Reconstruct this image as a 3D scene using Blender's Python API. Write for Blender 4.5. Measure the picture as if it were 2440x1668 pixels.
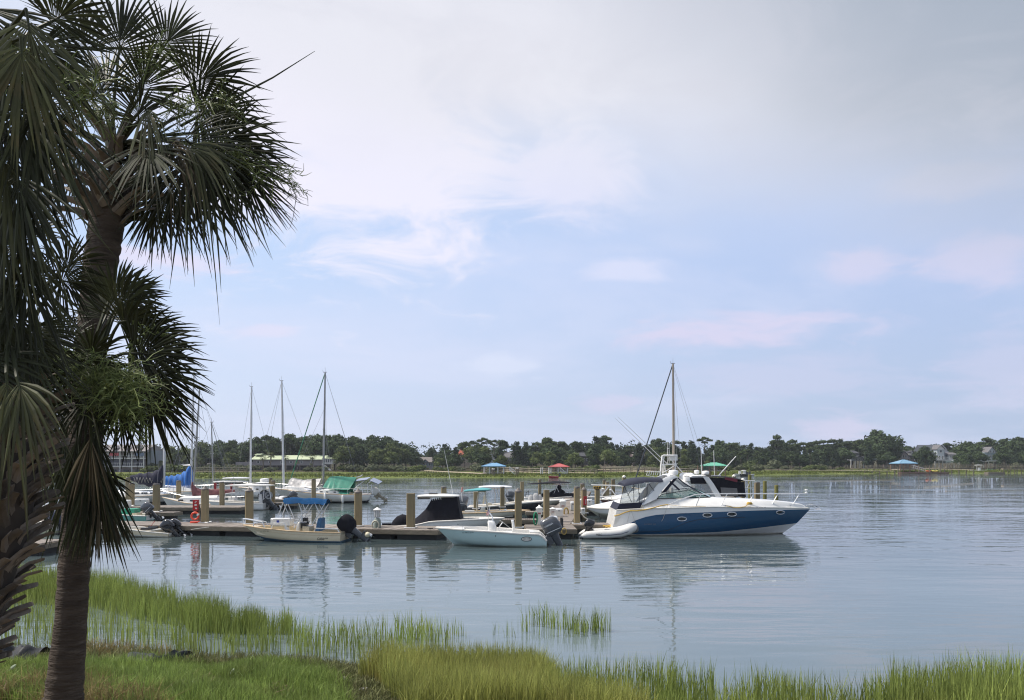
import bpy, bmesh, math, random
import numpy as np
from mathutils import Vector, Matrix, Euler
from mathutils import noise as mnoise

for o in list(bpy.data.objects):
    bpy.data.objects.remove(o)
random.seed(7); RNG = np.random.default_rng(7)
SC = bpy.context.scene
COL = SC.collection
R = math.radians

# ---------------------------------------------------------------- camera
F = 1900.0          # focal length in photo pixels (photo 2440 x 1668)
CX, HY = 1220.0, 1098.0   # principal column, horizon row
HC = 4.2            # eye height above the water
cam = bpy.data.cameras.new('camera'); camo = bpy.data.objects.new('camera', cam); COL.objects.link(camo)
camo.location = (0, 0, HC); camo.rotation_euler = (R(90), 0, 0)
cam.sensor_width = 36; cam.lens = F/2440*36
cam.shift_y = (HY-834)/2440; cam.clip_start = .1; cam.clip_end = 6000
SC.camera = camo
SC.cycles.filter_width = 1.15

# ---------------------------------------------------------------- world, sun, exposure
SUN_EL, SUN_AZ = 54.0, -84.0      # azimuth from +Y towards +X (negative: sun on the left)
w = bpy.data.worlds.new('World'); SC.world = w; w.use_nodes = True
nt = w.node_tree; nt.nodes.clear()
class NT:
    def __init__(s, t): s.t = t
    def n(s, typ, **k):
        x = s.t.nodes.new(typ)
        for a, b in k.items():
            if a == 'ins':
                for i, v in b.items(): s.set(x.inputs[i], v)
            else: setattr(x, a, b)
        return x
    def set(s, sock, v):
        if hasattr(v, 'is_output') or isinstance(v, bpy.types.NodeSocket): s.t.links.new(v, sock)
        else: sock.default_value = v
    def m(s, op, a, b=None, c=None, clamp=False):
        x = s.n('ShaderNodeMath', operation=op, use_clamp=clamp); s.set(x.inputs[0], a)
        if b is not None: s.set(x.inputs[1], b)
        if c is not None: s.set(x.inputs[2], c)
        return x.outputs[0]
    def ss(s, v, lo, hi, a=0., b=1.):
        x = s.n('ShaderNodeMapRange', interpolation_type='SMOOTHSTEP')
        s.set(x.inputs[0], v)
        for i, q in enumerate((lo, hi, a, b)): s.set(x.inputs[1+i], q)
        return x.outputs[0]
    def mix(s, f, a, b):
        x = s.n('ShaderNodeMix', data_type='RGBA'); s.set(x.inputs[0], f); s.set(x.inputs[6], a); s.set(x.inputs[7], b)
        return x.outputs[2]
def c4(c): return (c[0], c[1], c[2], 1)
def srgb(r, g, b):
    f = lambda v: (v/255/12.92) if v/255 <= .04045 else ((v/255+.055)/1.055)**2.4
    return (f(r), f(g), f(b), 1)
N = NT(nt)
sky = N.n('ShaderNodeTexSky', sky_type='NISHITA', sun_disc=False, sun_elevation=R(SUN_EL), sun_rotation=R(SUN_AZ),
          air_density=1.0, dust_density=2.0, ozone_density=1.0)
tc = N.n('ShaderNodeTexCoord'); sep = N.n('ShaderNodeSeparateXYZ'); nt.links.new(tc.outputs['Generated'], sep.inputs[0])
dx, dy, dz = sep.outputs
az = N.m('ARCTAN2', dx, dy); el = N.m('ARCSINE', dz)
def PX(px): return math.atan((px-CX)/F)
def PY(px, py): return math.atan((HY-py)/F*math.cos(PX(px)))
# cloud noise on a flat layer overhead (so it flattens toward the horizon)
zz = N.m('ADD', N.m('MAXIMUM', dz, 0.0), 0.16)
cv = N.n('ShaderNodeCombineXYZ'); N.set(cv.inputs[0], N.m('DIVIDE', dx, zz)); N.set(cv.inputs[1], N.m('DIVIDE', dy, zz)); cv.inputs[2].default_value = 3.7
def fbm(scale, det=6, rough=.55, dist=.3, off=0):
    mp = N.n('ShaderNodeMapping'); nt.links.new(cv.outputs[0], mp.inputs[0]); mp.inputs[1].default_value = (off, off*1.7, 0)
    x = N.n('ShaderNodeTexNoise'); nt.links.new(mp.outputs[0], x.inputs['Vector'])
    x.inputs['Scale'].default_value = scale; x.inputs['Detail'].default_value = det; x.inputs['Roughness'].default_value = rough; x.inputs['Distortion'].default_value = dist
    return x.outputs[0]
n1 = fbm(.9, off=1.3); n2 = fbm(3.4, 9, .62, .7, off=5.1); n3 = fbm(.45, 3, .5, .2, off=9)
def blob(px, py, sx, sy, hard=.5):
    """soft elliptical patch of sky around a direction, radii in photo pixels; edge broken by noise"""
    a0, e0 = PX(px), PY(px, py)
    u = N.m('DIVIDE', N.m('SUBTRACT', az, a0), sx/F); v = N.m('DIVIDE', N.m('SUBTRACT', el, e0), sy/F)
    d = N.m('SQRT', N.m('ADD', N.m('MULTIPLY', u, u), N.m('MULTIPLY', v, v)))
    d = N.m('ADD', d, N.m('MULTIPLY', N.m('SUBTRACT', n2, .5), 2.6))
    return N.ss(d, 1.25, hard*.55, 0, 1)
# clear (thinly veiled) blue: pale at the horizon on the left, deeper to the right
haze = N.ss(az, -.62, .75)
lowc = N.mix(haze, srgb(213, 224, 247), srgb(176, 194, 224))
midc = N.mix(haze, srgb(195, 217, 250), srgb(178, 197, 236))
base = N.mix(N.ss(el, .02, .30), lowc, midc)
nish = N.n('ShaderNodeMix', data_type='RGBA', blend_type='MULTIPLY'); nish.inputs[0].default_value = 1.0
skys = N.n('ShaderNodeMix', data_type='RGBA', blend_type='MULTIPLY'); skys.inputs[0].default_value = 1
nt.links.new(sky.outputs[0], skys.inputs[6]); skys.inputs[7].default_value = (.1, .1, .1, 1)   # Nishita at strength 0.1
col = N.mix(N.ss(el, .40, 1.2, .90, .55), skys.outputs[2], base)
# thin veil
col = N.mix(N.m('MULTIPLY', N.ss(n1, .42, .72), .38), col, srgb(222, 224, 245))
white = srgb(238, 234, 247); warm = srgb(226, 220, 240); pink = srgb(214, 210, 234)
P_ = [(830, 290, 430, 340, .7, white, .85), (560, 180, 260, 220, .5, white, .55), (1180, 130, 420, 150, .5, srgb(226,225,236), .75),
      (1380, 430, 170, 105, .6, srgb(220, 222, 244), .9), (420, 625, 170, 34, .5, warm, .75), (1500, 636, 110, 34, .5, srgb(216,220,243), .7),
      (1750, 790, 270, 48, .5, pink, .8), (1180, 872, 130, 32, .5, srgb(214,222,243), .7), (2050, 630, 90, 40, .5, pink, .6),
      (2330, 625, 110, 50, .5, pink, .6), (2290, 430, 150, 34, .5, srgb(206,208,230), .6), (1465, 960, 90, 22, .5, pink, .5),
      (2000, 1020, 90, 34, .5, pink, .6), (640, 790, 70, 20, .5, warm, .5), (1900, 900, 260, 60, .4, pink, .3), (2400, 880, 120, 90, .4, pink, .35)]
for (px, py, sx, sy, hd, cc, a) in P_:
    col = N.mix(N.m('MULTIPLY', blob(px, py, sx, sy, hd), a), col, cc)
# the grey cloud sheet that comes over from the upper right and covers what lies above the frame
edge = N.m('ADD', N.m('SUBTRACT', el, N.m('MULTIPLY', az, -.16)), N.m('MULTIPLY', N.m('SUBTRACT', n1, .5), .12))
edge = N.m('SUBTRACT', edge, N.ss(az, .75, 1.6, 0, .3))
sheet = N.ss(edge, .25, .46)
shd = N.m('ADD', N.m('ADD', az, N.m('MULTIPLY', N.m('SUBTRACT', el, .3), .9)), N.m('ADD', N.m('MULTIPLY', N.m('SUBTRACT', n3, .5), .9), N.m('MULTIPLY', N.m('SUBTRACT', n1, .5), .55)))
shc = N.mix(N.ss(shd, -.02, .85), srgb(224, 225, 234), srgb(160, 170, 184))
shc = N.mix(N.m('MULTIPLY', N.ss(n2, .42, .66), .30), shc, srgb(206, 206, 216))
col = N.mix(N.m('MULTIPLY', sheet, .95), col, shc)
bg = N.n('ShaderNodeBackground'); N.set(bg.inputs[0], col); bg.inputs[1].default_value = .90
wo = N.n('ShaderNodeOutputWorld'); nt.links.new(bg.outputs[0], wo.inputs[0])

sl = bpy.data.lights.new('sun', 'SUN'); slo = bpy.data.objects.new('sun', sl); COL.objects.link(slo)
sl.energy = 4.2; sl.angle = R(6); sl.color = (1.0, .93, .84)
sd = Vector((math.sin(R(SUN_AZ))*math.cos(R(SUN_EL)), math.cos(R(SUN_AZ))*math.cos(R(SUN_EL)), math.sin(R(SUN_EL))))
slo.rotation_euler = (-sd).to_track_quat('-Z', 'Y').to_euler(); slo.location = sd*100
vs = SC.view_settings; vs.view_transform = 'Standard'; vs.look = 'None'; vs.exposure = 0.30; vs.gamma = 1.0; vs.use_curve_mapping = False

# ---------------------------------------------------------------- helpers
def P(px, py, Y):
    """the point at depth Y (m) that the photo shows at pixel (px, py)"""
    return Vector(((px-CX)*Y/F, Y, HC-(py-HY)*Y/F))
def G(px, py, z=0.0):
    Y = F*(HC-z)/(py-HY); return Vector(((px-CX)*Y/F, Y, z))

MATS = {}
def mat(name, col, rough=.5, metal=0., var=.10, vs=2.5, bump=0., bs=30., coat=0., spec=.5, stretch=(1, 1, 1), island=0., objr=0., transl=0., dirt=None, dirt_amt=.0, dirt_s=1.2, scum=None, scum_h=.10):
    if name in MATS: return MATS[name]
    m = bpy.data.materials.new(name); m.use_nodes = True; t = m.node_tree; t.nodes.clear(); n = NT(t)
    tcn = n.n('ShaderNodeTexCoord'); mp = n.n('ShaderNodeMapping'); t.links.new(tcn.outputs['Object'], mp.inputs[0]); mp.inputs[3].default_value = stretch
    ns = n.n('ShaderNodeTexNoise'); t.links.new(mp.outputs[0], ns.inputs['Vector']); ns.inputs['Scale'].default_value = vs; ns.inputs['Detail'].default_value = 6; ns.inputs['Roughness'].default_value = .6
    k = n.ss(ns.outputs[0], .25, .75, 1-var, 1+var)
    if island:
        ge = n.n('ShaderNodeNewGeometry'); k = n.m('MULTIPLY', k, n.ss(ge.outputs['Random Per Island'], 0, 1, 1-island, 1+island))
    if objr:
        oi = n.n('ShaderNodeObjectInfo'); k = n.m('MULTIPLY', k, n.ss(oi.outputs['Random'], 0, 1, 1-objr, 1+objr))
    vm = n.n('ShaderNodeVectorMath', operation='SCALE'); vm.inputs[0].default_value = col[:3]; n.set(vm.inputs[3], k)
    cc = vm.outputs[0]
    if dirt is not None:
        n2_ = n.n('ShaderNodeTexNoise'); t.links.new(mp.outputs[0], n2_.inputs['Vector']); n2_.inputs['Scale'].default_value = dirt_s; n2_.inputs['Detail'].default_value = 8; n2_.inputs['Roughness'].default_value = .7
        cc = n.mix(n.m('MULTIPLY', n.ss(n2_.outputs[0], .5, .72), dirt_amt), cc, c4(dirt))
    if scum is not None:      # growth and staining that follows the waterline
        sz_ = n.n('ShaderNodeSeparateXYZ'); t.links.new(tcn.outputs['Object'], sz_.inputs[0])
        n3_ = n.n('ShaderNodeTexNoise'); t.links.new(mp.outputs[0], n3_.inputs['Vector']); n3_.inputs['Scale'].default_value = 3.0; n3_.inputs['Detail'].default_value = 6
        zz_ = n.m('ADD', sz_.outputs[2], n.m('MULTIPLY', n.m('SUBTRACT', n3_.outputs[0], .5), scum_h*1.4))
        cc = n.mix(n.ss(zz_, scum_h*1.5, scum_h*.4, 0, .75), cc, c4(scum))
    b = n.n('ShaderNodeBsdfPrincipled'); n.set(b.inputs['Base Color'], cc); b.inputs['Metallic'].default_value = metal
    n.set(b.inputs['Roughness'], n.ss(ns.outputs[0], .2, .8, max(.02, rough-.06), min(1, rough+.06)))
    b.inputs['Coat Weight'].default_value = coat; b.inputs['Coat Roughness'].default_value = .06; b.inputs['Specular IOR Level'].default_value = spec
    if bump:
        nb = n.n('ShaderNodeTexNoise'); t.links.new(mp.outputs[0], nb.inputs['Vector']); nb.inputs['Scale'].default_value = bs; nb.inputs['Detail'].default_value = 5
        bp = n.n('ShaderNodeBump'); bp.inputs['Strength'].default_value = min(1, bump); bp.inputs['Distance'].default_value = .02*max(1, bump); t.links.new(nb.outputs[0], bp.inputs['Height']); t.links.new(bp.outputs[0], b.inputs['Normal'])
    sh = b.outputs[0]
    if transl:
        tr = n.n('ShaderNodeBsdfTranslucent'); n.set(tr.inputs[0], cc); mx = n.n('ShaderNodeMixShader'); mx.inputs[0].default_value = transl
        t.links.new(sh, mx.inputs[1]); t.links.new(tr.outputs[0], mx.inputs[2]); sh = mx.outputs[0]
    o = n.n('ShaderNodeOutputMaterial'); t.links.new(sh, o.inputs[0]); MATS[name] = m
    return m
def glass(name, tint, alpha, rough=.03):
    """thin pane: partly see-through, partly tinted gloss"""
    if name in MATS: return MATS[name]
    m = bpy.data.materials.new(name); m.use_nodes = True; t = m.node_tree; t.nodes.clear(); n = NT(t)
    b = n.n('ShaderNodeBsdfPrincipled'); b.inputs['Base Color'].default_value = c4(tint); b.inputs['Roughness'].default_value = rough
    tr = n.n('ShaderNodeBsdfTransparent'); tr.inputs[0].default_value = (.92, .95, .95, 1)
    fr = n.n('ShaderNodeFresnel'); fr.inputs[0].default_value = 1.4
    k = n.m('MAXIMUM', fr.outputs[0], alpha)
    mx = n.n('ShaderNodeMixShader'); n.set(mx.inputs[0], k); t.links.new(tr.outputs[0], mx.inputs[1]); t.links.new(b.outputs[0], mx.inputs[2])
    o = n.n('ShaderNodeOutputMaterial'); t.links.new(mx.outputs[0], o.inputs[0]); MATS[name] = m
    return m

def tag(o, label=None, cat=None, group=None, kind=None):
    if label: o['label'] = label
    if cat: o['category'] = cat
    if group: o['group'] = group
    if kind: o['kind'] = kind
    return o
def empty(name, loc, label=None, cat=None, group=None, rz=0):
    o = bpy.data.objects.new(name, None); COL.objects.link(o); o.location = loc; o.rotation_euler = (0, 0, rz); o.empty_display_size = .2
    return tag(o, label, cat, group)
def copy_tree(o, parent=None):
    c = o.copy(); COL.objects.link(c)
    if parent is not None: c.parent = parent
    for ch in list(o.children): copy_tree(ch, c)
    return c

class MB:
    """collects shapes; build() links them as one mesh object"""
    def __init__(s): s.v = []; s.f = []; s.mi = []
    def add(s, vs, fs, mi=0):
        o = len(s.v); s.v += [tuple(v) for v in vs]; s.f += [tuple(o+i for i in f) for f in fs]; s.mi += [mi]*len(fs); return s
    def box(s, c, sz, rot=None, mi=0, taper=1.0):
        hx, hy, hz = sz[0]/2, sz[1]/2, sz[2]/2
        vs = [Vector((x*hx*(taper if z > 0 else 1), y*hy*(taper if z > 0 else 1), z*hz)) for z in (-1, 1) for y in (-1, 1) for x in (-1, 1)]
        if rot is not None: vs = [rot @ v for v in vs]
        c = Vector(c); vs = [v+c for v in vs]
        return s.add(vs, [(0, 2, 3, 1), (4, 5, 7, 6), (0, 1, 5, 4), (2, 6, 7, 3), (0, 4, 6, 2), (1, 3, 7, 5)], mi)
    def bar(s, a, b, w=.05, h=None, mi=0):
        a, b = Vector(a), Vector(b); d = b-a; L = d.length
        if L < 1e-6: return s
        q = d.to_track_quat('X', 'Z').to_matrix()
        return s.box((a+b)/2, (L, w, h or w), q, mi)
    def tube(s, pts, r, n=6, mi=0, closed=False, caps=True):
        pts = [Vector(p) for p in pts]; k = len(pts)
        rs = r if hasattr(r, '__len__') else [r]*k
        up = None; o = len(s.v); vs = []
        for i, p in enumerate(pts):
            if closed: t = pts[(i+1) % k]-pts[i-1]
            else: t = pts[min(i+1, k-1)]-pts[max(i-1, 0)]
            t = t.normalized() if t.length > 1e-9 else Vector((0, 0, 1))
            if up is None: up = Vector((0, 0, 1)) if abs(t.z) < .9 else Vector((1, 0, 0))
            u = (up - t*up.dot(t)); u = u.normalized() if u.length > 1e-6 else t.orthogonal().normalized(); up = u
            b = t.cross(u)
            for j in range(n):
                a = 2*math.pi*j/n; vs.append(p+(u*math.cos(a)+b*math.sin(a))*rs[i])
        fs = []
        for i in range(k if closed else k-1):
            i2 = (i+1) % k
            for j in range(n): fs.append((i*n+j, i*n+(j+1) % n, i2*n+(j+1) % n, i2*n+j))
        if caps and not closed: fs.append(tuple(range(n-1, -1, -1))); fs.append(tuple((k-1)*n+j for j in range(n)))
        return s.add(vs, fs, mi)
    def lathe(s, prof, c=(0, 0, 0), n=16, mi=0, rot=None, sx=1, sy=1):
        c = Vector(c); vs = []
        for (r, z) in prof:
            for j in range(n):
                a = 2*math.pi*j/n; v = Vector((r*math.cos(a)*sx, r*math.sin(a)*sy, z)); vs.append((rot @ v if rot is not None else v)+c)
        fs = [(i*n+j, i*n+(j+1) % n, (i+1)*n+(j+1) % n, (i+1)*n+j) for i in range(len(prof)-1) for j in range(n)]
        fs.append(tuple(range(n-1, -1, -1))); fs.append(tuple((len(prof)-1)*n+j for j in range(n)))
        return s.add(vs, fs, mi)
    def prism(s, poly, d, mi=0):
        """poly: points (planar), d: extrusion vector"""
        poly = [Vector(p) for p in poly]; d = Vector(d); k = len(poly)
        vs = poly+[p+d for p in poly]
        fs = [tuple(range(k)), tuple(range(2*k-1, k-1, -1))]+[(i, i+k, (i+1) % k+k, (i+1) % k) for i in range(k)]
        return s.add(vs, fs, mi)
    def loft(s, secs, mi=0, caps=True, closed=True):
        n = len(secs[0]); vs = [p for sc in secs for p in sc]; m = len(secs)
        fs = [(i*n+j, i*n+(j+1) % n, (i+1)*n+(j+1) % n, (i+1)*n+j) for i in range(m-1) for j in range(n if closed else n-1)]
        if caps and closed: fs.append(tuple(range(n-1, -1, -1))); fs.append(tuple((m-1)*n+j for j in range(n)))
        return s.add(vs, fs, mi)
    def grid(s, rows, mi=0):
        n = len(rows[0]); m = len(rows)
        return s.add([p for r in rows for p in r], [(i*n+j, i*n+j+1, (i+1)*n+j+1, (i+1)*n+j) for i in range(m-1) for j in range(n-1)], mi)
    def mesh(s, name, mats, smooth=True, ang=35, fix=True):
        me = bpy.data.meshes.new(name); me.from_pydata(s.v, [], s.f)
        for m_ in (mats if isinstance(mats, (list, tuple)) else [mats]): me.materials.append(m_)
        if any(s.mi): me.polygons.foreach_set('material_index', s.mi)
        if fix:
            bm = bmesh.new(); bm.from_mesh(me); bmesh.ops.recalc_face_normals(bm, faces=bm.faces); bm.to_mesh(me); bm.free()
        if smooth:
            me.polygons.foreach_set('use_smooth', [True]*len(me.polygons)); me.set_sharp_from_angle(angle=R(ang))
        me.update(); return me
    def build(s, name, mats, parent=None, label=None, smooth=True, ang=35, fix=True, **k):
        me = s.mesh(name, mats, smooth, ang, fix); o = bpy.data.objects.new(name, me); COL.objects.link(o)
        if parent is not None: o.parent = parent
        tag(o, label, **k); return o
def fastmesh(name, V, Fq, mats, parent=None, smooth=False, mi=None, **k):
    """numpy arrays: V (n,3), Fq list of (m,3|4) index arrays"""
    me = bpy.data.meshes.new(name); me.vertices.add(len(V)); me.vertices.foreach_set('co', np.asarray(V, np.float32).ravel())
    idx = np.concatenate([f.ravel() for f in Fq]); cnt = np.concatenate([np.full(len(f), f.shape[1]) for f in Fq])
    me.loops.add(len(idx)); me.loops.foreach_set('vertex_index', idx.astype(np.int32))
    me.polygons.add(len(cnt)); st = np.concatenate([[0], np.cumsum(cnt)[:-1]]); me.polygons.foreach_set('loop_start', st.astype(np.int32)); me.polygons.foreach_set('loop_total', cnt.astype(np.int32))
    if mi is not None: me.polygons.foreach_set('material_index', mi.astype(np.int32))
    for m_ in (mats if isinstance(mats, (list, tuple)) else [mats]): me.materials.append(m_)
    me.update(calc_edges=True); me.validate()
    if smooth: me.polygons.foreach_set('use_smooth', [True]*len(me.polygons))
    o = bpy.data.objects.new(name, me); COL.objects.link(o)
    if parent is not None: o.parent = parent
    tag(o, **k); return o
def rrect(w, h, r=.3, n=20, e=4.0):
    """superellipse outline in the plane, width w height h"""
    out = []
    for i in range(n):
        a = 2*math.pi*i/n; c, s_ = math.cos(a), math.sin(a)
        out.append((w/2*math.copysign(abs(c)**(2/e), c), h/2*math.copysign(abs(s_)**(2/e), s_)))
    return out
def lerp(a, b, t): return a+(b-a)*t
# ================================================================ materials used widely
M_WHITE = mat('gelcoat_white', (.80, .79, .76), .22, coat=.4, var=.03, vs=1.2, scum=(.30, .27, .18), scum_h=.07, dirt=(.62, .58, .50), dirt_amt=.25, dirt_s=.9)
M_WHITE2 = mat('gelcoat_offwhite', (.70, .68, .62), .3, coat=.3, var=.05, vs=1.0, scum=(.26, .23, .15), scum_h=.08, dirt=(.52, .48, .40), dirt_amt=.3, dirt_s=.9)
M_TAN = mat('gelcoat_cream', (.62, .56, .42), .3, coat=.25, var=.06, vs=1.4, dirt=(.30, .26, .18), dirt_amt=.25)
M_CHROME = mat('stainless_steel', (.80, .80, .80), .30, .55, var=.05)
M_ALU = mat('aluminium_tube', (.72, .72, .72), .35, .5, var=.06)
M_BLACK = mat('black_plastic', (.02, .02, .022), .35, var=.2)
M_GREYMOTOR = mat('grey_motor_paint', (.07, .075, .085), .25, .2, var=.1, coat=.4)
M_BLACKMOTOR = mat('black_motor_paint', (.012, .012, .014), .22, var=.15, coat=.4)
M_WOOD_D = mat('dock_wood', (.245, .215, .19), .85, var=.22, vs=3, bump=.5, bs=40, stretch=(1, 6, 1), island=.22, spec=.2)
M_WOOD_E = mat('dock_edge_wood', (.20, .165, .12), .8, var=.25, vs=2, bump=.4, bs=30, stretch=(1, 4, 4), spec=.2, dirt=(.09, .08, .06), dirt_amt=.6)
M_WOOD_F = mat('far_dock_wood', (.34, .28, .22), .85, var=.2, island=.15, spec=.2)
M_FLOAT = mat('dock_float_black', (.025, .024, .022), .7, var=.3)
M_PILE = mat('concrete_piling', (.27, .215, .122), .8, var=.14, vs=1.6, bump=.3, bs=25, dirt=(.13, .11, .06), dirt_amt=.45, stretch=(1, 1, .35), objr=.16, spec=.25, scum=(.045, .042, .028), scum_h=.42)
M_PILECAP = mat('piling_cap', (.13, .115, .105), .6, var=.2)
M_ROPE = mat('yellow_rope', (.55, .36, .08), .8, var=.2, vs=20)
M_ROPEW = mat('white_rope', (.55, .52, .46), .85, var=.2, vs=20)
M_RED = mat('red_paint', (.40, .012, .012), .4, var=.1)
M_ORANGE = mat('lifebuoy_orange', (.75, .07, .025), .45, var=.12)

# ================================================================ water
def make_water():
    m = bpy.data.materials.new('creek_water'); m.use_nodes = True; t = m.node_tree; t.nodes.clear(); n = NT(t)
    tcn = n.n('ShaderNodeTexCoord')
    def nz(sc, sx, sy, det, off=0., rough=.5, dist=0.):
        mp = n.n('ShaderNodeMapping'); t.links.new(tcn.outputs['Object'], mp.inputs[0]); mp.inputs[3].default_value = (sx, sy, 1); mp.inputs[1].default_value = (off, off, off)
        x = n.n('ShaderNodeTexNoise'); t.links.new(mp.outputs[0], x.inputs['Vector']); x.inputs['Scale'].default_value = sc; x.inputs['Detail'].default_value = det; x.inputs['Roughness'].default_value = rough; x.inputs['Distortion'].default_value = dist
        return x.outputs[0]
    r1 = nz(.85, .42, 1.35, 3, 0, .45, .3)      # wavelets ~ 0.7 m
    r2 = nz(2.6, .6, 1.5, 2, 7, .5, .2)      # fine ripples
    sw = nz(.22, .45, 1.0, 2, 13)            # slow swell
    patch = n.ss(nz(.045, .35, 1.3, 3, 21, .6), .40, .62, .55, 1.35)   # calm and ruffled patches
    sp = n.n('ShaderNodeSeparateXYZ'); t.links.new(tcn.outputs['Object'], sp.inputs[0]); yy = sp.outputs[1]; xx = sp.outputs[0]
    # the wake of a passing boat still crossing the channel
    wob = n.m('ADD', yy, n.m('MULTIPLY', n.m('SUBTRACT', nz(.03, 1, 1, 2, 3), .5), 16))
    wake = n.m('MULTIPLY', n.ss(wob, 116, 120), n.ss(wob, 132, 127))
    wake2 = n.m('MULTIPLY', n.m('MULTIPLY', n.ss(wob, 103, 105), n.ss(wob, 111, 109)), n.ss(xx, 10, 60))
    wake = n.m('MAXIMUM', wake, n.m('MULTIPLY', wake2, .6))
    amp = n.m('ADD', patch, n.m('MULTIPLY', wake, 9.0))
    far = n.ss(yy, 25, 110, 1.0, 1.9)
    h = n.m('ADD', n.m('MULTIPLY', r1, .032), n.m('MULTIPLY', r2, .0035))
    h = n.m('MULTIPLY', n.m('MULTIPLY', h, amp), far)
    h = n.m('ADD', h, n.m('MULTIPLY', sw, .07))
    h = n.m('ADD', h, n.m('MULTIPLY', wake, n.m('MULTIPLY', n.m('SINE', n.m('MULTIPLY', wob, 1.3)), .11)))
    bp = n.n('ShaderNodeBump'); bp.inputs['Strength'].default_value = 1.0; bp.inputs['Distance'].default_value = 1.0; n.set(bp.inputs['Height'], h)
    b = n.n('ShaderNodeBsdfPrincipled'); b.inputs['Roughness'].default_value = .012; b.inputs['IOR'].default_value = 1.33
    mud = nz(.06, 1, 1, 3, 31)
    near_pale = n.ss(yy, 42, 22)     # base colour grows paler from the docks toward the near bank
    n.set(b.inputs['Base Color'], n.mix(near_pale, n.mix(n.ss(mud, .35, .65), (.050, .070, .074, 1), (.064, .088, .092, 1)), n.mix(n.ss(mud, .35, .65), (.105, .140, .155, 1), (.125, .160, .172, 1))))
    t.links.new(bp.outputs[0], b.inputs['Normal'])
    o = n.n('ShaderNodeOutputMaterial'); t.links.new(b.outputs[0], o.inputs[0]); return m
S = 700
wv = np.array([(-S, 5, 0), (S, 5, 0), (S, 620, 0), (-S, 620, 0)], float)
water = fastmesh('water', wv, [np.array([[0, 1, 2, 3]])], make_water(), kind='structure')

# ================================================================ terrain: near bank, creek bed, far shore
SH_PX = [(-900, 1550), (0, 1550), (250, 1554), (600, 1571), (750, 1582), (900, 1608), (1000, 1640), (1300, 1692), (1700, 1712), (2440, 1705), (3600, 1700)]
_sx = []; _sy = []
for px, py in SH_PX:
    g = G(px, py); _sx.append(g.x); _sy.append(g.y)
def shore_y(X): return np.interp(X, _sx, _sy)
FS = [(-1500, 1141), (0, 1141), (350, 1140), (1000, 1138), (1430, 1138), (1800, 1133), (2000, 1129.3), (2440, 1127.5), (3600, 1127)]
_fx = []; _fy = []
for px, py in FS:
    g = G(px, py); _fx.append(g.x); _fy.append(g.y)
def far_y(X): return np.interp(X, _fx, _fy)
def ground_z(X, Y):
    X = np.asarray(X, float); Y = np.asarray(Y, float)
    d = shore_y(X)-Y
    sl_ = np.interp(X, [-12, 0, 6], [.150, .165, .175])
    near = np.where(d > 0, np.minimum(d*sl_, 2.55), np.maximum(d*.10, -1.6))
    near = near + np.where(d > 0, .05*np.sin(X*1.3+Y*.7)*np.sin(Y*1.1-X*.4)*np.clip(d, 0, 1), 0)
    df = Y-far_y(X)
    far = np.where(df > 0, np.minimum(.25*df, .55)+np.clip((df-8)/70, 0, 1)*.55+np.clip((df-90)/300, 0, 1)*4, np.maximum(df*.08, -1.6))
    return np.where(Y < 90, near, far)
M_BANK = mat('bank_soil', (.16, .125, .075), .95, var=.35, vs=1.1, bump=.6, bs=14, spec=.1, dirt=(.07, .085, .03), dirt_amt=.8, dirt_s=.9)
M_MARSH = mat('far_marsh_ground', (.115, .140, .042), .95, var=.25, vs=.12, stretch=(.5, 2, 1), spec=.05, dirt=(.20, .185, .07), dirt_amt=.6, dirt_s=.06)
ys = np.concatenate([np.linspace(-60, -2, 8), np.arange(0, 24, .5), np.linspace(25, 150, 12), np.arange(160, 420, 4), np.linspace(440, 640, 8)])
xs = np.concatenate([np.linspace(-720, -360, 6), np.linspace(-340, -32, 48), np.arange(-30, 30, .75), np.linspace(32, 340, 48), np.linspace(360, 720, 6)])
XX, YY = np.meshgrid(xs, ys); ZZ = ground_z(XX, YY)
V = np.stack([XX, YY, ZZ], -1).reshape(-1, 3); nx, ny = len(xs), len(ys)
ii = np.arange((ny-1)*(nx-1)); r_, c_ = ii//(nx-1), ii % (nx-1)
Fq = np.stack([r_*nx+c_, r_*nx+c_+1, (r_+1)*nx+c_+1, (r_+1)*nx+c_], 1)
mi = (V[Fq[:, 0], 1] > 120).astype(int)+((V[Fq[:, 0], 1]-far_y(V[Fq[:, 0], 0])) > 46).astype(int)
fastmesh('ground', V, [Fq], [M_BANK, M_MARSH, mat('forest_floor', (.055, .050, .028), .95, var=.3, vs=.2, spec=.05)], smooth=True, mi=mi, kind='structure')

# ================================================================ grasses (uncountable)
def blades(name, pts, h, hv, wd, lean, mats, seg3=False, parent=None, **k):
    """pts (n,3) roots; strips of two segments, width wd, random lean"""
    n_ = len(pts); a = RNG.uniform(0, 2*np.pi, n_); L = h*(1+hv*RNG.uniform(-1, 1, n_)) if np.isscalar(h) else h*(1+hv*RNG.uniform(-1, 1, n_))
    la = RNG.uniform(0, 2*np.pi, n_); lm = np.abs(RNG.normal(0, lean, n_))*L
    side = np.stack([np.cos(a), np.sin(a), np.zeros(n_)], 1)*(wd*(1+.4*RNG.uniform(-1, 1, n_)))[:, None]/2
    ld = np.stack([np.cos(la), np.sin(la), np.zeros(n_)], 1)
    mid = pts+ld*(lm*.3)[:, None]+np.array([0, 0, 1])*(L*.55)[:, None]
    tip = pts+ld*lm[:, None]+np.array([0, 0, 1])*(L*(1-.25*np.minimum(1, lm/L)))[:, None]
    V = np.stack([pts-side, pts+side, mid-side*.8, mid+side*.8, tip], 1).reshape(-1, 3)
    b0 = np.arange(n_)*5
    q = np.stack([b0, b0+1, b0+3, b0+2], 1); t3 = np.stack([b0+2, b0+3, b0+4], 1)
    return fastmesh(name, V, [q, t3], mats, parent=parent, **k)
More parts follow.
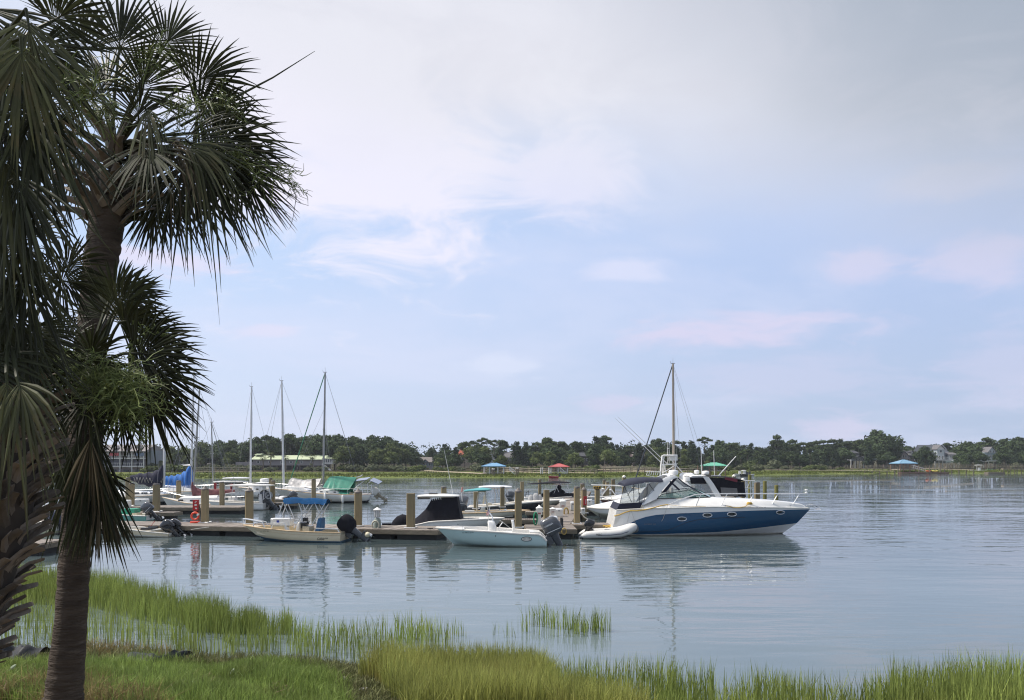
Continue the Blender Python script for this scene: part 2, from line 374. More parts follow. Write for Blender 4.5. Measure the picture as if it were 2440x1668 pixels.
M_SPART = mat('marsh_grass', (.235, .290, .078), .6, var=.30, vs=.7, island=.35, transl=.35, spec=.15, dirt=(.32, .30, .09), dirt_amt=.55, dirt_s=.5)
M_SPARTY = mat('marsh_grass_yellow', (.300, .318, .092), .6, var=.25, vs=.9, island=.35, transl=.35, spec=.15, dirt=(.36, .28, .10), dirt_amt=.55, dirt_s=.7)
M_LAWN = mat('lawn_grass', (.205, .275, .072), .55, var=.35, vs=1.0, island=.35, transl=.35, spec=.2, dirt=(.17, .17, .05), dirt_amt=.5, dirt_s=.8)
M_DRY = mat('dry_grass', (.24, .19, .085), .8, var=.25, island=.35, transl=.25, spec=.1)
M_SALT = mat('saltwort_leaves', (.16, .17, .075), .7, var=.3, island=.45, transl=.2, spec=.1, dirt=(.20, .15, .10), dirt_amt=.6, dirt_s=2)
def in_poly(pts, poly):
    x, y = pts[:, 0], pts[:, 1]; ins = np.zeros(len(pts), bool); j = len(poly)-1
    for i in range(len(poly)):
        xi, yi = poly[i]; xj, yj = poly[j]
        c = ((yi > y) != (yj > y)) & (x < (xj-xi)*(y-yi)/(yj-yi+1e-9)+xi); ins ^= c; j = i
    return ins
def zone(poly_px, n_, zfun=None, clump=None, thr=.5, iters=30):
    """n_ ground points inside a patch whose outline on the ground is given by photo pixels"""
    W = []
    for (px, py) in poly_px:
        g = G(px, py)
        for _ in range(6):
            z = float(ground_z(g.x, g.y)); g = G(px, py, max(z, 0))
        W.append((g.x, g.y))
    W_ = np.array(W); lo, hi = W_.min(0), W_.max(0); out = []
    tot = 0
    for _ in range(iters):
        p = RNG.uniform(lo, hi, (n_*2, 2)); p = p[in_poly(p, W)]
        if clump:
            v = np.array([mnoise.noise((a*clump, b*clump, 1.7)) for a, b in p])*.5+.5
            p = p[v > thr+RNG.uniform(-.06, .06, len(p))]
        out.append(p); tot += len(p)
        if tot >= n_: break
    p = np.concatenate(out)[:n_]
    z = ground_z(p[:, 0], p[:, 1]); return np.column_stack([p, z])
# marsh grass stands with their feet in the water
ps = [zone([(-300, 1378), (60, 1382), (240, 1400), (350, 1422), (430, 1448), (490, 1472), (535, 1494), (430, 1494), (320, 1478), (210, 1446), (60, 1440), (-300, 1438)], 12500),
      zone([(-300, 1440), (60, 1440), (200, 1446), (310, 1478), (430, 1494), (470, 1562), (250, 1552), (0, 1550), (-300, 1550)], 1700),
      zone([(430, 1476), (560, 1482), (640, 1490), (700, 1498), (690, 1513), (560, 1512), (450, 1508)], 2000, clump=1.7, thr=.44),
      zone([(400, 1500), (700, 1510), (1000, 1520), (1080, 1545), (900, 1580), (740, 1580), (600, 1570), (420, 1562)], 1100, clump=1.1, thr=.42),
      zone([(690, 1490), (900, 1500), (1050, 1500), (1230, 1500), (1230, 1520), (1000, 1530), (690, 1512)], 300, clump=1.6, thr=.50),
      zone([(1210, 1488), (1300, 1480), (1400, 1490), (1470, 1500), (1450, 1518), (1330, 1520), (1220, 1512)], 320, clump=2.2, thr=.50),
      zone([(1300, 1615), (1450, 1645), (1620, 1665), (1660, 1725), (1300, 1725)], 850, clump=1.5, thr=.42),
      zone([(1560, 1660), (1700, 1664), (1720, 1730), (1560, 1730)], 600, clump=1.5, thr=.36),
      zone([(1700, 1700), (1850, 1672), (2000, 1664), (2160, 1660), (2180, 1740), (1700, 1745)], 1500, clump=1.4, thr=.40),
      zone([(2120, 1665), (2250, 1640), (2440, 1640), (2800, 1640), (2800, 1745), (2120, 1745)], 4300),
      zone([(1240, 1570), (1420, 1590), (2000, 1640), (1980, 1675), (1400, 1645)], 320, clump=1.3, thr=.46)]
hh = []
for i, p in enumerate(ps): hh.append(np.full(len(p), [.95, .85, .78, .78, .62, .72, .74, .80, .82, 1.05, .6][i])*(.82+.36*np.array([mnoise.noise((a*.6, b*.6, 4)) for a, b, c in p]).clip(-.5, .5)))
allp = np.concatenate(ps); allp[:, 2] = np.clip(allp[:, 2], -.14, .02)-.03
blades('marsh_grass', allp, np.concatenate(hh)+(-allp[:, 2]).clip(0, .5)*.5, .22, .017, .16, M_SPART, kind='stuff')
ps = [zone([(850, 1628), (940, 1602), (1020, 1578), (1130, 1560), (1290, 1565), (1330, 1620), (1330, 1720), (980, 1720), (900, 1640)], 15000),
      zone([(1320, 1640), (1500, 1680), (1560, 1740), (1320, 1740)], 2500)]
yp = np.concatenate(ps); hy = .62+.25*np.array([mnoise.noise((a*.7, b*.7, 9)) for a, b, c in yp])
blades('yellow_marsh_grass', yp-np.array([0, 0, .03]), hy, .28, .014, .24, M_SPARTY, kind='stuff')
# lawn and weeds on the bank
lp = np.concatenate([zone([(-200, 1585), (120, 1582), (300, 1586), (460, 1584), (640, 1584), (760, 1596), (830, 1640), (860, 1740), (560, 1740), (180, 1690), (-200, 1640)], 30000),
                     zone([(120, 1600), (520, 1590), (760, 1600), (830, 1740), (180, 1720)], 12000, clump=1.2, thr=.5)])
hl = .21+.15*np.array([mnoise.noise((a*.8, b*.8, 2)) for a, b, c in lp])
blades('lawn_grass', lp-np.array([0, 0, .01]), hl, .45, .013, .42, M_LAWN, kind='stuff')
wp = np.concatenate([zone([(-200, 1550), (250, 1555), (500, 1567), (640, 1575), (560, 1592), (300, 1592), (-200, 1588)], 4500, clump=1.1, thr=.42), zone([(560, 1572), (760, 1584), (900, 1608), (820, 1622), (640, 1592)], 3000)])
blades('shore_weeds', wp-np.array([0, 0, .01]), .20, .6, .016, .55, M_SALT, kind='stuff')
dp = np.concatenate([zone([(150, 1545), (260, 1548), (380, 1558), (420, 1568), (260, 1566), (130, 1560)], 900, clump=1.3, thr=.45), zone([(-200, 1640), (120, 1640), (300, 1660), (420, 1720), (-200, 1720)], 3500, clump=1.5, thr=.45)])
blades('dry_grass', dp-np.array([0, 0, .01]), .30, .6, .011, .75, M_DRY, kind='stuff')
sp_ = zone([(770, 1595), (930, 1590), (1000, 1640), (1020, 1730), (860, 1730), (800, 1640)], 9000)
blades('saltwort', sp_-np.array([0, 0, .01]), .17, .6, .022, .6, M_SALT, kind='stuff')
# far marsh edge: tufts along the opposite shore so its edge is not a line
fx = RNG.uniform(-200, 260, 26000); fy = far_y(fx)+np.abs(RNG.normal(0, 9, len(fx))); fz = ground_z(fx, fy)
M_FARG = mat('far_marsh_grass', (.135, .160, .040), .8, var=.25, vs=.08, island=.25, transl=.3, spec=.05, dirt=(.18, .16, .06), dirt_amt=.6, dirt_s=.05)
blades('far_marsh_grass', np.column_stack([fx, fy, fz-.05]), .40, .4, .34, .2, M_FARG, kind='stuff')
# ================================================================ floating docks and pilings
DZ = .54
def dock(label, X0, X1, Y0, Y1, ang=0., along='x', px_part=True, plank_w=.14, z=DZ, group='floating docks'):
    """deck boards laid across, edge boards, black floats; built round its own middle"""
    cx, cy = (X0+X1)/2, (Y0+Y1)/2; L, W = X1-X0, Y1-Y0
    root = empty('floating_dock', (cx, cy, 0), label, 'dock', group, R(ang))
    m = MB(); n = int((L if along == 'x' else W)/plank_w)
    for i in range(n):
        t = (i+.5)*plank_w-(L if along == 'x' else W)/2; dz_ = random.uniform(-.004, .004)
        if along == 'x': m.box((t, 0, z-.02+dz_), (plank_w-.012, W, .04))
        else: m.box((0, t, z-.02+dz_), (L, plank_w-.012, .04))
    m.build('deck_boards', M_WOOD_D, root, smooth=False, fix=False, kind='stuff')
    for sg in (1, -1):
        MB().box((0, sg*(W/2+.022), z-.14), (L+.09, .05, .22)).build('edge_board', M_WOOD_E, root, smooth=False)
        MB().box((sg*(L/2+.022), 0, z-.14), (.05, W-.01, .22)).build('edge_board', M_WOOD_E, root, smooth=False)
    nf = max(1, int((L if along == 'x' else W)/2.4))
    for i in range(nf):
        t = (i+.5)/nf-.5
        if along == 'x': MB().box((t*L, 0, .02), (L/nf*.86, W*.80, .50)).build('float', M_FLOAT, root, smooth=False)
        else: MB().box((0, t*W, .02), (L*.80, W/nf*.86, .50)).build('float', M_FLOAT, root, smooth=False)
    return root
def gx(px, Y): return (px-CX)*Y/F
dock('long floating dock nearest the camera, behind the cream skiff', -36.15, -3.35, 45.13-1.3+1.35, 45.13+1.3+1.35, -11.2)
dock('wide dock head in front of the white power pedestals', .75, 3.45, 42.7, 45.9, 0, 'y')
dock('long walkway running back from the dock head between the boats', 4.35, 6.40, 45.96, 96, -7, 'y')
dock('short finger dock behind the inflatable dinghy', 3.5, 8.6, 45.6, 47.2, 0)
dock('short finger dock beside the beige boat with the teal top', -1.4, 1.75, 49.6, 50.6, 0)
dock('short finger dock beside the dark hulled boat', 1.0, 2.65, 57.2, 58.2, 0)
dock('short finger dock left of the walkway behind the grey covered boat', 2.9, 4.6, 64.2, 65.2, 0)
dock('finger dock right of the walkway under the bow of the white cruiser', 5.3, 13, 61.0, 62.2, 0)
dock('floating dock under the sailboat with the maroon sail cover', gx(150, 63), gx(577, 63), 62.6, 65.6, 0)
dock('short weathered finger dock behind the two black motors', gx(300, 57), gx(424, 57), 56.4, 57.7, 0)
dock('small floating dock behind the blue bimini top', gx(560, 70), gx(711, 70), 69.2, 70.6, 0)
dock('thin dock end in front of the hull of the green tarp sailboat', gx(650, 75.5), gx(785, 75.5), 75.2, 76.2, 0)
dock('brown dock corner at the water in the lower left behind the palm trunk', gx(-420, 36), gx(126, 36), 35.2, 37.4, -1.5)

def piling(px, topy, depth, label, wd=.40, cap='flat', round_=False, grp='dock pilings', mat_=None, tilt=0):
    X = gx(px, depth); zt = HC-(topy-HY)*depth/F
    root = empty('piling', (X, depth, 0), label, 'piling', grp, R(random.uniform(-8, 8)))
    m = MB(); h = wd/2
    if round_: m.lathe([(h, -1.5), (h, 0), (h*.97, zt-.02), (h*.8, zt)], n=14)
    else:
        def sq(s_, z_): c_ = s_*.25; return [Vector((x, y, z_)) for x, y in ((-s_, -s_+c_), (-s_+c_, -s_), (s_-c_, -s_), (s_, -s_+c_), (s_, s_-c_), (s_-c_, s_), (-s_+c_, s_), (-s_, s_-c_))]
        m.loft([sq(h, -1.5), sq(h, 0), sq(h*.98, zt-.06)])
    m.build('shaft', mat_ or M_PILE, root, ang=30)
    if cap == 'cone': MB().lathe([(h*1.12, zt-.10), (h*1.14, zt-.03), (h*.1, zt+.16)], n=12).build('cap', M_PILECAP, root, ang=30)
    elif cap == 'flat': MB().lathe([(h*1.05, zt-.12), (h*1.06, zt-.01), (h*.96, zt+.02)], n=12).build('cap', M_PILECAP, root, ang=30)
    elif cap == 'white': MB().lathe([(h*1.1, zt-.16), (h*1.12, zt-.02), (h*.5, zt+.10), (h*.05, zt+.12)], n=14).build('cap', M_WHITE2, root, ang=50)
    if depth < 66:       # galvanised hoop that holds the dock to the piling
        m = MB(); q_ = h+.09; m.tube([(-q_, -q_, DZ+.04), (q_, -q_, DZ+.04), (q_, q_, DZ+.04), (-q_, q_, DZ+.04)], .03, 6, closed=True); m.build('guide_hoop', M_ALU, root)
    return root
for a in [(488.5, 1164, 47.0, 'piling beside the orange lifebuoy stand', .37, 'cone'), (373, 1153, 57.2, 'piling behind the grey outboard of the turquoise skiff', .42, 'flat'),
          (314, 1151, 64.8, 'piling left of the white dock boxes, right of a close pair', .36, 'flat'), (305, 1138, 76, 'piling at the end of the navy sail cover, left of a close pair', .36, 'flat'),
          (426, 1145, 72, 'piling below the bright blue sail cover', .36, 'flat'), (529, 1148, 66.2, 'piling right of the maroon sail cover', .34, 'flat'),
          (594, 1168, 46.0, 'yellowish piling behind the bow of the cream skiff', .42, 'cone'), (650.5, 1145, 69.9, 'piling left of the blue bimini top', .34, 'flat'),
          (645, 1139, 84, 'far piling just behind the one left of the blue bimini', .34, 'flat'), (747.5, 1141, 75.7, 'piling in front of the white wrinkled tarp', .35, 'flat'),
          (853.5, 1171, 44.6, 'piling behind the black covered outboard', .40, 'cone'), (979, 1173, 43.3, 'square cut piling in front of the black boat cover', .42, 'none'),
          (1057.5, 1160, 62, 'piling seen above the roof of the black covered boat', .42, 'flat'), (1134, 1170, 60.5, 'piling behind the legs of the teal top', .36, 'none'),
          (1235, 1169, 43.6, 'pointed piling right of the seafoam boat console', .38, 'cone'), (1302, 1165, 48.2, 'square cut piling behind the white power pedestals', .34, 'none'),
          (1374.5, 1160, 46.2, 'tall piling standing at the corner of the wide dock', .34, 'flat'), (1244, 1146, 67, 'slim piling behind the dark hulled boat', .30, 'none'),
          (1286, 1142, 92, 'thin far piling under the black bimini top', .34, 'flat'), (1388, 1152, 64, 'piling behind the red extinguisher cabinet', .34, 'flat'),
          (1391.5, 1165, 55.5, 'piling holding the red extinguisher cabinet', .34, 'cone'), (1197, 1160, 62.5, 'piling seen through the legs of the white top', .34, 'flat'),
          (1440, 1143, 88, 'left one of the far pilings beyond the white cruiser', .34, 'flat'), (1447, 1148, 78, 'middle one of the far pilings beyond the white cruiser', .36, 'flat'),
          (1461, 1142, 80, 'right one of the far pilings beyond the white cruiser', .38, 'flat'), (1423, 1158, 70, 'piling behind the gold fishing reels', .40, 'none'),
          (1487, 1135, 84, 'white capped piling above the camper canvas', .36, 'white'), (1749, 1133, 84, 'white capped piling above the maroon canvas', .36, 'white'),
          (1770, 1142, 78, 'white capped piling at the end of the black canvas', .36, 'white'), (1804, 1149, 66, 'grey flat capped piling behind the bow rail', .40, 'flat')]:
    piling(a[0], a[1], a[2], a[3], a[4], a[5])
M_GREENPILE = mat('treated_round_piling', (.18, .165, .045), .85, var=.2, vs=3, bump=.4, bs=30, dirt=(.09, .08, .03), dirt_amt=.5)
for px, ty, dd, lb in ((1786.5, 1131, 74, 'tall green round piling behind the bow rail'), (1822.5, 1146, 72, 'green round piling right of the grey one'), (1850, 1156, 68, 'shortest green round piling near the bow')):
    piling(px, ty, dd, lb, .34, 'none', True, 'round pilings behind the bow rail', M_GREENPILE)
# small boom with a rail between the last pilings
m = MB(); D_ = 72
for y_ in (1145, 1163): m.tube([P(1762, y_, D_), P(1798, y_, D_)], .035, 6)
m.tube([P(1780, 1163, D_), P(1789, 1145, D_)], .03, 6); m.tube([P(1788, 1145, D_), P(1788, 1240, D_)], .03, 6)
m.build('pulpit_rail', M_WHITE, None, 'white metal rails of a boat end beside the green pilings', cat='rail')

# ---------------------------------------------------------------- dock furniture
def pedestal(px, ybot, ytop, depth, label, wd=.30, hose=None, grp='white power pedestals'):
    X = gx(px, depth); z0 = HC-(ybot-HY)*depth/F; z1 = HC-(ytop-HY)*depth/F; H_ = z1-z0
    root = empty('power_pedestal', (X, depth, z0), label, 'power pedestal', grp)
    MB().box((0, 0, H_*.26), (wd*.62, wd*.62, H_*.52)).build('post', M_WHITE, root)
    m = MB(); m.box((0, 0, H_*.67), (wd, wd, H_*.30)); m.build('outlet_box', M_WHITE2, root)
    m = MB()
    for i in range(4): m.box((-wd*.36+i*wd*.24, -wd*.5-.008, H_*.70), (wd*.12, .016, H_*.16))
    MB().box((0, -wd*.5-.012, H_*.60), (wd*.5, .024, H_*.05)).build('socket_cover', mat('red_brown_plastic', (.30, .07, .05), .5), root)
    MB().lathe([(wd*.62, H_*.82), (wd*.64, H_*.86), (wd*.22, H_*.94), (wd*.14, H_*.97), (wd*.05, H_)], n=12).build('lamp_cap', M_WHITE, root, ang=50)
    return root
pedestal(1285, 1252, 1203, 45.4, 'white power pedestal with a green hose, left one on the dock head', .32)
pedestal(1317, 1236, 1208, 50, 'short white power pedestal right of the square cut piling', .36)
pedestal(1341, 1231, 1188, 55, 'tall white power pedestal with a yellow hose coil', .42)
pedestal(1386, 1214, 1187, 57, 'white power pedestal left of the red extinguisher cabinet', .32)
pedestal(1436.5, 1178, 1163, 78, 'small far white pedestal, left of two beyond the white cruiser', .36)
pedestal(1455, 1178, 1165, 80, 'small far white pedestal, right of two beyond the white cruiser', .36)
def hose(c, r, n, mat_, label, ry=1.3, cat='hose', rr=.022):
    m = MB()
    for k in range(n):
        dr = random.uniform(-.03, .03)
        m.tube([c+Vector(((r+dr)*math.cos(a)+random.uniform(-.008, .008), -.03*k, (r*ry+dr)*math.sin(a))) for a in np.linspace(0, 6.283, 20)[:-1]], rr, 6, closed=True)
    return m.build('hose_coil', mat_, None, label, cat=cat)
M_HOSEG = mat('green_hose', (.012, .20, .10), .5, var=.1); M_HOSEY = mat('yellow_hose', (.42, .28, .06), .6, var=.1); M_HOSEW = mat('pale_hose', (.56, .53, .42), .6, var=.1)
hose(P(1276, 1236, 45.2), .10, 5, M_HOSEG, 'green garden hose looped beside the left power pedestal', 3.6)
hose(P(1349, 1220, 54.7), .15, 5, M_HOSEY, 'yellow hose coil hanging on the tall power pedestal', 1.9)
# lamp pedestal with a coiled pale hose
D_ = 43.6; root = empty('lamp_pedestal', P(899, 1261, D_), 'rounded dock pedestal with a white lantern top right of the black motor', 'power pedestal')
m = MB(); m.lathe([(.20, 0), (.21, .25), (.19, .5), (.12, .62), (.05, .64)], n=16); m.build('base', mat('pedestal_grey_green', (.22, .26, .23), .5, var=.1), root)
m = MB(); m.lathe([(.13, .66), (.16, .70), (.165, 1.02), (.14, 1.04)], n=8); m.build('lantern', glass('lantern_glass', (.6, .6, .6), .6, .2), root, ang=20)
for k in range(8):
    a = k*math.pi/4; MB().bar((.165*math.cos(a), .165*math.sin(a), .68), (.165*math.cos(a), .165*math.sin(a), 1.03), .022).build('lantern_bar', M_WHITE, root)
MB().lathe([(.22, 1.03), (.23, 1.07), (.08, 1.16), (.03, 1.20)], n=14).build('lamp_cap', M_WHITE, root, ang=50)
hose(P(895, 1251, D_-.28), .19, 5, M_HOSEW, 'pale coiled hose hanging on the lantern pedestal', 1.2)
def dock_box(px0, px1, ytop, ybot, depth, label, dep=.6):
    A, B_ = P(px0, ybot, depth), P(px1, ytop, depth); w_ = B_.x-A.x; h_ = B_.z-A.z
    root = empty('dock_box', ((A.x+B_.x)/2, depth, A.z), label, 'dock box', 'white dock boxes')
    MB().box((0, 0, h_*.39), (w_*.94, dep*.94, h_*.78)).build('bin', M_WHITE2, root)
    m = MB(); m.loft([[Vector((p[0]*s_, p[1]*s_, z_)) for p in rrect(w_, dep, n=20, e=7)] for s_, z_ in ((1, h_*.78), (1.02, h_*.80), (1.0, h_*.90), (.86, h_))]); m.build('lid', M_WHITE, root, ang=30)
    MB().box((0, -dep*.5-.01, h_*.74), (.10, .03, .05)).build('latch', M_BLACK, root)
    return root
dock_box(324, 353, 1188, 1206, 62.4, 'white dock box left of the piling on the sailboat dock')
dock_box(283, 310, 1191, 1208, 62.8, 'white dock box half hidden behind the palm fronds', .6)
dock_box(1322, 1341, 1211, 1232, 52.5, 'white dock box behind the short pedestal on the walkway')
dock_box(1307, 1329, 1230, 1263, 44.4, 'tall white cleaning station on the dock head behind the grey outboard', .7)
dock_box(1359, 1370, 1195, 1217, 55.6, 'narrow white dock box left of the corner piling', .5)
dock_box(1398, 1411, 1189, 1210, 60.5, 'white dock box right of the red extinguisher cabinet', .5)
dock_box(1384, 1394, 1210, 1226, 51.5, 'small white dock box below the red extinguisher cabinet', .45)
m = MB(); m.tube([P(1338, 1274, 43.0), P(1338, 1233, 43.0)], .075, 8); m.tube([P(1341, 1270, 43.0), P(1341, 1237, 43.0)], .03, 6)
m.build('fender_post', M_BLACK, None, 'black rubber post standing at the front of the dock head', cat='post')
hose(P(1344, 1266, 42.5), .12, 3, M_HOSEY, 'yellow line hanging in a loop by the black post', 1.4, cat='rope')
# extinguisher cabinets and the lifebuoy station
root = empty('extinguisher_cabinet', P(1394.5, 1204, 55.0), 'narrow red extinguisher cabinet on a piling beside the walkway', 'fire cabinet')
MB().box((0, 0, .31), (.22, .16, .62)).build('cabinet', M_RED, root); m = MB(); m.box((.02, -.085, .26), (.07, .012, .3)); m.build('label', mat('pale_red_label', (.55, .30, .30), .5), root)
D_ = 47.0; root = empty('lifebuoy_stand', P(465, 1246, D_), 'red lifebuoy stand with a cabinet on top on the near dock', 'lifebuoy stand')
Lz = lambda y: (1246-y)*D_/F; Lx = lambda x: (x-465)*D_/F
MB().box((Lx(473), .1, Lz(1225)), (.09, .09, Lz(1204))).build('post', M_WOOD_E, root)
MB().box((Lx(467), 0, (Lz(1216)+Lz(1191))/2), (.31, .2, Lz(1191)-Lz(1216))).build('cabinet', M_RED, root)
MB().box((Lx(468), -.11, Lz(1203)), (.13, .02, .10)).build('sign', M_WHITE2, root); MB().box((Lx(468), -.11, Lz(1196)), (.12, .02, .05), Euler((0, R(-25), 0)).to_matrix()).build('sign', M_WHITE2, root); MB().box((Lx(469), -.11, Lz(1211)), (.09, .02, .08), Euler((0, R(30), 0)).to_matrix()).build('sign', M_WHITE2, root)
m = MB(); m.loft([[Vector((p[0], p[1], z_)) for p in rrect(.56, .36, n=16, e=3)] for z_ in (0, .05, .09)]); m.build('base', M_ORANGE, root)
m = MB(); c_ = P(464.5, 1229.5, D_-.22); m.tube([c_+Vector((.205*math.cos(a), .03*math.sin(a), .205*math.sin(a))) for a in np.linspace(0, 6.283, 28)[:-1]], .055, 10, closed=True)
lb = m.build('lifebuoy', M_ORANGE, None, 'orange ring lifebuoy hanging on the red stand', cat='lifebuoy')
m = MB(); p_ = c_+Vector((.19, -.03, .08)); m.box(p_, (.10, .12, .12), Euler((0, R(25), 0)).to_matrix()); m.build('band', M_WHITE, lb)
# coiled hose pile and mooring lines on the dock
m = MB()
for k in range(4): m.tube([P(1452-k*5, 1262-k*3, 45.4)+Vector((.0, 0, 0)), P(1462-k*3, 1252, 45.6), P(1476, 1240-k*2, 46)], .03, 6)
m.build('mooring_rope', M_ROPE, None, 'tangle of yellow lines behind the outboard of the inflatable', cat='rope')
for pts, mt, lb, r_ in (([(1190, 1240), (1200, 1246), (1212, 1256), (1222, 1262)], M_ROPEW, 'white line from the finger dock down to the seafoam boat', .022),
                    ([(1384, 1222), (1392, 1232), (1402, 1238), (1408, 1242)], M_ROPEW, 'white line lying across the dock by the corner piling', .035),
                    ([(455, 1262), (475, 1259), (498, 1256)], M_ROPEW, 'thin white line from the twin motor skiff to the dock', .016)):
    MB().tube([P(x, y, 46.2 if x > 1300 else 43.5) for x, y in pts], r_, 6).build('mooring_rope', mt, None, lb, cat='rope')
m = MB(); m.box(P(1025, 1263.5, 42.6)+Vector((0, 0, .10)), (.30, .05, .05)); m.box(P(1025, 1263.5, 42.6)+Vector((0, 0, .05)), (.10, .06, .10)); m.build('dock_cleat', M_BLACK, None, 'dark iron cleat on the end of the near dock', cat='cleat')
# ================================================================ boat building kit
class Boat:
    """root Empty at the stern on the waterline; at(px, py, n) gives the local point that the photo shows at a pixel, n metres nearer than the centre line"""
    def __init__(s, name, label, cat, px, wl, nh, bow, group=None, dY=0):
        Yn = F*HC/(wl-HY)+dY; s.Yc = Yn+nh; s.bow = bow; s.px0 = px; s.wl = wl
        s.o = Vector(((px-CX)*s.Yc/F, s.Yc, 0)); s.sg = 1 if bow == 'r' else -1
        s.root = empty(name, s.o, label, cat, group, 0 if bow == 'r' else math.pi)
        s.ppm = F/Yn
    def at(s, px, py, n=0.):
        w = P(px, py, s.Yc-n)-s.o
        return Vector((w.x*s.sg, w.y*s.sg, w.z))
    def ny(s, n): return -n*s.sg     # local y of something n metres toward the camera
    def yaw(s, deg): s.root.rotation_euler.z += R(deg)

def hull(b, rows, mats, beam, keel=.35, p0=6., p1=1.25, fwd=.45, stern=.92, q=2.3, N=26, sub=3, name='hull', flare=0.):
    nr = len(rows)
    def hb(t):
        a = beam/2*(stern+(1-stern)*math.sin(min(t/fwd, 1)*math.pi/2))
        return a*(1-max(0, (t-fwd)/(1-fwd))**q)
    pe = lambda t: lerp(p0, p1, t**1.4)
    R_ = []                                   # R_[i][k] = (x, y, z) on the near side
    for i, row in enumerate(rows):
        pts = sorted(row, key=lambda p: p[0]*b.sg); xa = np.array([p[0]*b.sg for p in pts]); ya = [p[1] for p in pts]
        L = []
        for k in range(N+1):
            t = 1-(1-k/N)**1.25
            px = lerp(xa[0], xa[-1], t); py = float(np.interp(px, xa, ya)); px *= b.sg
            y = hb(t)
            for _ in range(4):
                v = b.at(px, py, y)
                if i == 0: y = hb(t)
                else:
                    zs = R_[0][k][2]; w = min(1, max(0, (zs-v.z)/(zs+keel))); y = hb(t)*(1-w**pe(t))*(1-flare*t*w)
            L.append((v.x, y, v.z, t))
        R_.append(L)
    kl = []
    for k in range(N+1):
        x, y, z, t = R_[-1][k]; kl.append((x-.0*t, 0, min(z, -keel*(1-.0*t)) if k < N else R_[-1][k][2]-.01, t))
    R_.append(kl)
    m = MB(); full = []
    for i in range(nr):
        for j in range(sub):
            f = j/sub; row = []
            for k in range(N+1):
                a, c = R_[i][k], R_[i+1][k]; x, z = lerp(a[0], c[0], f), lerp(a[2], c[2], f); zs = R_[0][k][2]; t = a[3]
                w = min(1, max(0, (zs-z)/(zs+keel))); y = a[1] if j == 0 else hb(t)*(1-w**pe(t))*(1-flare*t*w)
                row.append((x, y, z))
            full.append((row, i))
    full.append(([(x, 0, z) for x, y, z, t in R_[-1]], nr-1))
    for sgn in (1, -1):
        o = len(m.v); n_ = N+1
        vs = [(x, y*sgn, z) for row, i in full for x, y, z in row]
        for r in range(len(full)-1):
            m.add([], []) if False else None
        m.v += vs
        for r in range(len(full)-1):
            for k in range(N):
                f = (o+r*n_+k, o+r*n_+k+1, o+(r+1)*n_+k+1, o+(r+1)*n_+k)
                m.f.append(f); m.mi.append(full[r][1])
    n_ = N+1; half = len(full)*n_
    for r in range(len(full)-1):
        m.f.append((r*n_, (r+1)*n_, half+(r+1)*n_, half+r*n_)); m.mi.append(full[r][1])
    ob = m.build(name, mats, b.root, ang=40)
    S = [(x, y, z) for x, y, z, t in R_[0]]
    def surf(px, py, off=.006):
        y = beam/2
        for _ in range(6):
            v = b.at(px, py, y); fx = [r[0] for r in R_[0]]; lx = [r[0] for r in R_[-2]]
            zs0 = R_[0][N][2]; fr = min(1, max(0, (R_[0][N//2][2]-v.z)/max(.05, R_[0][N//2][2])))
            x0 = lerp(fx[0], lx[0], fr); x1 = lerp(fx[-1], lx[-1], fr)
            t = min(1, max(0, (v.x-x0)/(x1-x0))); zs = float(np.interp(v.x, fx, [r[2] for r in R_[0]]))
            w = min(1, max(0, (zs-v.z)/(zs+keel))); y = hb(t)*(1-w**pe(t))*(1-flare*t*w)
        v = b.at(px, py, y+off); return v
    return S, surf, ob

def deck_open(b, S, inset=.16, depth=.45, ft=.72, mat_=None, camber=.05, crown=True, floor=None):
    """gunwale, inner liner, sole and foredeck"""
    m = MB(); n = len(S); kf = int(ft*(n-1))
    for k in range(n-1):
        for sg in (1, -1):
            a, c = S[k], S[k+1]
            ia = max(0, a[1]-inset) if k < n-1 else 0; ic = max(0, c[1]-inset)
            A, C = Vector((a[0], a[1]*sg, a[2])), Vector((c[0], c[1]*sg, c[2]))
            Ai, Ci = Vector((a[0], ia*sg, a[2]+.01)), Vector((c[0], ic*sg, c[2]+.01))
            m.add([A, C, Ci, Ai], [(0, 1, 2, 3)])
            if k < kf:
                Ab, Cb = Ai-Vector((0, 0, depth)), Ci-Vector((0, 0, depth)); m.add([Ai, Ci, Cb, Ab], [(0, 1, 2, 3)])
                if sg == 1: m.add([Ab, Cb, (Cb.x, -Cb.y, Cb.z), (Ab.x, -Ab.y, Ab.z)], [(0, 1, 2, 3)])
            elif sg == 1:
                Am, Cm = Vector((a[0], 0, a[2]+camber*ia)), Vector((c[0], 0, c[2]+camber*ic))
                for s2 in (1, -1):
                    m.add([(Ai.x, Ai.y*s2, Ai.z), (Ci.x, Ci.y*s2, Ci.z), Cm, Am], [(0, 1, 2, 3)])
            if k == kf and sg == 1:
                m.add([Ai, (Ai.x, -Ai.y, Ai.z), (Ai.x, -Ai.y, Ai.z-depth), Ai-Vector((0, 0, depth))], [(0, 1, 2, 3)])
    a = S[0]; w = a[1]-inset      # transom top and inner face
    m.box((a[0]+.06, 0, a[2]-depth/2+.0), (.12, 2*w-.004, depth))
    return m.build('deck', mat_, b.root, ang=30)

def rub_rail(b, S, mat_, r=.03, name='rub_rail', dz=0):
    pts = [Vector((x, -y, z+dz)) for x, y, z in S]+[Vector((x, y, z+dz)) for x, y, z in reversed(S[:-1])]
    return MB().tube(pts, r, 6).build(name, mat_, b.root)

